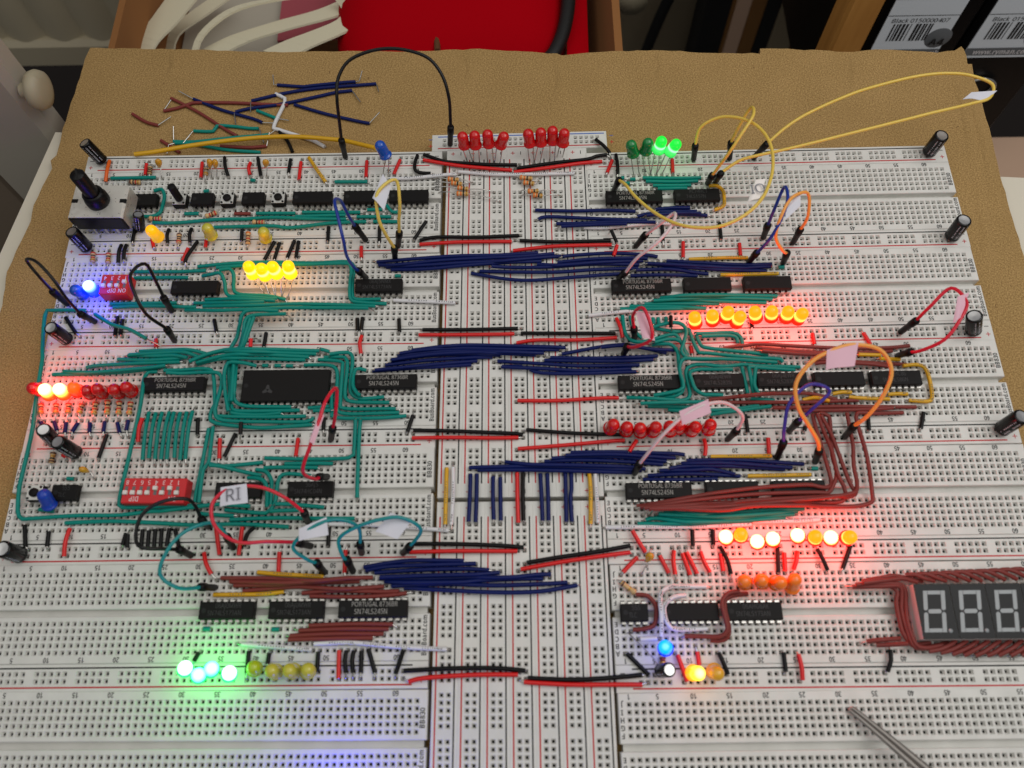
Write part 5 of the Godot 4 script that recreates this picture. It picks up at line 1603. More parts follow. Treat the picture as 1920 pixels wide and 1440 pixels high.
	wire("fourth from top of the long teal wires arching over the largest chip", "teal", [628,14,940,691,27,929,729,37,928,767,50,931,805,55,933,837,50,930,867,38,927,901,32,926,1064,14,926,1075,13,926], [0,617,948,1,1074,922])
	wire("third from top of the long teal wires arching over the largest chip", "teal", [630,30,939,735,46,919,780,55,917,812,63,919,844,62,919,898,39,911,943,26,908,1090,13,913], [0,617,948,1,1100,922])
	wire("second from top of the long teal wires arching over the largest chip", "teal", [610,36,931,687,31,900,727,36,895,768,49,899,798,61,904,838,67,909,878,67,910,920,47,903,953,28,897,991,21,896,1118,13,899], [0,592,948,1,1125,897])
	wire("topmost of the long teal wires arching over the largest chip", "teal", [606,44,940,673,46,910,733,47,894,763,50,891,838,67,897,869,67,898,901,58,895,950,33,885,983,26,884,1131,13,885], [0,592,948,1,1150,897])
	wire("tip of a teal wire at the right end of the arching bundle", "teal", [1138,24,883,1173,21,893], [0,1125,897,1,1176,897], 0.82, "link_wire")
	wire("leftmost tiny teal link near the largest chip", "teal", [898,10,947,922,10,948], [0,896,948,1,922,948], 0.82, "link_wire")
	wire("second from left tiny teal link near the largest chip", "teal", [949,10,948,976,10,950], [0,947,948,1,998,948], 0.82, "link_wire")
	wire("rightmost tiny teal link near the largest chip", "teal", [997,10,950,1026,10,951], [0,998,948,1,1049,948], 0.82, "link_wire")
	wire("fifth from top of the bent teal wires right of the largest chip", "teal", [1194,11,1058,1204,20,1157,1224,20,1184,1388,21,1188,1503,11,1176], [0,1193,1047,1,1506,1176])
	wire("fourth from top of the bent teal wires right of the largest chip", "teal", [1072,11,948,1165,20,953,1202,22,967,1215,22,1005,1222,22,1139,1259,22,1168,1383,21,1168,1474,11,1162], [0,1049,948,1,1481,1151])
	wire("third from top of the bent teal wires right of the largest chip", "teal", [1128,12,924,1223,21,939,1233,22,968,1236,22,1113,1256,22,1146,1433,13,1146,1459,11,1146], [0,1125,922,1,1481,1151])
	wire("second from top of the bent teal wires right of the largest chip", "teal", [1152,12,915,1208,18,916,1250,22,936,1251,22,1068,1259,22,1105,1298,23,1119,1432,11,1118], [0,1150,922,1,1455,1125])
	wire("topmost of the bent teal wires right of the largest chip", "teal", [1177,33,910,1224,25,900,1261,22,903,1273,22,940,1271,22,1042,1280,22,1083,1319,22,1104,1410,12,1094], [0,1176,922,1,1430,1100])
	wire("small hooked teal wire at the left end of the printed chip by the bus strips", "teal", [1331,17,978,1289,24,976,1285,40,1050,1305,46,1089,1320,47,1100], [0,1328,973,1,1328,1100])
	wire("left of two: short teal level wire near the long pink flag", "teal", [1105,11,1138,1193,25,1138], [0,1100,1126,1,1201,1126])
	wire("right of two: short teal level wire near the long pink flag", "teal", [1131,27,1155,1205,35,1158], [0,1125,1151,1,1227,1151])
	wire("teal wire coming down and turning left on the fourth left board", "teal", [1304,33,1197,1303,17,1284,1302,16,1320,1284,16,1351,1109,16,1354,952,12,1347], [0,1303,1176,1,946,1343])
	wire("straight teal wire coming far down the fourth left board", "teal", [1324,33,1197,1320,18,1251,1324,16,1420,1327,13,1511], [0,1328,1176,1,1327,1520])
	wire("leftmost of the eight parallel teal wires beside the short red wire", "teal", [461,13,1149,466,28,1233,467,12,1349], [0,465,1126,1,463,1370])
	wire("second from left of the eight parallel teal wires beside the short red wire", "teal", [489,13,1152,492,28,1232,491,12,1343], [0,490,1151,1,488,1344])
	wire("third from left of the eight parallel teal wires beside the short red wire", "teal", [514,13,1150,517,28,1233,516,12,1347], [0,515,1151,1,514,1370])
	wire("fourth from left of the eight parallel teal wires beside the short red wire", "teal", [543,13,1149,544,28,1233,540,12,1348], [0,541,1126,1,539,1370])
	wire("fifth from left of the eight parallel teal wires beside the short red wire", "teal", [562,13,1150,564,28,1233,563,12,1348], [0,566,1151,1,565,1370])
	wire("sixth from left of the eight parallel teal wires beside the short red wire", "teal", [588,13,1152,591,28,1232,592,12,1342], [0,592,1151,1,590,1344])
	wire("seventh from left of the eight parallel teal wires beside the short red wire", "teal", [614,13,1150,617,28,1234,616,12,1351], [0,617,1151,1,615,1369])
	wire("eighth from left of the eight parallel teal wires beside the short red wire", "teal", [637,13,1147,638,28,1231,636,12,1348], [0,642,1126,1,641,1369])
	wire("short red rail link near the eight parallel teal wires", "red", [450,36,1181,438,25,1226,437,13,1274], [0,465,1177,1,439,1275], 0.82, "link_wire")
	wire("second from left tiny dark blue link near the pair of fallen capacitors", "navy", [79,9,1182,99,9,1221], [0,84,1177,1,109,1249], 0.82, "link_wire")
	wire("third from left tiny dark blue link near the pair of fallen capacitors", "navy", [129,9,1187,133,9,1230], [0,134,1177,1,134,1249], 0.82, "link_wire")
	wire("fourth from left tiny dark blue link near the pair of fallen capacitors", "navy", [178,9,1188,161,9,1227], [0,185,1177,1,160,1249], 0.82, "link_wire")
	wire("fifth from left tiny dark blue link near the pair of fallen capacitors", "navy", [226,9,1189,232,9,1230], [0,236,1177,1,236,1249], 0.82, "link_wire")
	wire("rightmost tiny dark blue link near the pair of fallen capacitors", "navy", [285,9,1185,288,9,1229], [0,287,1177,1,287,1249], 0.82, "link_wire")
	wire("left of two: tiny dark blue link near the eight parallel teal wires", "navy", [337,9,1190,354,9,1233], [0,338,1177,1,363,1249], 0.82, "link_wire")
	wire("right of two: tiny dark blue link near the eight parallel teal wires", "navy", [380,9,1180,379,9,1224], [0,388,1177,1,388,1249], 0.82, "link_wire")
	wire("leftmost tiny dark blue link near the pair of fallen capacitors", "navy", [25,9,1184,40,9,1202], [0,7,1177,1,47,1211], 0.82, "link_wire")
	wire("short black rail link near the pair of fallen capacitors", "black", [305,9,1240,289,9,1338], [0,307,1230,1,285,1345], 0.82, "link_wire")
	wire("tiny red link near the pair of fallen capacitors", "red", [143,10,1324,159,10,1332], [0,133,1319,1,158,1345], 0.82, "link_wire")
	wire("short black rail link near the eight parallel teal wires", "black", [662,9,1175,669,9,1244], [0,668,1177,1,668,1249], 0.82, "link_wire")
	wire("tiny black link near the largest chip", "black", [852,46,1208,854,42,1257], [0,851,1197,1,846,1274], 0.82, "link_wire")
	wire("tiny black link near the long pink flag", "black", [1172,9,1181,1173,9,1233], [0,1176,1176,1,1176,1249], 0.82, "link_wire")
	wire("left of two: short red rail link near the RI flag", "red", [762,9,1263,770,9,1347], [0,769,1249,1,768,1369], 0.82, "link_wire")
	wire("left of two: short black rail link near the RI flag", "black", [822,9,1242,789,9,1339], [0,820,1249,1,793,1343], 0.82, "link_wire")
	wire("short red rail link near the long pink flag", "red", [1076,13,1268,1077,24,1345], [0,1074,1249,1,1073,1368], 0.82, "link_wire")
	wire("short black rail link near the printed chip by the bus strips", "black", [1530,9,1173,1510,9,1244], [0,1531,1151,1,1506,1249], 0.82, "link_wire")
	wire("longest teal wire, framing the left edge of three breadboards", "teal", [116,14,682,-25,16,681,-54,17,702,-28,19,877,-20,20,909,-8,20,1082,6,20,1224,6,20,1393,7,20,1466,22,20,1553,41,20,1580,71,20,1582,241,20,1572,420,20,1571,534,20,1558,574,24,1559,622,33,1556,771,26,1537,818,18,1534,916,14,1541], [0,131,678,1,921,1546])
	wire("long teal wire along row B of the fourth left board", "teal", [210,10,1598,384,16,1594,557,16,1602,711,16,1612,873,16,1610,1034,12,1619,1073,10,1622], [0,210,1599,1,1073,1622])
	wire("tiny teal link near the dull blue LED", "teal", [181,10,1421,208,10,1423], [0,158,1422,1,209,1421], 0.82, "link_wire")
	wire("short teal level wire near the dull blue LED", "teal", [99,14,1545,158,14,1552], [0,83,1549,1,159,1549], 0.82, "link_wire")
	wire("left one of the pair of teal wires coming down to the red switch", "teal", [715,17,1223,709,22,1391,704,24,1488,706,28,1528], [0,715,1212,1,718,1547])
	wire("right one of the pair of teal wires coming down to the red switch", "teal", [731,17,1215,738,31,1371,722,33,1398,726,39,1531], [0,731,1204,1,718,1547])
	wire("upper branch of the forked teal wires above the RI flag", "teal", [747,45,1378,788,35,1383,821,24,1381,947,13,1365], [0,742,1369,1,946,1368])
	wire("lower branch of the forked teal wires above the RI flag", "teal", [755,58,1388,796,53,1391,884,23,1407,947,14,1419], [0,743,1394,1,946,1419])
	wire("teal wire with a bare tip above the bent red cable", "teal", [953,11,1387,1017,17,1387,1165,10,1388], [0,946,1394,1,1174,1393])
	wire("teal wire behind the bent red cable, near row J", "teal", [1033,11,1371,1154,16,1372,1223,11,1373], [0,1022,1368,1,1225,1368])
	wire("teal wire hooked down right of the RI flag, the inner one", "teal", [922,13,1394,964,17,1404,989,17,1441,992,17,1481,994,12,1535], [0,920,1394,1,997,1546])
	wire("teal wire hooked down right of the RI flag, the outer one", "teal", [899,25,1431,935,38,1436,968,45,1449,982,38,1479,982,16,1544], [0,895,1419,1,972,1546])
	wire("teal wire sweeping round in a U right of the RI flag", "teal", [1140,11,1421,1043,17,1414,1016,17,1441,1012,17,1528,989,17,1563,957,17,1568,820,11,1553], [0,1149,1419,1,819,1547])
	wire("topmost of the teal wires below the RI flag", "teal", [1017,31,1537,1075,19,1536,1202,11,1547], [0,997,1546,1,1200,1545])
	wire("third from top of the teal wires below the RI flag", "teal", [1000,30,1564,1106,13,1557], [0,997,1571,1,1124,1546])
	wire("fourth from top of the teal wires below the RI flag", "teal", [725,11,1567,805,17,1575,858,12,1577], [0,718,1572,1,870,1572])
	wire("fifth from top of the teal wires below the RI flag", "teal", [844,11,1592,1021,17,1588,1190,17,1592,1323,11,1592], [0,845,1597,1,1327,1596])
	wire("second from top of the teal wires below the RI flag", "teal", [817,33,1536,922,30,1545], [0,819,1547,1,921,1546])
	wire("left of two: short black rail link near the capacitor cut by the photo edge", "black", [53,9,1604,75,9,1689], [0,57,1600,1,83,1697], 0.82, "link_wire")
	wire("right of two: short black rail link near the capacitor cut by the photo edge", "black", [152,9,1630,157,9,1687], [0,159,1625,1,159,1697], 0.82, "link_wire")
	wire("short red rail link near the capacitor cut by the photo edge", "red", [233,13,1620,231,22,1671,232,13,1726], [0,235,1599,1,235,1722], 0.82, "link_wire")
	wire("left of two: tiny black link near the black loop over the wire row", "black", [451,9,1639,445,9,1686], [0,464,1624,1,439,1696], 0.82, "link_wire")
	wire("right of two: tiny black link near the black loop over the wire row", "black", [464,21,1646,467,15,1696], [0,464,1624,1,464,1696], 0.82, "link_wire")
	wire("leftmost short black rail link near the black loop over the wire row", "black", [512,9,1626,517,9,1690], [0,515,1624,1,515,1696], 0.82, "link_wire")
	wire("second from left short black rail link near the black loop over the wire row", "black", [537,9,1630,542,9,1692], [0,540,1624,1,540,1696], 0.82, "link_wire")
	wire("third from left short black rail link near the black loop over the wire row", "black", [561,9,1625,566,9,1693], [0,565,1624,1,566,1696], 0.82, "link_wire")
	wire("fourth from left short black rail link near the black loop over the wire row", "black", [585,9,1623,591,9,1693], [0,591,1623,1,591,1696], 0.82, "link_wire")
	wire("rightmost short black rail link near the black loop over the wire row", "black", [614,9,1622,614,9,1691], [0,616,1598,1,616,1696], 0.82, "link_wire")
	wire("short black rail link near the largest teal loop", "black", [636,9,1625,661,9,1693], [0,642,1623,1,667,1696], 0.82, "link_wire")
	wire("right of two: short red rail link near the largest teal loop", "red", [794,9,1626,820,9,1725], [0,794,1623,1,820,1721], 0.82, "link_wire")
	wire("right of two: short red rail link near the RI flag", "red", [900,27,1623,893,10,1709,892,9,1727], [0,896,1623,1,896,1720], 0.82, "link_wire")
	wire("right of two: short black rail link near the RI flag", "black", [947,27,1626,920,22,1652,912,16,1697], [0,946,1622,1,921,1695], 0.82, "link_wire")
	wire("short black rail link near the left white-flagged teal cable", "black", [1227,9,1627,1228,9,1695], [0,1226,1622,1,1226,1694], 0.82, "link_wire")
	wire("left of two: short red rail link near the largest teal loop", "red", [762,13,1718,779,22,1761,801,16,1798], [0,769,1695,1,820,1819], 0.82, "link_wire")
	wire("left of two: short red rail link near the left white-flagged teal cable", "red", [1046,9,1717,1050,9,1791], [0,1048,1694,1,1048,1793], 0.82, "link_wire")
	wire("right of two: short red rail link near the left white-flagged teal cable", "red", [1296,9,1712,1298,9,1797], [0,1302,1694,1,1302,1818], 0.82, "link_wire")
	wire("yellow wire printed black, above the reddish brown bundle", "yellow", [973,11,1792,1059,18,1801,1222,11,1810], [0,972,1793,1,1226,1818])
	wire("yellow wire below the teal cable plug", "yellow", [818,11,1873,993,15,1873,1079,11,1864], [0,820,1870,1,1099,1869])
	wire("sixth from top of the upper reddish brown bundle on the fifth left board", "brown", [1177,11,1881,1339,23,1887,1458,21,1883,1534,11,1873], [0,1175,1869,1,1556,1869])
	wire("fifth from top of the upper reddish brown bundle on the fifth left board", "brown", [1147,11,1870,1270,23,1864,1441,17,1868,1480,18,1867,1507,22,1868], [0,1124,1869,1,1505,1869])
	wire("fourth from top of the upper reddish brown bundle on the fifth left board", "brown", [926,11,1860,1100,23,1849,1169,23,1850,1274,37,1859,1325,35,1859,1439,11,1849,1449,11,1848], [0,921,1870,1,1455,1843])
	wire("third from top of the upper reddish brown bundle on the fifth left board", "brown", [890,11,1840,1063,34,1842,1114,32,1840,1176,23,1836,1346,13,1829,1358,12,1829], [0,870,1844,1,1378,1818])
	wire("second from top of the upper reddish brown bundle on the fifth left board", "brown", [874,12,1826,1032,42,1835,1104,47,1837,1274,35,1829,1306,32,1824], [0,870,1819,1,1328,1818])
	wire("topmost of the upper reddish brown bundle on the fifth left board", "brown", [838,11,1812,1003,22,1816,1075,26,1822,1168,50,1831,1224,51,1830,1308,45,1822,1346,36,1820,1395,15,1816,1405,12,1815], [0,820,1819,1,1404,1818])
	wire("fourth from top of the lower reddish brown bundle on the fifth left board", "brown", [1111,11,2034,1282,18,2032,1418,11,2031], [0,1099,2047,1,1429,2021])
	wire("third from top of the lower reddish brown bundle on the fifth left board", "brown", [1116,11,2021,1278,18,2016,1446,11,2017,1456,10,2017], [0,1099,2022,1,1455,2021])
	wire("second from top of the lower reddish brown bundle on the fifth left board", "brown", [1147,11,2003,1317,19,1999,1474,11,2000], [0,1125,1996,1,1480,1996])
	wire("topmost of the lower reddish brown bundle on the fifth left board", "brown", [1182,12,1986,1351,18,1982,1489,11,1984], [0,1175,1996,1,1506,1996])
	wire("tiny teal link near the left faint chip above the green LEDs", "teal", [796,10,1994,820,10,1994], [0,794,1997,1,820,1997], 0.82, "link_wire")
	wire("tiny teal link near the unlit yellow LEDs", "teal", [1048,10,1998,1074,10,1998], [0,1048,1996,1,1074,1996], 0.82, "link_wire")
	wire("tiny black link near the dazzling green LEDs", "black", [791,9,2075,777,9,2105], [0,795,2073,1,773,2115], 0.82, "link_wire")
	wire("left of two: short black rail link near the unlit yellow LEDs", "black", [971,9,2072,973,9,2147], [0,972,2073,1,972,2170], 0.82, "link_wire")
	wire("tiny black link near the unlit yellow LEDs", "black", [1046,9,2079,1044,9,2117], [0,1049,2073,1,1049,2145], 0.82, "link_wire")
	wire("right of two: short black rail link near the unlit yellow LEDs", "black", [1223,9,2077,1224,9,2146], [0,1226,2072,1,1226,2145], 0.82, "link_wire")
	wire("short red rail link near the long white printed wire", "red", [1298,9,2072,1303,9,2168], [0,1303,2072,1,1303,2170], 0.82, "link_wire")
	wire("leftmost short black rail link near the long white printed wire", "black", [1326,16,2075,1324,22,2109,1329,16,2149], [0,1328,2072,1,1328,2170], 0.82, "link_wire")
	wire("second from left short black rail link near the long white printed wire", "black", [1353,16,2075,1350,22,2109,1355,16,2149], [0,1353,2072,1,1353,2170], 0.82, "link_wire")
	wire("third from left short black rail link near the long white printed wire", "black", [1379,9,2075,1382,9,2149], [0,1379,2072,1,1379,2170], 0.82, "link_wire")
	wire("fourth from left short black rail link near the long white printed wire", "black", [1403,9,2068,1432,9,2150], [0,1404,2047,1,1430,2170], 0.82, "link_wire")
	wire("rightmost short black rail link near the long white printed wire", "black", [1533,24,2074,1506,10,2154], [0,1531,2072,1,1506,2170], 0.82, "link_wire")
	wire("sixth from top of the greying teal bundle above the lit red LEDs", "teal", [2388,11,707,2502,28,718,2670,28,718,2708,26,718], [0,2366,701,1,2722,723])
	wire("fifth from top of the greying teal bundle above the lit red LEDs", "teal", [2427,11,695,2601,25,707,2670,37,718,2703,37,721,2741,30,720], [0,2417,700,1,2747,723])
	wire("fourth from top of the greying teal bundle above the lit red LEDs", "teal", [2491,11,685,2643,20,691,2805,11,688], [0,2467,675,1,2823,697])
	wire("third from top of the greying teal bundle above the lit red LEDs", "teal", [2526,11,672,2692,21,675,2783,24,682,2953,12,685,3005,10,686], [0,2518,674,1,3026,695])
	wire("second from top of the greying teal bundle above the lit red LEDs", "teal", [2527,28,679,2669,35,675,2770,22,667,2947,15,668,3032,10,670], [0,2518,674,1,3052,669])
	wire("topmost of the greying teal bundle above the lit red LEDs", "teal", [2561,12,659,2611,38,666,2647,48,667,2762,49,666,2798,44,664,2874,21,654,3034,11,655,3055,10,656], [0,2543,648,1,3077,644])
	wire("second from top of the bent teal wires below the red paper flag cable", "teal", [2395,14,741,2398,24,819,2420,26,860,2453,26,869,2487,26,866,2579,26,839,2612,26,842,2632,22,883,2651,17,929], [0,2392,726,1,2647,938])
	wire("leftmost of the short teal ends beside the red loop cable", "teal", [2429,12,743,2431,16,783,2445,16,820,2469,12,846], [0,2417,726,1,2469,849])
	wire("second from left of the short teal ends beside the red loop cable", "teal", [2523,10,751,2523,10,781], [0,2519,750,1,2523,792], 0.82, "link_wire")
	wire("third from left of the short teal ends beside the red loop cable", "teal", [2544,10,751,2545,10,781], [0,2544,750,1,2545,792], 0.82, "link_wire")
	wire("fourth from left of the short teal ends beside the red loop cable", "teal", [2577,10,749,2576,10,777], [0,2570,750,1,2575,788], 0.82, "link_wire")
	wire("topmost of the bent teal wires below the red paper flag cable", "teal", [2526,11,800,2591,19,818,2628,18,820,2658,13,813], [0,2515,798,1,2672,821])
	wire("seventh from top of the bent teal wires below the red paper flag cable", "teal", [2507,17,878,2547,23,878,2586,30,886,2608,31,921,2606,44,1001,2613,45,1058,2609,46,1098,2578,39,1116,2537,24,1111,2522,19,1107], [0,2496,877,1,2521,1117])
	wire("third from top of the bent teal wires below the red paper flag cable", "teal", [2516,38,877,2568,33,862,2608,34,864,2631,35,884,2637,33,918,2645,33,940], [0,2506,881,1,2647,938])
	wire("fourth from top of the bent teal wires below the red paper flag cable", "teal", [2519,29,803,2561,34,792,2605,42,790,2637,42,800,2650,43,832,2634,47,883,2621,46,923,2640,44,949,2672,44,957,2712,39,957,2817,17,945], [0,2520,823,1,2825,937])
	wire("sixth from top of the bent teal wires below the red paper flag cable", "teal", [2666,15,805,2690,34,915,2726,34,926,2886,35,946,2934,34,952,2975,29,951,3028,20,953,3035,18,965], [0,2663,795,1,3029,987])
	wire("fifth from top of the bent teal wires below the red paper flag cable", "teal", [2694,15,824,2706,27,884,2739,30,903,2898,30,924,2979,14,930], [0,2697,821,1,2977,936])
	wire("ninth from top of the bent teal wires below the red paper flag cable", "teal", [3006,30,970,2945,42,970,2908,42,967,2859,34,958,2824,34,955,2673,57,961,2622,56,963,2604,58,1008,2613,60,1070,2598,57,1098,2495,40,1113], [0,3028,961,1,2496,1117])
	wire("tenth from top of the bent teal wires below the red paper flag cable", "teal", [3103,13,985,2932,30,984,2871,30,978,2790,30,985,2709,30,976,2667,30,979,2635,30,1005,2642,30,1106,2614,31,1131,2574,35,1130,2524,49,1132,2489,51,1130,2454,43,1125,2402,18,1112,2391,14,1110], [0,3105,986,1,2369,1118])
	wire("eleventh from top of the bent teal wires below the red paper flag cable", "teal", [2821,44,1004,2779,41,1003,2728,31,998,2689,32,998,2649,40,1014,2652,48,1057,2662,48,1091,2696,34,1108,2731,22,1105,2777,14,1105], [0,2826,1013,1,2801,1115])
	wire("eighth from top of the bent teal wires below the red paper flag cable", "teal", [3080,15,999,2912,44,997,2886,46,996], [0,3079,986,1,2876,988])
	wire("leftmost of the teal wires dropping between the two reddish-lit chips", "teal", [2859,43,993,2877,18,1099], [0,2851,988,1,2877,1115])
	wire("second from left of the teal wires dropping between the two reddish-lit chips", "teal", [2882,59,1001,2885,55,1034,2891,42,1069,2897,26,1099,2911,22,1104], [0,2876,988,1,2928,1114])
	wire("third from left of the teal wires dropping between the two reddish-lit chips", "teal", [2911,55,1004,2904,53,1035,2899,47,1077,2913,43,1110], [0,2902,988,1,2928,1114])
	wire("fourth from top of the teal bundle below the third right board chips", "teal", [2552,12,1163,2614,16,1170,2780,18,1169,2813,17,1168,2917,11,1150], [0,2547,1168,1,2928,1140])
	wire("fifth from top of the teal bundle below the third right board chips", "teal", [2720,14,1187,2774,28,1184,2811,31,1180,2938,18,1159,2963,13,1155], [0,2700,1192,1,2979,1165])
	wire("third from top of the teal bundle below the third right board chips", "teal", [2473,11,1148,2556,19,1153,2653,17,1156,2688,21,1159,2712,27,1162], [0,2471,1143,1,2725,1166])
	wire("second from top of the teal bundle below the third right board chips", "teal", [2438,58,1153,2484,64,1154,2549,57,1150,2649,39,1142,2696,22,1135], [0,2420,1143,1,2699,1141])
	wire("topmost of the teal bundle below the third right board chips", "teal", [2887,13,1121,2934,17,1126,2981,12,1130], [0,2877,1115,1,3004,1139])
	wire("topmost of the grey-looking wires bent beside the lit red LED row", "teal", [2691,28,835,2769,18,829,2845,18,828,2878,17,850,2882,13,891], [0,2672,847,1,2876,912])
	wire("second from top of the grey-looking wires bent beside the lit red LED row", "teal", [2712,35,851,2827,25,844,2859,17,852,2863,15,874], [0,2698,846,1,2865,884])
	wire("tiny black link near the small red loop cable", "black", [2591,44,761,2586,51,813], [0,2595,750,1,2596,822], 0.82, "link_wire")
	wire("tiny black link near the lit red LED row", "black", [2933,9,765,2932,9,802], [0,2925,747,1,2926,819], 0.82, "link_wire")
	wire("short red rail link near the small red loop cable", "red", [2369,13,752,2382,22,801,2389,16,844], [0,2367,752,1,2393,849], 0.82, "link_wire")
	wire("tiny red link near the reddish-lit chip", "red", [2669,9,884,2672,9,916], [0,2668,873,1,2673,938], 0.82, "link_wire")
	wire("tiny red link near the chip in the orange loop", "red", [3179,9,833,3180,9,883], [0,3180,817,1,3181,910], 0.82, "link_wire")
	wire("short red rail link near the last chip of the third right board", "red", [3389,9,832,3409,9,886], [0,3383,815,1,3409,908], 0.82, "link_wire")
	wire("short red rail link near the dull red LEDs", "red", [2417,26,1295,2384,33,1344], [0,2421,1292,1,2373,1361], 0.82, "link_wire")
	wire("short red rail link near the pink cable flag", "red", [2684,16,1291,2686,22,1326,2680,16,1359], [0,2675,1290,1,2678,1361], 0.82, "link_wire")
	wire("short red rail link near the blue and purple cable", "red", [2938,9,1287,2933,9,1354], [0,2929,1288,1,2932,1360], 0.82, "link_wire")
	wire("short black rail link near the blue and purple cable", "black", [2859,9,1188,2861,9,1262], [0,2852,1166,1,2853,1263], 0.82, "link_wire")
	wire("short black rail link near the chip in the orange loop", "black", [3345,9,1201,3339,9,1259], [0,3335,1188,1,3335,1260], 0.82, "link_wire")
	wire("short black rail link near the last chip of the third right board", "black", [3568,9,1186,3544,9,1254], [0,3563,1187,1,3538,1259], 0.82, "link_wire")
	wire("tiny black link near the blue and purple cable", "black", [3090,9,1240,3085,9,1257], [0,3093,1229,1,3081,1262], 0.82, "link_wire")
	wire("short black rail link near the hanging yellow bead capacitor", "black", [2603,25,1651,2601,18,1712], [0,2602,1640,1,2602,1713], 0.82, "link_wire")
	wire("leftmost short black rail link near the dazzling red LEDs", "black", [2684,9,1649,2680,9,1706], [0,2678,1640,1,2678,1712], 0.82, "link_wire")
	wire("topmost of the reddish brown bundle below the lit red LEDs", "brown", [2803,11,895,2864,22,892,2899,23,889,2948,21,883,3124,22,897,3293,23,908,3466,18,906,3565,11,895], [0,2800,912,1,3587,907])
	wire("second from top of the reddish brown bundle below the lit red LEDs", "brown", [2930,32,903,3000,22,908,3161,22,924,3323,22,928,3433,18,925,3490,11,918], [0,2927,911,1,3511,908])
	wire("third from top of the reddish brown bundle below the lit red LEDs", "brown", [2950,41,923,3113,35,937,3236,38,941], [0,2927,911,1,3257,935])
	wire("fourth from top of the reddish brown bundle below the lit red LEDs", "brown", [3153,12,958,3198,19,955,3372,23,973,3536,11,979], [0,3130,961,1,3537,984])
	wire("fifth from top of the reddish brown bundle below the lit red LEDs", "brown", [3165,17,973,3211,29,973,3371,37,985,3452,31,995], [0,3155,961,1,3460,984])
	wire("topmost of the reddish brown bundle below the chips of the third right board", "brown", [2719,11,1122,2801,19,1117,2835,31,1118,2866,47,1121,2901,54,1120,2936,47,1115,2979,30,1107,3018,21,1103,3117,20,1104,3232,11,1128], [0,2699,1116,1,3233,1138])
	wire("second from top of the reddish brown bundle below the chips of the third right board", "brown", [2778,10,1135,2942,20,1140,3110,21,1142,3237,21,1138,3316,11,1132], [0,2776,1141,1,3334,1137])
	wire("third from top of the reddish brown bundle below the chips of the third right board", "brown", [2967,23,1164,3044,17,1163,3217,20,1161,3379,19,1164,3541,11,1164], [0,2954,1165,1,3563,1161])
	wire("fourth from top of the reddish brown bundle below the chips of the third right board", "brown", [3084,27,1179,3130,19,1177,3295,22,1177,3378,32,1178,3438,34,1175], [0,3081,1190,1,3462,1162])
	wire("yellow wire under the blue and purple cable", "yellow", [3093,15,1131,3123,18,1124,3152,27,1126,3193,33,1143], [0,3080,1139,1,3207,1138])
	wire("short yellow wire below the chip inside the orange loop", "yellow", [3218,12,1104,3256,15,1098,3294,12,1099], [0,3207,1113,1,3309,1112])
	wire("yellow wire crossing under the orange loop, lower one", "yellow", [3279,17,1120,3332,18,1126,3442,11,1129], [0,3258,1112,1,3461,1136])
	wire("yellow wire right of the orange loop below the last chip", "yellow", [3439,12,1109,3478,15,1108,3517,12,1109], [0,3436,1111,1,3537,1111])
	wire("yellow wire behind the paper flag of the orange loop", "yellow", [3340,36,943,3432,28,943], [0,3333,934,1,3435,933])
	wire("yellow wire beside the red cable plug", "yellow", [3422,39,963,3510,20,960], [0,3409,959,1,3511,958])
	wire("yellow wire bent round the right end of the last chip", "yellow", [3515,26,991,3580,19,984,3611,16,1008,3614,16,1098,3601,16,1139,3556,14,1140,3517,11,1135], [0,3511,984,1,3512,1136])
	wire("yellow wire along row J of the fourth right board", "yellow", [2703,11,1361,2880,15,1362,2939,22,1364], [0,2703,1360,1,2957,1360])
	wire("yellow wire above the half-buried chips", "yellow", [2839,11,1441,3001,13,1440,3083,10,1438], [0,2830,1436,1,3084,1436])
	wire("tiny teal link near the blue and purple cable", "teal", [3089,10,1413,3114,10,1414], [0,3084,1410,1,3135,1410], 0.82, "link_wire")
	wire("fifth from top of the greying teal bundle above the brightest red LEDs", "teal", [2401,11,1623,2575,27,1629,2640,24,1626,2753,11,1618], [0,2399,1615,1,2754,1614])
	wire("fourth from top of the greying teal bundle above the brightest red LEDs", "teal", [2433,12,1609,2475,16,1604,2562,36,1622,2607,40,1625,2781,22,1619,2885,24,1613,2960,12,1605], [0,2424,1615,1,2983,1614])
	wire("third from top of the greying teal bundle above the brightest red LEDs", "teal", [2479,11,1589,2589,20,1607,2708,24,1609,2738,29,1610,2773,29,1609,2837,21,1605,2949,24,1598,2994,16,1594], [0,2475,1590,1,3008,1588])
	wire("second from top of the greying teal bundle above the brightest red LEDs", "teal", [2481,28,1590,2647,33,1603,2749,41,1604,2908,32,1593,3011,11,1580], [0,2475,1590,1,3034,1588])
	wire("topmost of the greying teal bundle above the brightest red LEDs", "teal", [2503,11,1579,2544,20,1585,2581,33,1592,2625,39,1595,2657,34,1594,2715,22,1590,2887,21,1579,3006,23,1575,3033,20,1574], [0,2500,1590,1,3034,1563])
	wire("topmost of the reddish brown wires looping down to the fourth right board", "brown", [3120,28,1193,3125,21,1234,3143,31,1402,3148,35,1480,3123,45,1499,3090,49,1496,3047,50,1489,2885,48,1496,2717,50,1515,2636,46,1526,2529,49,1545,2495,44,1549,2425,18,1555,2401,13,1557], [0,3106,1190,1,2399,1564])
	wire("third from top of the reddish brown wires looping down to the fourth right board", "brown", [3149,29,1192,3182,26,1203,3183,23,1250,3170,31,1372,3175,34,1416,3170,39,1452,3154,43,1483,3127,46,1519,3084,50,1519,2908,47,1520,2748,51,1531,2577,64,1552,2525,64,1559,2452,51,1564,2412,39,1566], [0,3131,1189,1,2399,1564])
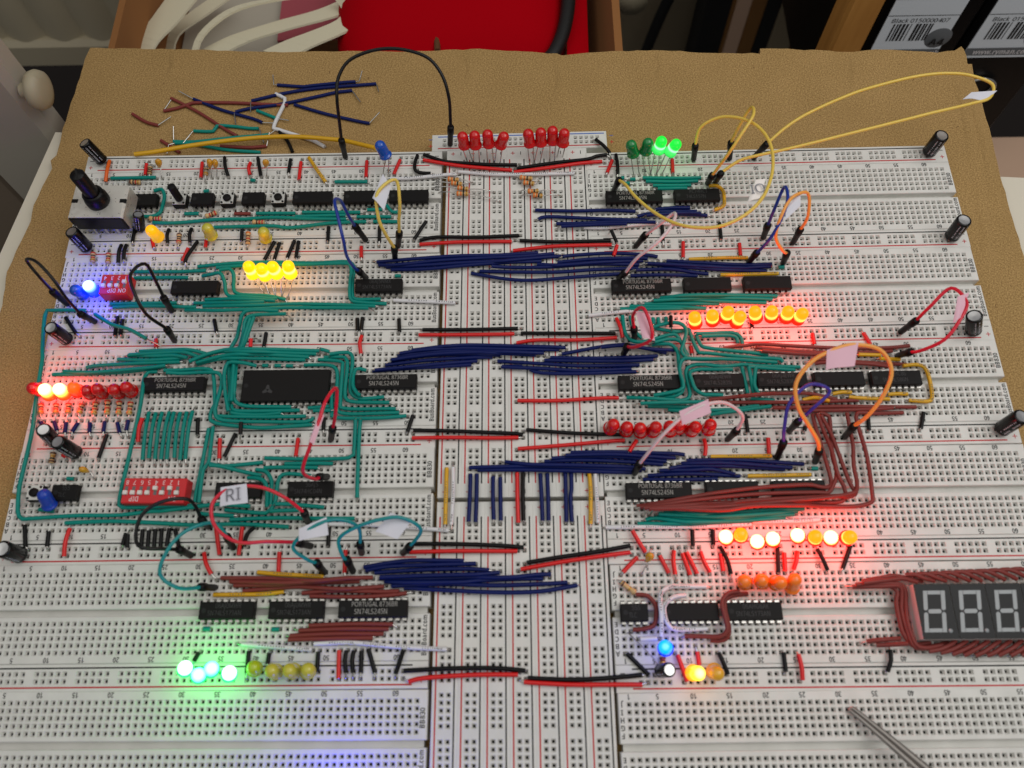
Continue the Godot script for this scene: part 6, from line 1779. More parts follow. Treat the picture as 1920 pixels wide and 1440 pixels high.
	wire("fourth from top of the reddish brown wires looping down to the fourth right board", "brown", [3132,43,1198,3148,33,1253,3155,34,1286,3166,44,1355,3170,50,1437,3180,46,1471,3193,38,1506,3176,33,1550,3005,32,1553,2830,32,1549,2706,33,1552,2673,41,1555,2635,58,1561,2597,67,1566,2466,68,1574,2424,64,1575], [0,3131,1189,1,2424,1564])
	wire("fifth from top of the reddish brown wires looping down to the fourth right board", "brown", [3148,39,1205,3167,37,1253,3178,38,1289,3195,30,1359,3219,33,1480,3233,38,1520,3199,45,1536,3154,50,1534,3109,57,1538,3075,56,1539,2914,49,1543,2791,49,1550,2761,48,1558,2725,49,1563,2636,68,1574,2466,70,1579,2441,70,1579], [0,3131,1189,1,2424,1590])
	wire("sixth from top of the reddish brown wires looping down to the fourth right board", "brown", [3254,33,1192,3259,22,1259,3258,26,1330,3245,32,1413,3244,38,1470,3230,50,1516,3189,57,1530,3155,64,1537,3065,70,1548,2905,63,1559,2735,65,1572,2563,70,1579,2455,70,1581], [0,3258,1189,1,2449,1590])
	wire("second from top of the reddish brown wires looping down to the fourth right board", "brown", [3484,13,1188,3359,22,1193,3322,25,1191,3289,27,1211,3302,32,1370,3297,32,1522,3285,32,1556,3216,32,1570,3116,33,1569,3076,42,1569,3039,58,1571,3001,67,1572,2834,70,1573,2713,70,1588,2549,70,1580,2471,70,1577], [0,3487,1187,1,2449,1564])
	wire("leftmost short red rail link near the hanging yellow bead capacitor", "red", [2378,23,1652,2398,22,1691,2423,13,1732], [0,2373,1641,1,2424,1738], 0.82, "link_wire")
	wire("short red level wire near the hanging yellow bead capacitor", "red", [2392,9,1749,2335,9,1804], [0,2399,1738,1,2327,1813], 0.82, "link_wire")
	wire("second from left short red rail link near the hanging yellow bead capacitor", "red", [2476,9,1744,2505,9,1809], [0,2475,1738,1,2505,1813], 0.82, "link_wire")
	wire("third from left short red rail link near the hanging yellow bead capacitor", "red", [2529,16,1728,2523,22,1771,2527,16,1815], [0,2526,1713,1,2530,1838], 0.82, "link_wire")
	wire("fourth from left short red rail link near the hanging yellow bead capacitor", "red", [2561,9,1736,2584,9,1817], [0,2551,1713,1,2581,1838], 0.82, "link_wire")
	wire("fifth from left short red rail link near the hanging yellow bead capacitor", "red", [2577,9,1732,2610,9,1813], [0,2577,1713,1,2606,1813], 0.82, "link_wire")
	wire("rightmost short red rail link near the hanging yellow bead capacitor", "red", [2628,16,1733,2637,22,1772,2655,16,1808], [0,2628,1712,1,2657,1812], 0.82, "link_wire")
	wire("leftmost short red rail link near the dull orange LEDs", "red", [2704,9,1740,2707,9,1804], [0,2704,1738,1,2708,1812], 0.82, "link_wire")
	wire("short black rail link near the dull orange LEDs", "black", [2704,14,1714,2722,22,1761,2734,13,1815], [0,2704,1712,1,2733,1838], 0.82, "link_wire")
	wire("second from left short black rail link near the dazzling red LEDs", "black", [2919,9,1712,2910,9,1810], [0,2932,1712,1,2911,1812], 0.82, "link_wire")
	wire("second from left short red rail link near the dull orange LEDs", "red", [2941,9,1738,2936,9,1805], [0,2932,1737,1,2937,1812], 0.82, "link_wire")
	wire("short red rail link near the dazzling red LEDs", "red", [2987,16,1735,2979,22,1766,2965,16,1802], [0,2983,1737,1,2962,1812], 0.82, "link_wire")
	wire("third from left short black rail link near the dazzling red LEDs", "black", [3063,16,1726,3076,22,1764,3090,16,1805], [0,3059,1711,1,3089,1812], 0.82, "link_wire")
	wire("rightmost short black rail link near the dazzling red LEDs", "black", [3192,9,1713,3149,9,1799], [0,3186,1711,1,3140,1812], 0.82, "link_wire")
	wire("short black level wire near the stubby capacitor", "black", [2332,9,2091,2406,9,2165], [0,2327,2092,1,2404,2165], 0.82, "link_wire")
	wire("short red rail link near the stubby capacitor", "red", [2512,16,2099,2524,22,2143,2538,16,2187], [0,2505,2092,1,2531,2190], 0.82, "link_wire")
	wire("tiny red link near the lit amber LED on the rail", "red", [2585,9,2087,2588,9,2133], [0,2581,2067,1,2588,2144], 0.82, "link_wire")
	wire("left of two: short black rail link near the lit amber LED on the rail", "black", [2659,16,2092,2671,22,2127,2684,16,2164], [0,2658,2092,1,2683,2164], 0.82, "link_wire")
	wire("right of two: short black rail link near the lit amber LED on the rail", "black", [2892,9,2092,2891,9,2158], [0,2886,2092,1,2886,2164], 0.82, "link_wire")
	wire("short black rail link near the unlit digit displays", "black", [3268,16,2088,3263,22,2121,3246,16,2161], [0,3267,2065,1,3242,2163], 0.82, "link_wire")
	wire("rightmost short red rail link near the dull orange LEDs", "red", [2941,16,2100,2945,22,2142,2944,16,2186], [0,2937,2091,1,2937,2189], 0.82, "link_wire")
	wire("white wire bent like a cane, ending at the round blue LED", "white", [2637,11,1860,2546,17,1860,2506,26,1861,2469,39,1881,2459,48,1918,2459,49,1971,2455,40,2037], [0,2657,1863,1,2454,2041])
	wire("white wire bent like a C across the middle 16-pin chip", "white", [2556,25,1892,2508,44,1901,2475,49,1929,2472,49,1966,2485,45,2000,2515,35,2013,2627,13,2009], [0,2556,1889,1,2632,2016])
	wire("short white wire left of the round blue LED", "white", [2380,42,2046,2439,49,2045], [0,2378,2042,1,2454,2041], 0.82, "link_wire")
	wire("single reddish brown wire bent round the small 8-pin chip", "brown", [2378,13,1887,2418,19,1892,2445,20,1925,2445,20,1964,2434,20,1997,2393,17,2009,2359,12,2010], [0,2378,1889,1,2353,2016])
	wire("right of two reddish brown wires bent between two chips", "brown", [2785,13,1887,2735,31,1894,2697,44,1911,2689,48,1941,2693,49,1974,2698,45,2010,2692,33,2042,2666,20,2052,2634,13,2049], [0,2784,1888,1,2632,2041])
	wire("left of two reddish brown wires bent between two chips", "brown", [2748,48,1884,2707,53,1890,2679,59,1921,2680,63,1956,2688,59,2018,2661,48,2039,2604,25,2036,2543,15,2034], [0,2759,1889,1,2531,2041])
	wire("third from top of the reddish brown wires left of the digit displays", "brown", [3172,15,1865,3254,34,1864,3293,35,1865,3323,34,1887,3312,34,1926,3313,34,2004,3319,34,2037,3343,29,2071,3381,21,2069,3415,15,2064], [0,3165,1862,1,3420,2065])
	wire("fifth from top of the reddish brown wires left of the digit displays", "brown", [3163,34,1869,3269,50,1870,3330,46,1871,3334,36,1908,3327,34,1945,3327,35,1986,3332,38,2029,3340,41,2072,3371,36,2085,3482,12,2064], [0,3140,1862,1,3496,2065])
	wire("fourth from top of the reddish brown wires left of the digit displays", "brown", [3173,47,1863,3220,46,1861,3298,47,1860,3340,42,1864,3351,36,1891,3345,35,1932,3337,41,1987,3340,44,2030,3348,47,2070,3375,46,2084,3447,34,2074], [0,3165,1862,1,3445,2065])
	wire("topmost of the reddish brown wires left of the digit displays", "brown", [3206,24,1848,3288,37,1835,3329,34,1831,3430,13,1848], [0,3191,1862,1,3445,1862])
	wire("second from top of the reddish brown wires left of the digit displays", "brown", [3195,59,1859,3266,55,1851,3345,44,1842,3378,38,1848,3402,33,1854], [0,3191,1862,1,3419,1862])
	wire("sixth from top of the reddish brown wires left of the digit displays", "brown", [3187,24,2059,3238,34,2054,3308,21,2050], [0,3166,2066,1,3318,2040])
	wire("seventh from top of the reddish brown wires left of the digit displays", "brown", [3220,24,2071,3251,31,2071,3309,54,2070,3318,56,2070], [0,3216,2066,1,3318,2065])
	wire("eleventh from top of the slanting reddish brown wires behind the digit displays", "brown", [3365,32,1828,3395,38,1827,3429,38,1841,3467,28,1849], [0,3343,1837,1,3470,1862])
	wire("tenth from top of the slanting reddish brown wires behind the digit displays", "brown", [3408,32,1826,3439,38,1825,3472,38,1839,3509,29,1850], [0,3394,1837,1,3521,1862])
	wire("ninth from top of the slanting reddish brown wires behind the digit displays", "brown", [3452,32,1825,3482,38,1823,3515,38,1837,3552,28,1850], [0,3445,1837,1,3572,1862])
	wire("eighth from top of the slanting reddish brown wires behind the digit displays", "brown", [3495,32,1823,3525,38,1821,3559,38,1835,3595,28,1850], [0,3495,1836,1,3597,1862])
	wire("seventh from top of the slanting reddish brown wires behind the digit displays", "brown", [3538,32,1821,3569,38,1819,3602,38,1833,3638,28,1851], [0,3521,1811,1,3648,1862])
	wire("sixth from top of the slanting reddish brown wires behind the digit displays", "brown", [3582,32,1819,3612,38,1818,3645,38,1832,3681,28,1849], [0,3572,1811,1,3699,1862])
	wire("fifth from top of the slanting reddish brown wires behind the digit displays", "brown", [3625,32,1818,3655,38,1816,3688,38,1830,3724,28,1847], [0,3622,1811,1,3724,1862])
	wire("fourth from top of the slanting reddish brown wires behind the digit displays", "brown", [3668,32,1816,3698,38,1814,3731,38,1828,3767,28,1846], [0,3648,1811,1,3775,1861])
	wire("third from top of the slanting reddish brown wires behind the digit displays", "brown", [3712,32,1814,3742,38,1812,3775,38,1826,3811,28,1844], [0,3699,1811,1,3826,1861])
	wire("topmost of the slanting reddish brown wires behind the digit displays", "brown", [3755,32,1812,3785,38,1810,3818,38,1824,3854,28,1842], [0,3749,1811,1,3851,1836])
	wire("second from top of the slanting reddish brown wires behind the digit displays", "brown", [3798,32,1812,3828,38,1811,3861,38,1825,3897,28,1842], [0,3775,1811,1,3902,1836])
	wire("topmost of the slanting reddish brown wires in front of the digit displays", "brown", [3393,41,2095,3434,44,2088,3473,41,2073,3496,36,2060], [0,3394,2091,1,3496,2065])
	wire("second from top of the slanting reddish brown wires in front of the digit displays", "brown", [3437,32,2100,3475,38,2090,3513,38,2073,3537,32,2060], [0,3420,2091,1,3547,2065])
	wire("fifth from top of the slanting reddish brown wires in front of the digit displays", "brown", [3477,32,2105,3513,38,2092,3552,38,2074,3575,32,2060], [0,3470,2091,1,3572,2065])
	wire("eighth from top of the slanting reddish brown wires in front of the digit displays", "brown", [3517,32,2109,3570,42,2084,3614,32,2061], [0,3506,2113,1,3623,2065])
	wire("ninth from top of the slanting reddish brown wires in front of the digit displays", "brown", [3557,32,2110,3589,38,2097,3629,38,2074,3653,32,2061], [0,3547,2113,1,3674,2065])
	wire("sixth from top of the slanting reddish brown wires in front of the digit displays", "brown", [3598,32,2110,3627,38,2099,3668,38,2074,3694,28,2061], [0,3587,2113,1,3699,2065])
	wire("seventh from top of the slanting reddish brown wires in front of the digit displays", "brown", [3638,32,2110,3685,42,2088,3718,34,2069,3733,28,2061], [0,3628,2114,1,3750,2065])
	wire("third from top of the slanting reddish brown wires in front of the digit displays", "brown", [3677,37,2111,3716,41,2093,3745,38,2075,3772,28,2062], [0,3666,2115,1,3775,2065])
	wire("fourth from top of the slanting reddish brown wires in front of the digit displays", "brown", [3717,37,2111,3754,41,2093,3784,38,2075,3810,28,2062], [0,3707,2115,1,3826,2065])
	loose_wire("shortest reddish brown offcut, farthest left on the cardboard", "brown", [82,-76,-443,156,-76,-393,221,-76,-370], [[219,-76,-370,281,-65,-412]])
	loose_wire("reddish brown offcut slanting across the others", "brown", [258,-76,-536,405,-76,-447,547,-76,-343,614,-76,-299], [])
	loose_wire("long reddish brown offcut lying level", "brown", [233,-76,-457,300,-76,-474,359,-76,-499,389,-76,-505,562,-76,-501,737,-76,-488,841,-76,-481], [[234,-76,-460,268,-60,-511]])
	loose_wire("dark blue offcut slanting down with both tips bare", "navy", [370,-76,-529,517,-76,-459,679,-76,-401,726,-76,-377], [[372,-76,-527,292,-70,-575],[725,-76,-377,785,-70,-368]])
	loose_wire("topmost dark blue offcut on the cardboard", "navy", [776,-76,-608,901,-76,-595,938,-76,-599,1115,-76,-618,1163,-76,-620], [[778,-76,-608,760,-70,-606,761,-40,-640],[1163,-76,-620,1184,-70,-619,1201,-40,-656]])
	loose_wire("second dark blue offcut from the top", "navy", [659,-76,-511,816,-76,-555,978,-76,-583,1153,-76,-596,1266,-76,-605], [[659,-76,-511,659,-70,-492,665,-70,-435],[1266,-76,-606,1272,-70,-590,1283,-70,-549]])
	loose_wire("third dark blue offcut from the top", "navy", [588,-76,-444,651,-76,-463,816,-76,-490,980,-76,-531,1071,-76,-555,1150,-76,-565], [[588,-76,-444,586,-70,-428,600,-70,-367],[1150,-76,-565,1198,-70,-487]])
	loose_wire("dark blue offcut sloping down to the right", "navy", [872,-76,-484,1028,-76,-425,1203,-76,-373,1249,-76,-363], [[1248,-76,-363,1299,-50,-406]])
	loose_wire("shortest teal offcut, beside the bent white wire", "teal", [692,-76,-451,797,-76,-399], [[795,-76,-401,857,-70,-382]])
	loose_wire("teal offcut with a step in its middle", "teal", [399,-76,-333,494,-76,-330,509,-76,-362,594,-76,-356,665,-76,-344,713,-76,-342], [[399,-76,-333,397,-70,-325,361,-70,-257],[713,-76,-342,723,-70,-324,750,-70,-250]])
	loose_wire("reddish brown offcut behind the long yellow wire", "brown", [540,-76,-241,680,-76,-230,763,-76,-237], [[763,-76,-237,777,-50,-296]])
	loose_wire("reddish brown offcut crossing under the teal ones", "brown", [248,-76,-280,349,-76,-207], [])
	loose_wire("lowest teal offcut, touching the breadboard edge", "teal", [319,-76,-263,402,-76,-256,575,-76,-218,737,-76,-201], [[319,-76,-263,295,-65,-244,293,-70,-196]])
	loose_wire("long straight teal offcut", "teal", [309,-76,-273,417,-76,-269,581,-76,-288,744,-76,-302,768,-76,-305], [[310,-76,-274,309,-50,-342],[767,-76,-304,794,-70,-323]])
	loose_wire("thick white wire bent in a zigzag", "white", [773,-76,-552,810,-76,-530,824,-76,-500,786,-76,-356,813,-76,-332,967,-76,-272,1017,-76,-244,1041,-76,-228], [[1032,-76,-233,1052,-74,-223]], 0.95)
	loose_wire("short black offcut behind the long yellow wire", "black", [814,-76,-322,858,-76,-268,890,-76,-200], [])
	loose_wire("long yellow wire lying behind the top left board", "yellow", [184,10,-132,278,7,-148,428,-18,-200,588,-34,-238,754,-42,-261,915,-40,-260,1088,-32,-235,1136,-27,-224,1167,-21,-212,1302,10,-148], [], 1.05)
	potentiometer()
	push_button("push button with a tall black stem", 44.5, 14, 0.0000, 13.5)
	push_button("flat push button between the second and third 8-pin chips", 66, 14, 0.0000, 5.2)
	push_button("flat push button left of the long unmarked chips", 88.9, 14, 0.0000, 5.2)
	push_button("flat push button partly hidden behind the dull blue LED", 8.2, 148.5, 0.0030, 5.2)
	dip_switch("red 4-way DIP switch lit purple by the blue LED", 24.4, 58.6, -0.01, 4, 12.2, 9.6, [false,false,false,true])
	dip_switch("red 8-way DIP switch on the fourth left board", 55.8, 148.9, -0.015, 8, 24.2, 9.9, [false,false,false,false,true,false,true,false])
	digit("leftmost of the unlit digit displays", 336.40, 186.75, 0.004, 12.68, 19.1, 8.0)
	digit("second unlit digit display from the left", 349.08, 186.75, 0.004, 12.68, 19.1, 8.0)
	digit("third unlit digit display from the left", 361.76, 186.75, 0.004, 12.68, 19.1, 8.0)
	digit("rightmost digit display, cut off by the photo edge", 374.44, 186.75, 0.004, 12.68, 19.1, 8.0)
	electrolytic("capacitor standing at the far left corner of the top left board", [4.2,1.2,-9.5], [0.7,12,-11.5], 5.6, [[5.1,-9.8],[5.1,-9.8]])
	electrolytic("capacitor leaning in front of the metal potentiometer, lit blue", [6,1.2,37.2], [4.5,12.5,35.8], 5.8, [[5.1,37.7],[7.6,37.7]])
	electrolytic("small capacitor right of the potentiometer block", [27.9,1.2,27.8], [30,9,25.2], 4.6, [[25.4,27.9],[27.9,27.9]])
	electrolytic("capacitor at the left end of the second left board, lit blue", [6.1,1.2,81.8], [5.2,12.7,81.8], 5.6, [[5.5,82.6],[8,82.6]])
	electrolytic("left of two fallen capacitors on the third left board, lit red", [10,1.2,126.8], [11.5,12.6,125.7], 5.6, [[8.4,127.5],[10.9,127.5]])
	electrolytic("right of two fallen capacitors, lying over the rail", [19.9,1.2,131.9], [17.9,12.5,130.7], 5.8, [[18.4,134.5],[20.9,134.5]])
	electrolytic("capacitor at the left edge of the photo, beside the fifth board", [6.3,1.2,172], [6.1,12.7,171.8], 6.3, [[5.8,172.3],[8.3,172.3]])
	electrolytic("capacitor at the far right corner of the top right board", [383.8,1.2,-7.4], [384.5,12.7,-7.6], 6.3, [[383.5,-6.2],[383.5,-6.2]])
	electrolytic("capacitor at the right end of the second right board", [384.7,1.2,37.5], [384.8,12.7,36.6], 6.3, [[383.8,38.8],[383.8,38.8]])
	electrolytic("upright capacitor beside the tall red cable", [384.2,1.2,83], [379.6,11.6,81.4], 6.3, [[384.1,83.6],[384.1,83.6]])
	electrolytic("capacitor at the right edge of the third right board", [385.5,1.2,126.3], [387.8,12.4,124.9], 6.3, [[384.3,125.7],[384.3,125.7]])
	electrolytic("stubby capacitor in front of the round blue LED", [244.5,3,215.2], [246.4,10.8,215.3], 5.0, [[242.9,216.5],[245.5,216.5]])
	drop_cap("yellow bead capacitor alone near column 13 of the top board", [32.3,3,-3.9], [33.5,7.9,-4.9], [[30.5,-7.2],[33,0]], 1.0)
	drop_cap("left of two yellow bead capacitors by the red wire", [55.7,3,-3.2], [56.8,7.8,-4.5], [[53.3,-7.2],[55.9,0]], 1.0)
	drop_cap("right of two yellow bead capacitors by the red wire", [58.3,3,-2.9], [59.4,7.8,-4.2], [[55.9,-7.2],[58.4,0]], 1.0)
	drop_cap("yellow bead capacitor beside a black wire near column 32", [81.2,3,-3.2], [82.6,7.9,-3.6], [[81.3,-7.2],[81.3,0]], 1.0)
	drop_cap("yellow bead capacitor lying on the fourth left board", [26.7,1.8,139.9], [25.7,6.8,139.8], [[20.9,139.6],[28.5,142.1]], 1.0)
	drop_cap("yellow bead capacitor hanging over the red line of the fifth right board", [242.2,2.4,177], [243.8,6.6,174.7], [[245,171.3],[240.3,181.3]], 1.0)
	resistor("resistor standing by the short red wire near column 11", [27.4,2,-5.9], [27.7,2,-1.2], ["gray_band", "black_band", "black_band", "brown_band"], [[27.9,-7.2,0],[27.9,0,0]])
	resistor("resistor behind the metal potentiometer", [18.8,1.3,2.4], [24,1.3,2.8], ["brown_band", "black_band", "red_band", "gold_band"], [[17.8,2.5,0],[27.9,2.5,1]])
	resistor("resistor by the pair of yellow bead capacitors", [53.6,2,-4.6], [53.6,2,-0.2], ["gray_band", "black_band", "gray_band", "gold_band"], [[53.3,-7.2,0],[53.3,2.5,0]])
	resistor("resistor below the first 8-pin chip", [31,1.3,22.3], [36.7,1.3,22.6], ["tan", "brown_band", "red_band", "red_band"], [[30.5,22.9,0],[38.1,22.9,0]])
	resistor("resistor slanting below the second 8-pin chip", [56.2,1.3,21.7], [61.2,1.3,19.6], ["tan", "red_band", "brown_band", "red_band"], [[55.9,22.9,0],[63.5,17.8,0]])
	resistor("resistor in front of the right dull yellow LED", [77.7,1.3,25], [83.3,1.3,25.3], ["tan", "brown_band", "red_band", "red_band"], [[76.2,25.4,0],[83.8,25.4,0]])
	resistor("resistor between the lit amber and first dull yellow LED", [45.9,1.3,30.4], [46.3,1.3,35.6], ["brown_band", "black_band", "brown_band", "red_band"], [[45.7,27.9,0],[45.7,37.7,0]])
	resistor("resistor left of the second dull yellow LED", [76.5,1.3,30], [77,1.3,36.4], ["orange_band", "brown_band", "red_band", "brown_band"], [[76.2,27.9,0],[76.2,37.7,0]])
	resistor("left of two striped resistors lit blue", [9.1,1.3,39.4], [9.8,1.3,44.5], ["red_band", "black_band", "red_band", "gold_band"], [[7.6,37.7,0],[10.7,44.9,0]])
	resistor("right of two striped resistors lit blue", [16,1.3,39.9], [16.7,1.3,45.2], ["red_band", "black_band", "red_band", "gold_band"], [[15.2,37.7,0],[15.7,47.4,0]])
	resistor("leftmost resistor of the row in front of the left red LEDs", [1.2,1.3,110.5], [2,1.3,115.1], ["red_band", "black_band", "red_band", "gold_band"], [[0.7,110.1,0],[3.3,117.7,0]])
	resistor("second resistor of the row in front of the left red LEDs", [7.4,1.3,110.5], [8.1,1.3,115.1], ["red_band", "black_band", "red_band", "gold_band"], [[7.2,108.9,0],[8.4,117.7,0]])
	resistor("third resistor of the row in front of the left red LEDs", [12.6,1.3,110.4], [13.1,1.3,115.1], ["red_band", "black_band", "red_band", "gold_band"], [[13.4,107.5,0],[13.4,117.7,0]])
	resistor("fourth resistor of the row in front of the left red LEDs", [18.2,1.3,110.7], [17.7,1.3,115.2], ["red_band", "black_band", "red_band", "gold_band"], [[18.5,110.1,0],[18.5,117.7,0]])
	resistor("fifth resistor of the row in front of the left red LEDs", [23.5,1.3,109.9], [23.7,1.3,115.7], ["red_band", "black_band", "red_band", "gold_band"], [[23.6,107.5,0],[23.6,117.7,0]])
	resistor("sixth resistor of the row in front of the left red LEDs", [28.2,1.3,109.1], [29.1,1.3,115.7], ["red_band", "black_band", "red_band", "gold_band"], [[28.7,107.5,0],[28.7,117.7,0]])
	resistor("seventh resistor of the row in front of the left red LEDs", [33.1,1.3,109.6], [33.8,1.3,115.8], ["red_band", "black_band", "red_band", "gold_band"], [[33.8,107.5,0],[33.8,117.7,0]])
	resistor("rightmost resistor of the row in front of the left red LEDs", [37.9,1.3,110], [38.1,1.3,116], ["red_band", "black_band", "red_band", "gold_band"], [[38.8,107.5,0],[38.8,117.7,0]])
	resistor("resistor left of the yellow bead on the fourth left board", [10.6,1.3,131.2], [10.6,1.3,135.9], ["brown_band", "gold_band", "black_band", "brown_band"], [[10.6,129.6,0],[10.8,139.6,1]])
	resistor("topmost of the left four resistors over the bus strips", [164.2,2.2,4], [169.6,2.2,4.7], ["orange_band", "orange_band", "black_band", "gold_band"], [[157.5,2.5,1],[176.1,5.2,1]])
	resistor("second from top of the left four resistors over the bus strips", [165.8,2.2,6.2], [171.2,2.2,7], ["orange_band", "orange_band", "black_band", "gold_band"], [[157.5,5.1,1],[176.1,5.2,1]])
	resistor("third from top of the left four resistors over the bus strips", [168.7,2.2,8.8], [174,2.2,9.8], ["orange_band", "orange_band", "black_band", "gold_band"], [[157.5,7.6,1],[185.3,10.2,1]])
	resistor("lowest of the left four resistors over the bus strips", [168.3,2.2,12], [174,2.2,12.3], ["orange_band", "orange_band", "black_band", "gold_band"], [[160.3,10.1,1],[187.9,15.3,1]])
	resistor("topmost of the right four resistors over the bus strips", [196.8,2.2,3.7], [202.9,2.2,4.7], ["orange_band", "orange_band", "black_band", "gold_band"], [[194.5,2.6,1],[206.3,5.2,1]])
	resistor("second from top of the right four resistors over the bus strips", [198.4,2.2,6.5], [203.7,2.2,7.4], ["orange_band", "orange_band", "black_band", "gold_band"], [[197.1,5.2,1],[206.3,5.2,1]])
	resistor("third from top of the right four resistors over the bus strips", [200.3,2.2,11.3], [205.6,2.2,11.3], ["orange_band", "orange_band", "black_band", "gold_band"], [[197.1,10.2,1],[212.9,10.2,1]])
	resistor("lowest of the right four resistors over the bus strips", [202.7,2.2,13.4], [207.3,2.2,14], ["orange_band", "orange_band", "black_band", "gold_band"], [[197.1,12.8,1],[215.5,12.8,1]])
	resistor("resistor meeting the bent reddish brown wire on the fifth right board", [232.5,1.6,184.1], [237.7,1.6,188.2], ["brown_band", "tan", "gold_band", "tan"], [[231.2,183.1,0],[237.8,188.9,0]])
	resistor("small red resistor below the round blue LED", [245.8,1.4,210.5], [245.8,1.4,212.7], ["brown_band", "red_band", "brown_band", "gold_band"], [[245.4,209.2,0],[245.8,214.3,0]], "pinkish")
	thin_lead()
	led("amber LED lit orange-yellow, right of the potentiometer", "LEDs of the top left board", "led_amber", "lit_amber_dim", [37.8,3,33.5], [37.1,11.6,33.9], [[36.7,0,33.4],[39.3,0,33.4]], 2.4e-05, Color(1.0, 0.56, 0.08))
	led("dull yellow LED in the middle of the top left board", "LEDs of the top left board", "led_yellow", "", [61.1,3,33.1], [61.9,11.6,33.3], [[59.6,0,33.1],[62.2,0,33.1]])
	led("dull yellow LED right of the middle, by a standing resistor", "LEDs of the top left board", "led_yellow", "", [85.2,3,34.6], [86.6,11.4,35.9], [[83.8,0,35.2],[86.4,0,35.2]])
	led("clear blue LED leaning over the top edge of the left board", "LEDs of the top left board", "led_blue", "", [137.1,8.5,-4.1], [134.6,16.5,-5.7], [[134.6,0,0],[137.2,0,0]])
	led("leftmost of eight unlit red LEDs at the top of the bus strips", "unlit red LEDs at the top", "led_red", "", [172.3,8,-9.6], [171.6,16.6,-9.5], [[173.1,0,-6.7],[176.1,0,-5]])
	led("second of eight unlit red LEDs at the top of the bus strips", "unlit red LEDs at the top", "led_red", "", [177.3,8,-9.3], [177.1,16.5,-10.3], [[176.1,0,-5],[178.7,0,-5]])
	led("third of eight unlit red LEDs at the top of the bus strips", "unlit red LEDs at the top", "led_red", "", [183.3,8,-9.9], [182.8,16.5,-10.8], [[182.5,0,-5.9],[185.3,0,-5]])
	led("fourth of eight unlit red LEDs at the top of the bus strips", "unlit red LEDs at the top", "led_red", "", [188.4,8,-9.5], [190.8,16.2,-9.3], [[185.3,0,-5],[187.9,0,-5]])
	led("fifth of eight unlit red LEDs at the top of the bus strips", "unlit red LEDs at the top", "led_red", "", [201.9,8,-9.9], [200.7,16.5,-10.8], [[201.6,0,-5.6],[203.7,0,-5]])
	led("sixth of eight unlit red LEDs at the top of the bus strips", "unlit red LEDs at the top", "led_red", "", [206.8,8,-10.1], [206.6,16.5,-11.6], [[203.7,0,-5],[206.3,0,-5]])
	led("seventh of eight unlit red LEDs at the top of the bus strips", "unlit red LEDs at the top", "led_red", "", [212.2,8,-11], [211.8,16.5,-12.4], [[210.9,0,-6],[212.9,0,-5]])
	led("rightmost of eight unlit red LEDs at the top of the bus strips", "unlit red LEDs at the top", "led_red", "", [216.7,8,-9.7], [217.3,16.5,-10.8], [[214.4,0,-8.7],[216.9,0,-8.7]])
	led("leftmost unlit green LED on the top right board", "green LEDs of the top right board", "led_green", "", [248.2,8,-3.5], [245.8,16.3,-3.9], [[248.9,0,2.1],[251.5,0,2.1]])
	led("second, unlit green LED on the top right board", "green LEDs of the top right board", "led_green", "", [253.7,8,-4.9], [253.9,16.6,-4.4], [[254,0,2],[256.5,0,2]])
	led("lit green LED beside the unlit pair", "green LEDs of the top right board", "led_green", "lit_green_dim", [259.4,8,-5.3], [260.1,16.6,-5.4], [[256.5,0,2],[259.1,0,2]], 3.2e-05, Color(0.12, 1.0, 0.22))
	led("rightmost lit green LED on the top right board", "green LEDs of the top right board", "led_green", "lit_green_dim", [264.4,8,-4.1], [267,16.2,-3.8], [[259.1,0,2],[261.6,0,2]], 3.2e-05, Color(0.12, 1.0, 0.22))
	led("leftmost of four lit amber LEDs on the second left board", "lit amber LEDs", "led_amber", "lit_amber", [83.1,6,54.6], [82.9,14.6,54], [[86.6,0,60.5],[89.1,0,60.5]], 8e-05, Color(1.0, 0.56, 0.08))
	led("second of four lit amber LEDs on the second left board", "lit amber LEDs", "led_amber", "lit_amber", [88.4,6,55.4], [88.3,14.6,55.3], [[89.4,0,62.9],[91.9,0,62.9]], 8e-05, Color(1.0, 0.56, 0.08))
	led("third of four lit amber LEDs on the second left board", "lit amber LEDs", "led_amber", "lit_amber", [93.3,6,54.6], [92.8,14.6,54.4], [[91.9,0,62.9],[94.4,0,62.9]], 8e-05, Color(1.0, 0.56, 0.08))
	led("rightmost of four lit amber LEDs on the second left board", "lit amber LEDs", "led_amber", "lit_amber", [99,6,54.7], [99.7,14.5,54], [[94.4,0,62.9],[97,0,62.9]], 8e-05, Color(1.0, 0.56, 0.08))
	led("unlit blue LED left of the dazzling blue one", "blue LEDs of the second left board", "led_blue", "", [9.9,3,61.2], [9.9,11.4,63.2], [[8.7,0,60.5],[11.2,0,60.5]])
	led("dazzling white-blue lit LED left of the red 4-way switch", "blue LEDs of the second left board", "led_blue", "lit_blue_hot", [14.9,3.5,60.5], [15.9,12,61.4], [[13.2,0,60.1],[15.8,0,60.1]], 0.00068, Color(0.12, 0.18, 1.0))
	led("leftmost, unlit red LED of the left row", "red LEDs of the third left board", "led_red", "", [0.8,3,105.1], [1.6,11.2,107.6], [[-0.8,0,104.1],[1.7,0,104.1]])
	led("second, brightly lit red LED of the left row", "red LEDs of the third left board", "led_red", "lit_red_hot", [5.2,3,107.5], [6.9,11.4,107.7], [[3.3,0,107.5],[5.8,0,107.5]], 0.00044, Color(1.0, 0.06, 0.03))
	led("third, brightly lit red LED of the left row", "red LEDs of the third left board", "led_red", "lit_red_hot", [11.1,3,107.3], [12.7,11.4,107.7], [[8.4,0,107.5],[10.9,0,107.5]], 0.00044, Color(1.0, 0.06, 0.03))
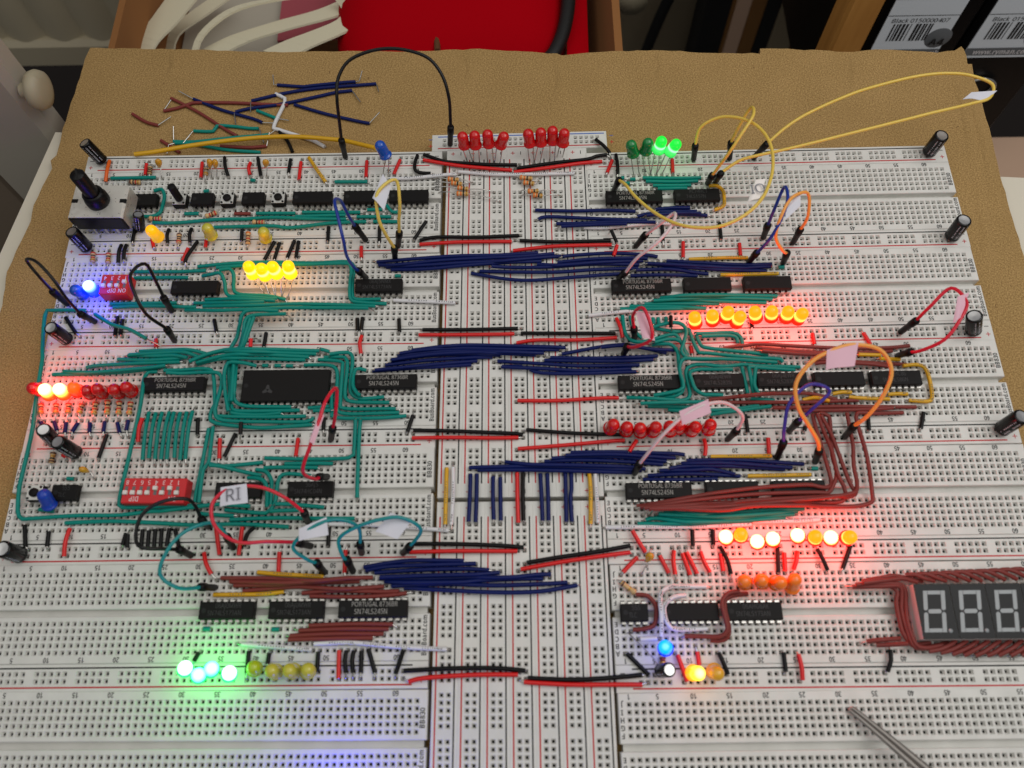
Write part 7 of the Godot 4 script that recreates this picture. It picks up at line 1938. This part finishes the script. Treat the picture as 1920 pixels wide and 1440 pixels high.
	led("fourth, faintly lit red LED of the left row", "red LEDs of the third left board", "led_red", "lit_red_dim", [16.5,3,106.1], [18.2,11.3,107.3], [[14.7,0,105.6],[17.2,0,105.6]], 3e-05, Color(1.0, 0.06, 0.03))
	led("fifth, unlit red LED of the left row", "red LEDs of the third left board", "led_red", "", [21.6,3,107], [23.8,11.1,108.8], [[18.5,0,107.5],[21.1,0,107.5]])
	led("sixth, unlit red LED of the left row", "red LEDs of the third left board", "led_red", "", [26.5,3,106.9], [27.8,11.4,108.1], [[23.6,0,107.5],[26.1,0,107.5]])
	led("seventh, unlit red LED of the left row", "red LEDs of the third left board", "led_red", "", [33.5,3,106.9], [34.6,11.4,108.4], [[31.2,0,107.5],[33.8,0,107.5]])
	led("rightmost, unlit red LED of the left row", "red LEDs of the third left board", "led_red", "", [38.3,3,106.4], [39.3,11.5,107.4], [[36.3,0,107.5],[38.8,0,107.5]])
	led("leftmost of eight lit red LEDs in the row on the second right board", "lit red LEDs of the second right board", "led_red", "lit_red", [269.3,3.2,79.3], [267.2,11.5,79], [[268.8,0,79.4],[271.3,0,79.4]], 0.00016, Color(1.0, 0.06, 0.03))
	led("second of eight lit red LEDs in the row on the second right board", "lit red LEDs of the second right board", "led_red", "lit_red", [276.4,3.2,78.2], [274.6,11.6,78.4], [[275.9,0,78.1],[278.4,0,78.1]], 0.00016, Color(1.0, 0.06, 0.03))
	led("third of eight lit red LEDs in the row on the second right board", "lit red LEDs of the second right board", "led_red", "lit_red", [281.9,3.2,76.8], [281.6,11.8,77], [[280.7,0,76.7],[283.3,0,76.7]], 0.00016, Color(1.0, 0.06, 0.03))
	led("fourth of eight lit red LEDs in the row on the second right board", "lit red LEDs of the second right board", "led_red", "lit_red", [286,3.2,79.2], [286.4,11.8,79.2], [[284.6,0,79.2],[287.1,0,79.2]], 0.00016, Color(1.0, 0.06, 0.03))
	led("fifth of eight lit red LEDs in the row on the second right board", "lit red LEDs of the second right board", "led_red", "lit_red", [294.6,3.2,77.1], [291.9,11.3,76.8], [[294.4,0,77.2],[297,0,77.2]], 0.00016, Color(1.0, 0.06, 0.03))
	led("sixth of eight lit red LEDs in the row on the second right board", "lit red LEDs of the second right board", "led_red", "lit_red", [300.9,3.2,76.8], [299,11.6,76.9], [[300.3,0,76.8],[302.9,0,76.8]], 0.00016, Color(1.0, 0.06, 0.03))
	led("seventh of eight lit red LEDs in the row on the second right board", "lit red LEDs of the second right board", "led_red", "lit_red", [306.9,3.2,77.3], [305.8,11.7,77.1], [[306,0,77.4],[308.5,0,77.4]], 0.00016, Color(1.0, 0.06, 0.03))
	led("rightmost of eight lit red LEDs in the row on the second right board", "lit red LEDs of the second right board", "led_red", "lit_red", [311.5,3.2,78], [311.9,11.8,78.3], [[310.1,0,77.9],[312.6,0,77.9]], 0.00016, Color(1.0, 0.06, 0.03))
	led("leftmost of eight dull red LEDs behind the pink cable flag", "dull red LEDs of the third right board", "led_red", "", [231.4,3,124.7], [232.5,11.5,125.5], [[229.7,0,124.4],[232.3,0,124.4]])
	led("second of eight dull red LEDs behind the pink cable flag", "dull red LEDs of the third right board", "led_red", "", [237.8,3,125.6], [237.2,11.5,126.7], [[237,0,126.7],[239.5,0,126.6]])
	led("third of eight dull red LEDs behind the pink cable flag", "dull red LEDs of the third right board", "led_red", "", [243.4,3,126.3], [242,11.5,127.1], [[242.1,0,126.6],[244.6,0,126.6]])
	led("fourth of eight dull red LEDs behind the pink cable flag", "dull red LEDs of the third right board", "led_red", "", [248,3,126.1], [248.6,11.6,126.7], [[247.2,0,126.6],[249.1,0,125.9]])
	led("fifth of eight dull red LEDs behind the pink cable flag", "dull red LEDs of the third right board", "led_red", "", [255,3,126], [253.4,11.4,126.4], [[254.8,0,126.5],[257.3,0,126.5]])
	led("sixth of eight dull red LEDs behind the pink cable flag", "dull red LEDs of the third right board", "led_red", "", [258.6,3,124.8], [257.1,11.4,126.2], [[257.8,0,124.4],[260.4,0,124.4]])
	led("seventh of eight dull red LEDs behind the pink cable flag", "dull red LEDs of the third right board", "led_red", "", [263.2,3,125.9], [264,11.5,126.9], [[262.4,0,126.5],[264.2,0,125.6]])
	led("rightmost of eight dull red LEDs behind the pink cable flag", "dull red LEDs of the third right board", "led_red", "", [270,3,125.6], [269.5,11.6,125.9], [[270,0,126.4],[272.6,0,126.4]])
	led("leftmost of eight dazzling red LEDs on the fourth right board", "dazzling red LEDs of the fourth right board", "led_red", "lit_red_white", [272.6,3,168.6], [270.4,11.3,169.4], [[272.2,0,168.2],[274.7,0,168.2]], 0.00022, Color(1.0, 0.06, 0.03))
	led("second of eight dazzling red LEDs on the fourth right board", "dazzling red LEDs of the fourth right board", "led_red", "lit_red", [278,3,167.8], [276.1,11.3,168.6], [[277.4,0,167.5],[280,0,167.5]], 0.00022, Color(1.0, 0.06, 0.03))
	led("third of eight dazzling red LEDs on the fourth right board", "dazzling red LEDs of the fourth right board", "led_red", "lit_red_white", [284,3,170.3], [281.6,11.2,171.3], [[283.1,0,171.2],[285.6,0,171.2]], 0.00022, Color(1.0, 0.06, 0.03))
	led("fourth of eight dazzling red LEDs on the fourth right board", "dazzling red LEDs of the fourth right board", "led_red", "lit_red_white", [289.7,3,169.5], [287.5,11.3,170.3], [[289.3,0,169.2],[291.8,0,169.2]], 0.00022, Color(1.0, 0.06, 0.03))
	led("fifth of eight dazzling red LEDs on the fourth right board", "dazzling red LEDs of the fourth right board", "led_red", "lit_red_white", [299.3,3,168.3], [296.6,11.1,169.1], [[299,0,168],[301.6,0,168]], 0.00022, Color(1.0, 0.06, 0.03))
	led("sixth of eight dazzling red LEDs on the fourth right board", "dazzling red LEDs of the fourth right board", "led_red", "lit_red", [305.5,3,169.1], [303.1,11.2,169.6], [[305.2,0,168.8],[307.7,0,168.8]], 0.00022, Color(1.0, 0.06, 0.03))
	led("seventh of eight dazzling red LEDs on the fourth right board", "dazzling red LEDs of the fourth right board", "led_red", "lit_red_white", [311.4,3,169.3], [308.6,11.1,170], [[311.1,0,169],[313.6,0,169]], 0.00022, Color(1.0, 0.06, 0.03))
	led("rightmost of eight dazzling red LEDs on the fourth right board", "dazzling red LEDs of the fourth right board", "led_red", "lit_red", [317.4,3,168.9], [316,11.4,170.1], [[316.6,0,168.4],[319.1,0,168.4]], 0.00022, Color(1.0, 0.06, 0.03))
	led("leftmost of four dull orange LEDs below the dazzling red row", "dull orange LEDs", "led_orange", "", [277.6,3,184.9], [275.3,11.3,185.6], [[278.4,0,183.8],[281,0,183.8]])
	led("second of four dull orange LEDs below the dazzling red row", "dull orange LEDs", "led_orange", "", [283.9,3,184.6], [281.4,11.2,185.3], [[283.5,0,183.8],[286,0,183.8]])
	led("third of four dull orange LEDs below the dazzling red row", "dull orange LEDs", "led_orange", "", [288.7,3,185.2], [288.7,11.5,186.3], [[288.6,0,183.8],[291.1,0,183.7]])
	led("rightmost of four dull orange LEDs below the dazzling red row", "dull orange LEDs", "led_orange", "", [294.4,3,187], [293.9,11.1,184.2], [[293.7,0,188.8],[296.2,0,188.8]])
	led("leftmost of four dazzling green LEDs on the fifth left board", "dazzling green LEDs", "led_green", "lit_green_white", [75.8,3,213.4], [78.8,11.1,213.2], [[74.4,0,214.5],[76.9,0,214.5]], 9e-05, Color(0.12, 1.0, 0.22))
	led("second of four dazzling green LEDs on the fifth left board", "dazzling green LEDs", "led_green", "lit_green_cyan", [81,3,215.6], [83.8,11.1,215.6], [[78.7,0,215.6],[82,0,214.5]], 9e-05, Color(0.12, 1.0, 0.22))
	led("third of four dazzling green LEDs on the fifth left board", "dazzling green LEDs", "led_green", "lit_green_cyan", [85.1,3,213.7], [88.1,11,213.5], [[82,0,214.5],[84.5,0,214.5]], 9e-05, Color(0.12, 1.0, 0.22))
	led("rightmost of four dazzling green LEDs on the fifth left board", "dazzling green LEDs", "led_green", "lit_green_white", [91.7,3,215.2], [94.5,11.1,215], [[89.6,0,214.5],[92.2,0,214.5]], 9e-05, Color(0.12, 1.0, 0.22))
	led("leftmost yellow-green of four unlit yellow LEDs beside the green ones", "unlit yellow LEDs of the fifth left board", "led_yellow_green", "", [100.6,3,213.5], [102.8,11.3,213.3], [[97.2,0,214.5],[99.8,0,214.5]])
	led("second of four unlit yellow LEDs beside the green ones", "unlit yellow LEDs of the fifth left board", "led_yellow", "", [108.3,3,214.6], [108.7,11.6,214.4], [[107.4,0,214.5],[109.4,0,214.7]])
	led("third of four unlit yellow LEDs beside the green ones", "unlit yellow LEDs of the fifth left board", "led_yellow", "", [114.7,3,214.4], [114.7,11.6,214.5], [[112.5,0,214.5],[115,0,214.5]])
	led("rightmost of four unlit yellow LEDs beside the green ones", "unlit yellow LEDs of the fifth left board", "led_yellow", "", [119.6,3,214.5], [121.8,11.3,214.2], [[117.6,0,214.5],[120.1,0,214.5]])
	led("unlit blue LED leaning over the fourth left board button", "single LEDs", "led_blue_dull", "", [14.8,3,153.5], [15.1,10.7,149.7], [[13.3,0,154.9],[15.9,0,154.9]])
	led("round cyan-blue lit LED on the fifth right board", "single LEDs", "led_blue", "lit_blue_cyan", [246.9,3,207.7], [245.5,11.5,207.7], [[245.4,0,206.7],[248,0,206.7]], 0.00012, Color(0.12, 0.18, 1.0))
	led("amber lit LED on the rail of the fifth right board", "single LEDs", "led_amber", "lit_amber_hot", [255.8,3,216], [256.8,11.5,216.6], [[253.1,0,216.5],[255.6,0,216.4]], 6e-05, Color(1.0, 0.56, 0.08))
	led("unlit amber LED right of the amber lit one", "single LEDs", "led_amber_dull", "", [263.3,3,215.4], [262.9,11.4,217], [[263.2,0,216.4],[264.6,0,214.9]])
	led("lit blue LED below the photo edge, throwing blue light up", "single LEDs", "led_blue", "lit_blue_hot", [131.2,3,263.6], [132.8,11,260.9], [[129.4,0,264.6],[131.9,0,264.6]], 0.0016, Color(0.12, 0.18, 1.0))
	jumper("black cable arching high over the cardboard behind the boards", "cable_black", [117.6,13.3,-9.1,118.1,21.5,-12.6,118.5,30.1,-17.7,119.4,34.8,-24.4,124.2,38.5,-30.7,133.3,40.6,-33.9,142.7,41.1,-34.8,151.7,39.7,-34.3,159.1,37,-32.3,164.2,32.6,-27,166.5,26.4,-20.8,166.5,18.3,-17.3,166.3,13.3,-15.3], [[117.7,14.3,-9],[166.4,14.3,-15.3]], [[116.6,0.4,-10.2],[164.9,0.4,-16.3]], 0.75)
	jumper("blue cable bent in a tall narrow loop over the top left chips", "cable_blue", [126.2,11,34.5,125.1,19.3,34.9,123.4,28.3,33.4,122.8,35.3,38.2,125,35.7,46.7,126.7,31.8,54.2,126.6,23.5,56.7,128,15.6,57.3,129,11,56.3], [[126,12,34.5],[128.9,12,56.6]], [[129,0.4,34.9],[130.2,0.4,53.7]], 0.68)
	o = jumper("pale yellow cable with a white paper flag over the top left chips", "cable_pale_yellow", [145.3,11.2,38.2,146.3,19.4,37.3,147.7,28.1,34.3,146.6,34.5,27.9,139.8,35.4,34.9,139.7,29.7,42.7,141.5,22.4,45.7,143.3,12.8,45.7,143.6,11.2,45.7], [[145.5,12.2,38.2],[143.7,12.2,45.8]], [[143.2,0.4,38.2],[142.2,0.4,44.4]], 0.68)
	flag(o, [141.4,34.7,25.1,144.9,34.7,31.4,142.7,34.7,42.3,137.8,34.7,36.8], "paper")
	jumper("black cable at the left edge with blue light on it", "cable_black", [3.4,13.3,65.7,2.6,22.4,64.2,-0.3,28.8,59.8,6.5,32.7,62.9,12.4,29.8,68.7,15.7,23,74.1,16.8,14.5,76,16.9,13.1,76.1], [[3.4,14.3,65.8],[16.9,14,76.3]], [[2.5,0.4,64.7],[15.9,0.4,73.2]], 0.62)
	jumper("black cable looping beside the red 4-way switch", "cable_black", [49,11.3,68.2,49.1,20.3,65.6,46.7,27,61.1,43.4,30.1,67.8,46,28.8,75.9,49.2,23.5,82,52.5,13.9,82.9,52.7,11.3,82.8], [[49.1,12.3,68.2],[52.8,12.3,82.8]], [[48,0.4,68.8],[51.3,0.4,82.6]], 0.68)
	o = jumper("small red cable with a pinkish paper flag at the second right board", "cable_red", [242.6,10.3,84.7,241.3,19.1,82.5,244.3,27.3,84.4,247.1,24.6,95.1,242,16.4,95.4,239.3,10.3,92.5], [[242.4,11.3,84.8],[239.3,11.3,92.6]], [[244,0.4,83.9],[239,0.4,91.5]], 0.68)
	flag(o, [241.6,24.3,83.9,247.1,24.3,85.2,248.2,24.3,96.4,243.4,24.3,95.4], "paper_pink")
	jumper("white cable tinted pink in a narrow loop on the top right board", "cable_white", [250,11,40.8,254.3,18.9,41.2,260.2,25.1,39.5,257.9,27.7,47.2,251.6,26.5,54.3,244.4,20.4,57.5,241,12.2,58.7,240.4,10.7,58.9], [[250.3,12,40.9],[240.5,11.7,59.2]], [[247.2,0.4,39.9],[239,0.4,55.4]], 0.68)
	o = jumper("pale yellow cable in a wide circle at the top right, marked IO", "cable_yellow", [275.2,12.2,-4.3,276.6,18.8,-8.8,283.5,23.5,-10.1,290.2,26.9,-7.2,295.8,29.7,-1.7,299.2,31.9,5.5,300.5,33.6,13.8,299.8,34.9,22.4,297.7,35.8,30.6,293.9,36.4,39,288.7,36.4,45.4,282.1,35.8,50.1,274.4,34.4,52.4,266.4,32.1,51.1,259.2,29.3,47.2,253.5,26.3,41.3,248.9,23,34.3,245.1,19.5,26.5,242.4,15.8,18.4,240.3,12,13.4], [[275,13.1,-4.2],[240.3,12.9,13.6]], [[276.8,0.4,-6],[239.5,0.4,10.2]], 0.68)
	flag(o, [291,37.2,32.6,295,37.2,32.1,291.7,37.2,40.8,286.3,37.2,43.5], "paper_clear", "IO", 0.006)
	jumper("thin yellow cable folded into a sharp point, standing over the cardboard", "cable_yellow", [291.3,11.2,-6.2,293.1,19.4,-8.3,296.6,27.9,-11.5,295.7,32,-4,290.7,29.7,3.4,286.2,24.3,8.7,283,15.7,10.2,281.3,10.8,10.8], [[291.2,12.2,-6.2],[281.3,11.8,11.1]], [[293.1,0.4,-5.7],[281.8,0.4,7.3]], 0.68)
	o = jumper("longest yellow cable reaching out past the cardboard edge", "cable_yellow", [306.4,13,-4,313.7,15.6,-9.7,321,17.4,-14.3,328.9,18.6,-18.2,336.6,19.6,-21.5,346,20.8,-25,354,21.6,-27.3,362.5,22.4,-29.3,370.6,23,-31,378.8,23.6,-32,386.9,24,-32.1,395.6,24.4,-30.5,404.2,24.7,-25.1,401.4,24.8,-17.5,393.4,24.7,-14.7,385.1,24.6,-12.5,375.9,24.4,-10.3,367.9,24,-8.3,360,23.6,-6.4,351.8,23,-4.5,343.8,22.4,-2.7,335.1,21.6,-0.8,326.3,20.6,1,318.2,19.6,2.5,309.3,18.4,4,300.7,17.1,5.1,292.7,15.7,6.7,285.8,13.2,10.3,284.7,12.6,11.2], [[306.6,13.9,-3.8],[284.6,13.5,11.5]], [[303.9,0.4,-6.1],[285.4,0.4,6.7]], 0.68)
	flag(o, [393.7,25.6,-19.9,404.9,25.6,-20.6,399.1,25.6,-15.7,389,25.6,-16.1], "paper")
	jumper("dark blue cable in a narrow loop left of the orange cable", "cable_blue", [302.2,11.3,37.2,303,19.6,34.7,305.7,27.4,29.1,305.2,29.8,37.1,302,27.4,45.2,298.7,21.6,50.2,296.1,13,50.9,295.9,11.2,50.5], [[302.1,12.3,37.2],[295.9,12.2,50.7]], [[303.3,0.4,36.4],[295.6,0.4,48.5]], 0.68)
	o = jumper("orange cable with a white flag right of the dark blue one", "cable_orange", [315.6,11.4,39.6,316.2,20.4,38.6,314.7,27.7,32.6,307.2,30,36.1,302.5,28.8,43.2,300.8,22.8,49.8,305.2,15.9,52.2,308.5,11.2,50.8], [[315.6,12.4,39.6],[308.4,12.2,50.9]], [[315.7,0.4,39.4],[310.2,0.4,49.5]], 0.68)
	flag(o, [311.4,28.5,32.9,310.5,28.5,39.2,303.4,28.5,45.7,305,28.5,39.5], "paper")
	o = jumper("red cable with a pink flag at the right of the second board", "cable_red", [355.4,12.3,83.7,357.9,19.9,81.5,364.4,26.1,76.5,367.7,28.4,84,364,27.6,91.1,358.5,23.9,97.6,352.5,16.2,98.7,350.9,11.9,97.1], [[355.4,13.3,83.8],[350.9,12.8,97.4]], [[354.2,0.4,83.1],[351.3,0.4,93.6]], 0.68)
	flag(o, [364.5,28.8,81.8,369.3,28.8,80,364.7,28.8,89.9,360.3,28.8,93.3], "paper_pink")
	o = jumper("orange cable making the biggest loop, with a wide pale flag", "cable_orange", [323.2,12.4,128.1,326.1,19.8,126.5,330.4,26.7,120.6,332.5,31.4,113.2,328.2,34.6,106.4,317.9,36.4,105,309.5,36.4,107.4,302.2,35,111.2,296.8,31.8,118.1,297.8,27.6,125.5,302,23,130.5,307.1,16.9,135.5,308.6,12.2,137.7], [[323.2,13.4,128.1],[308.5,13.1,137.6]], [[323.9,0.4,128.5],[310.9,0.4,138.6]], 0.78)
	flag(o, [307.9,37,107.2,319.8,37,104.4,317.1,37,113.5,306.3,37,115.1], "paper_pink")
	jumper("blue and purple cable looping under the orange one", "cable_violet", [302.4,12.4,126,306.7,20,122.9,311.6,24.1,118.1,303.9,26.3,116.3,296.5,23.5,122.3,295,18.2,129.9,295.8,12.1,134.3], [[302.3,13.4,126.1],[295.7,13.1,134.1]], [[302.4,0.4,125.8],[296.3,0.4,136.9]], 0.68)
	o = jumper("pale pink cable with a pink paper flag over the dull red LEDs", "cable_white", [278.8,11.4,129,279.7,18.9,125.8,272,24.8,122.7,262.8,27.8,124.9,254.6,27.6,129.6,247.8,23.7,135.1,243.3,17.5,139.6,240.9,11.4,141.8], [[278.9,12.4,129],[241,12.3,141.7]], [[277.9,0.4,128.9],[240.2,0.4,142.4]], 0.68)
	flag(o, [254.1,28.3,127.1,265.1,28.3,122.6,265.9,28.3,127.6,254.9,28.3,132.5], "paper_pink")
	o = jumper("red cable with a long pink flag, hanging down to the fourth left board", "cable_red", [123.5,10.9,126.1,126.1,19.1,122.1,127.2,25.7,115.3,125.1,31.6,122.8,123,31.4,131.7,120,28.8,139.6,116.8,23.1,146.8,119,14.4,147.2,120,10.9,145.5], [[123.7,11.9,126],[119.9,11.9,145.7]], [[120.5,0.4,127.2],[120.4,0.4,142.3]], 0.68)
	flag(o, [123.2,31.7,127.6,125.1,31.7,128.3,122.1,31.7,139.1,120.4,31.7,138.4], "paper_pink")
	o = jumper("red cable with a white paper flag marked RI", "cable_red", [115.3,10.3,159.1,109.3,16.5,154.8,100.9,20.2,151.7,91.1,22.7,152.6,85.5,23.5,158.5,87.5,23.1,166.8,95.3,21.1,171.9,104.5,17.5,171.1,112.8,11.5,170.2,114.2,10.1,170.2], [[115.4,11.3,159],[114,11.1,170.3]], [[114.3,0.4,160.3],[116.4,0.4,169.5]], 0.68)
	flag(o, [87.7,23.4,152.5,96.9,23.4,151.2,98,23.4,158.1,88.3,23.4,159.7], "paper", "RI", 0.0065)
	jumper("black cable looping over the row of short black wires", "cable_black", [77.1,10.4,161.1,74.5,17.8,155.5,66.1,22.6,157.6,60.3,23.7,163.6,60,21.1,172.7,67.5,15.6,173,70.5,10.4,172.2], [[77.2,11.3,161.1],[70.4,11.4,172.2]], [[76.4,0.4,161.8],[71.2,0.4,172.6]], 0.68)
	jumper("teal cable in the largest loop on the fifth left board", "cable_teal", [87.6,10.1,167.8,84.4,16.8,163.9,77,22.1,167.8,72,23.6,174.8,69.8,21.9,183,75.4,17.5,187.2,80.4,10.2,185.8], [[87.6,11.1,167.6],[80.2,11.2,185.9]], [[86.8,0.4,170],[81.8,0.4,184.6]], 0.68)
	o = jumper("teal cable with a white flag, left of the other flagged teal cable", "cable_teal", [136.9,10.2,170.9,137,17.6,165.9,129.7,22.4,164.4,121.4,23.4,167.9,115,20.3,173.6,119.1,14.3,177.1,121.5,10.2,177.6], [[137,11.2,170.8],[121.5,11.2,177.5]], [[135.7,0.4,172.4],[122.2,0.4,179.4]], 0.68)
	flag(o, [117.5,23.6,167.9,126.9,23.6,163.8,128,23.6,170.1,117.8,23.6,172.3], "paper")
	o = jumper("teal cable with a white flag nearest to the bus strips", "cable_teal", [155,9.6,171.8,159.9,17.3,167.2,153.4,21.8,163.9,145.5,23.3,164.9,137.1,21.9,167.3,130.7,18.4,170.7,131.4,12.2,175.9,132.5,10,176.6], [[155.4,10.6,171.7],[132.4,11,176.3]], [[151.2,0.4,172.5],[132.9,0.4,179.2]], 0.68)
	flag(o, [148.9,19.9,161.6,157.1,19.9,164.1,151.9,19.9,171.1,143.9,19.9,168.4], "paper")
	tweezers([309.2,1.2,228.4,310,1.6,228.3,318.3,6,237.1,326.7,11,246.7,334.6,16,255.4])
	cardboard([-21.2,-87.9,-17,-87.8,-13.3,-87.4,-8.7,-87,-4.8,-87.3,-0.9,-87.1,2.8,-87,6.8,-86.3,11.3,-86.2,15.2,-86.5,18.9,-86.1,23.2,-85.8,27.5,-86,31.6,-85.3,35.7,-85.4,39.9,-85.2,44.5,-84.4,48.4,-84.5,52.9,-84.1,57.1,-83.6,61.1,-83.7,65.4,-83.4,69.3,-83.2,74,-83.1,77.6,-82.7,82,-82.8,86.4,-82.9,91,-83,94.8,-83,99.2,-82.9,103.3,-82.6,107.5,-82.7,111.9,-82.9,115.4,-82.8,120,-82.4,123.6,-82.5,127.7,-82.3,131.6,-82.1,136.3,-81.8,140.2,-81.7,143.9,-82.3,148.8,-82,152.6,-81.9,156.9,-82.1,160.9,-82.6,165.2,-82.7,169.3,-82.2,173.5,-82.9,177.5,-82.9,182.7,-82.1,187.1,-81.7,191.8,-81.1,195.5,-81,199.6,-80.6,204.2,-80.3,208,-79.7,212.4,-79,216.5,-79,218.8,-77.6,223.5,-78.1,227.5,-78.6,232,-79.1,236.7,-79.3,241.1,-79.6,244.6,-79.9,248.7,-79.9,252.7,-79.5,256.7,-80.1,261.3,-79.8,265.3,-80,269.3,-79.8,274,-79.3,278.5,-79.3,283.1,-78.3,288.4,-77.8,292.7,-77.6,297.2,-77.4,301.4,-77.4,305.4,-77.1,309.3,-76.8,313.9,-77.2,318.1,-76.5,318.5,-79.9,323.6,-79.9,328.6,-79.6,332,-79.6,336.4,-78.9,340.5,-78.3,344.2,-78.6,348.7,-78.2,352.7,-77.8,356.6,-77,360.7,-76.8,364.7,-76.7,370.1,-77.5,375.7,-78.1,379.8,-77.9,384,-77.8,388.9,-77.1,393.5,-76.7,397.5,-76.4,402.4,-75.9,406.3,-75.3,410.9,-76.3,414.8,-76.5,418.7,-79.2,419.5,-77,419.9,-73.1,419.3,-68.5,419.8,-64.3,419.9,-59.9,420.5,-56.3,421,-52.1,420.9,-47.5,421,-42.7,420.8,-37.8,420.8,-33.5,421.1,-28.6,420.9,-23.6,420.8,-19.6,420.4,-14.6,420.3,-9.9,420.1,-5.7,419.8,-0.6,419.8,3.8,420.2,8.1,419.9,12.5,419.8,17.9,420,23.2,420,28.4,420.4,33,420.1,37.5,420.4,42.5,420.3,47.2,420.5,51.2,421.5,55.3,422.1,59.4,422.4,63.5,423,67.3,423.4,71.9,423.8,75.8,424.4,79.5,424.8,83.4,426,88,426.4,92,427.1,95.6,427.3,99.8,427.9,104.2,428.5,108.2,428.6,112,429.6,116.1,430,120.1,430,124.1,430.1,128,430.2,132,430.1,135.9,430.2,140,430.4,144.1,430.3,148,430.4,152,430.4,155.9,430.4,160,430.5,164,430.5,168.1,430.6,171.9,430.5,176.1,430.8,180.1,430.7,184,430.7,188,430.7,192.1,430.9,196.1,430.8,199.9,430.9,204.1,430.9,208.1,431.1,212,431.2,216,431.1,219.9,431.1,223.9,431.2,227.9,431.2,232.1,431.2,236.1,431.4,240,431.4,244.1,431.5,248,431.5,252,431.6,256,431.6,259.9,431.7,264,431.6,267.9,431.8,272,431.7,276,431.9,280,431.8,284,431.8,288.1,431.8,292.1,431.9,295.9,432.1,300.1,427.9,300,424,300,419.9,300.1,416.1,300,412.1,300.1,408,300.1,404.1,300,399.9,300,396.1,300,392,300.1,388,299.9,384,300,380.1,300,376,300.1,372,300,368.1,300.1,364.1,300.1,360,300,356,300,352.1,300,347.9,300,344,300,340,299.9,335.9,299.9,332.1,300.1,328,299.9,324.1,300.1,320,299.9,316.1,300,312,299.9,308,299.9,304,299.9,300,300.1,296,300.1,292,300,288,299.9,284,300.1,280.1,300.1,276,300,272.1,300,268,299.9,263.9,300.1,260.1,300,256.1,300,252,300.1,248,300,244,300,239.9,300,236,300.1,231.9,300.1,227.9,300.1,223.9,299.9,219.9,300.1,216,300.1,212,299.9,208,300,204.1,299.9,199.9,300.1,195.9,300.1,192,300,188,300.1,183.9,300.1,179.9,300,175.9,300.1,171.9,299.9,167.9,300,164,300.1,160,300,156.1,299.9,151.9,300.1,148.1,300,144.1,299.9,140.1,300,136,300.1,131.9,299.9,127.9,300,124,300,120,300,116.1,300.1,111.9,299.9,107.9,299.9,104,299.9,100,300,96,300,92.1,299.9,88,300.1,83.9,299.9,79.9,300.1,76,300.1,72,299.9,68,300,64,299.9,60,300,56,300,51.9,299.9,48.1,300,44,299.9,40,300,36.1,300,32.1,300,27.9,300,24,300,20,299.9,16,300.1,11.9,299.9,7.9,300,4,300,0,299.9,-4,300,-8,300.1,-11.9,300,-16,300,-20,300,-23.9,299.9,-28,299.9,-31.9,300,-35.9,299.9,-40,300,-44.1,300.1,-47.9,299.9,-47.7,296.1,-47.6,292,-47.5,287.9,-47.3,284.1,-47.2,280,-47,276,-46.7,272.1,-46.6,268,-46.5,264,-46.2,260.1,-46.1,256,-46,252,-45.6,248,-45.4,244.1,-45.3,239.9,-45.1,236.1,-44.9,231.9,-44.9,228,-44.6,224,-44.5,220,-44.2,216,-44.1,212,-43.9,207.9,-43.7,203.9,-43.6,200.1,-43.4,196,-43.2,192,-43.1,188,-42.9,184.1,-42.7,180.1,-42.5,176,-42.4,172,-42.1,168,-41.9,163.9,-41.8,159.9,-41.6,156,-41.4,152,-41.2,147.9,-41,144,-40.8,140.1,-40.7,136,-40.6,132,-40.4,128,-40.2,124,-40,120,-39.4,116,-38.8,112.1,-38.4,108.2,-37.8,104.1,-37.1,100.1,-36.7,96.3,-36.2,92.3,-35.5,88.3,-35,84.4,-34.4,80.3,-33.8,76.5,-33.3,72.4,-32.7,68.4,-32.5,64.2,-32.2,60,-32.8,55.7,-33,51.1,-33.7,47.2,-34.1,42.9,-32.9,37.5,-32.4,32.2,-31.4,27.9,-30.4,23.2,-29.1,16.1,-29.5,11.7,-29.7,7.5,-28.6,2.5,-27.8,-3,-26.6,-7.9,-25.3,-13.2,-27,-17.9,-24.8,-20.9,-24.6,-29,-25,-37,-24.4,-41.2,-24.3,-45,-24.2,-49.5,-24.1,-53.2,-23.3,-58.4,-23.3,-63.8,-22.7,-68.3,-22.7,-72.7,-22.5,-76.4,-22.6,-80.4])

func room_light(called: String, from: Vector3, to: Vector3, size: Vector2, energy: float, c: Color) -> void:
	var l := AreaLight3D.new()
	l.name = called
	l.area_size = size
	l.light_energy = energy
	l.light_color = c
	l.area_range = 5.0
	l.shadow_enabled = true
	add_child(l)
	l.look_at_from_position(from, to, Vector3.UP if absf((to - from).normalized().y) < 0.98 else Vector3.BACK)
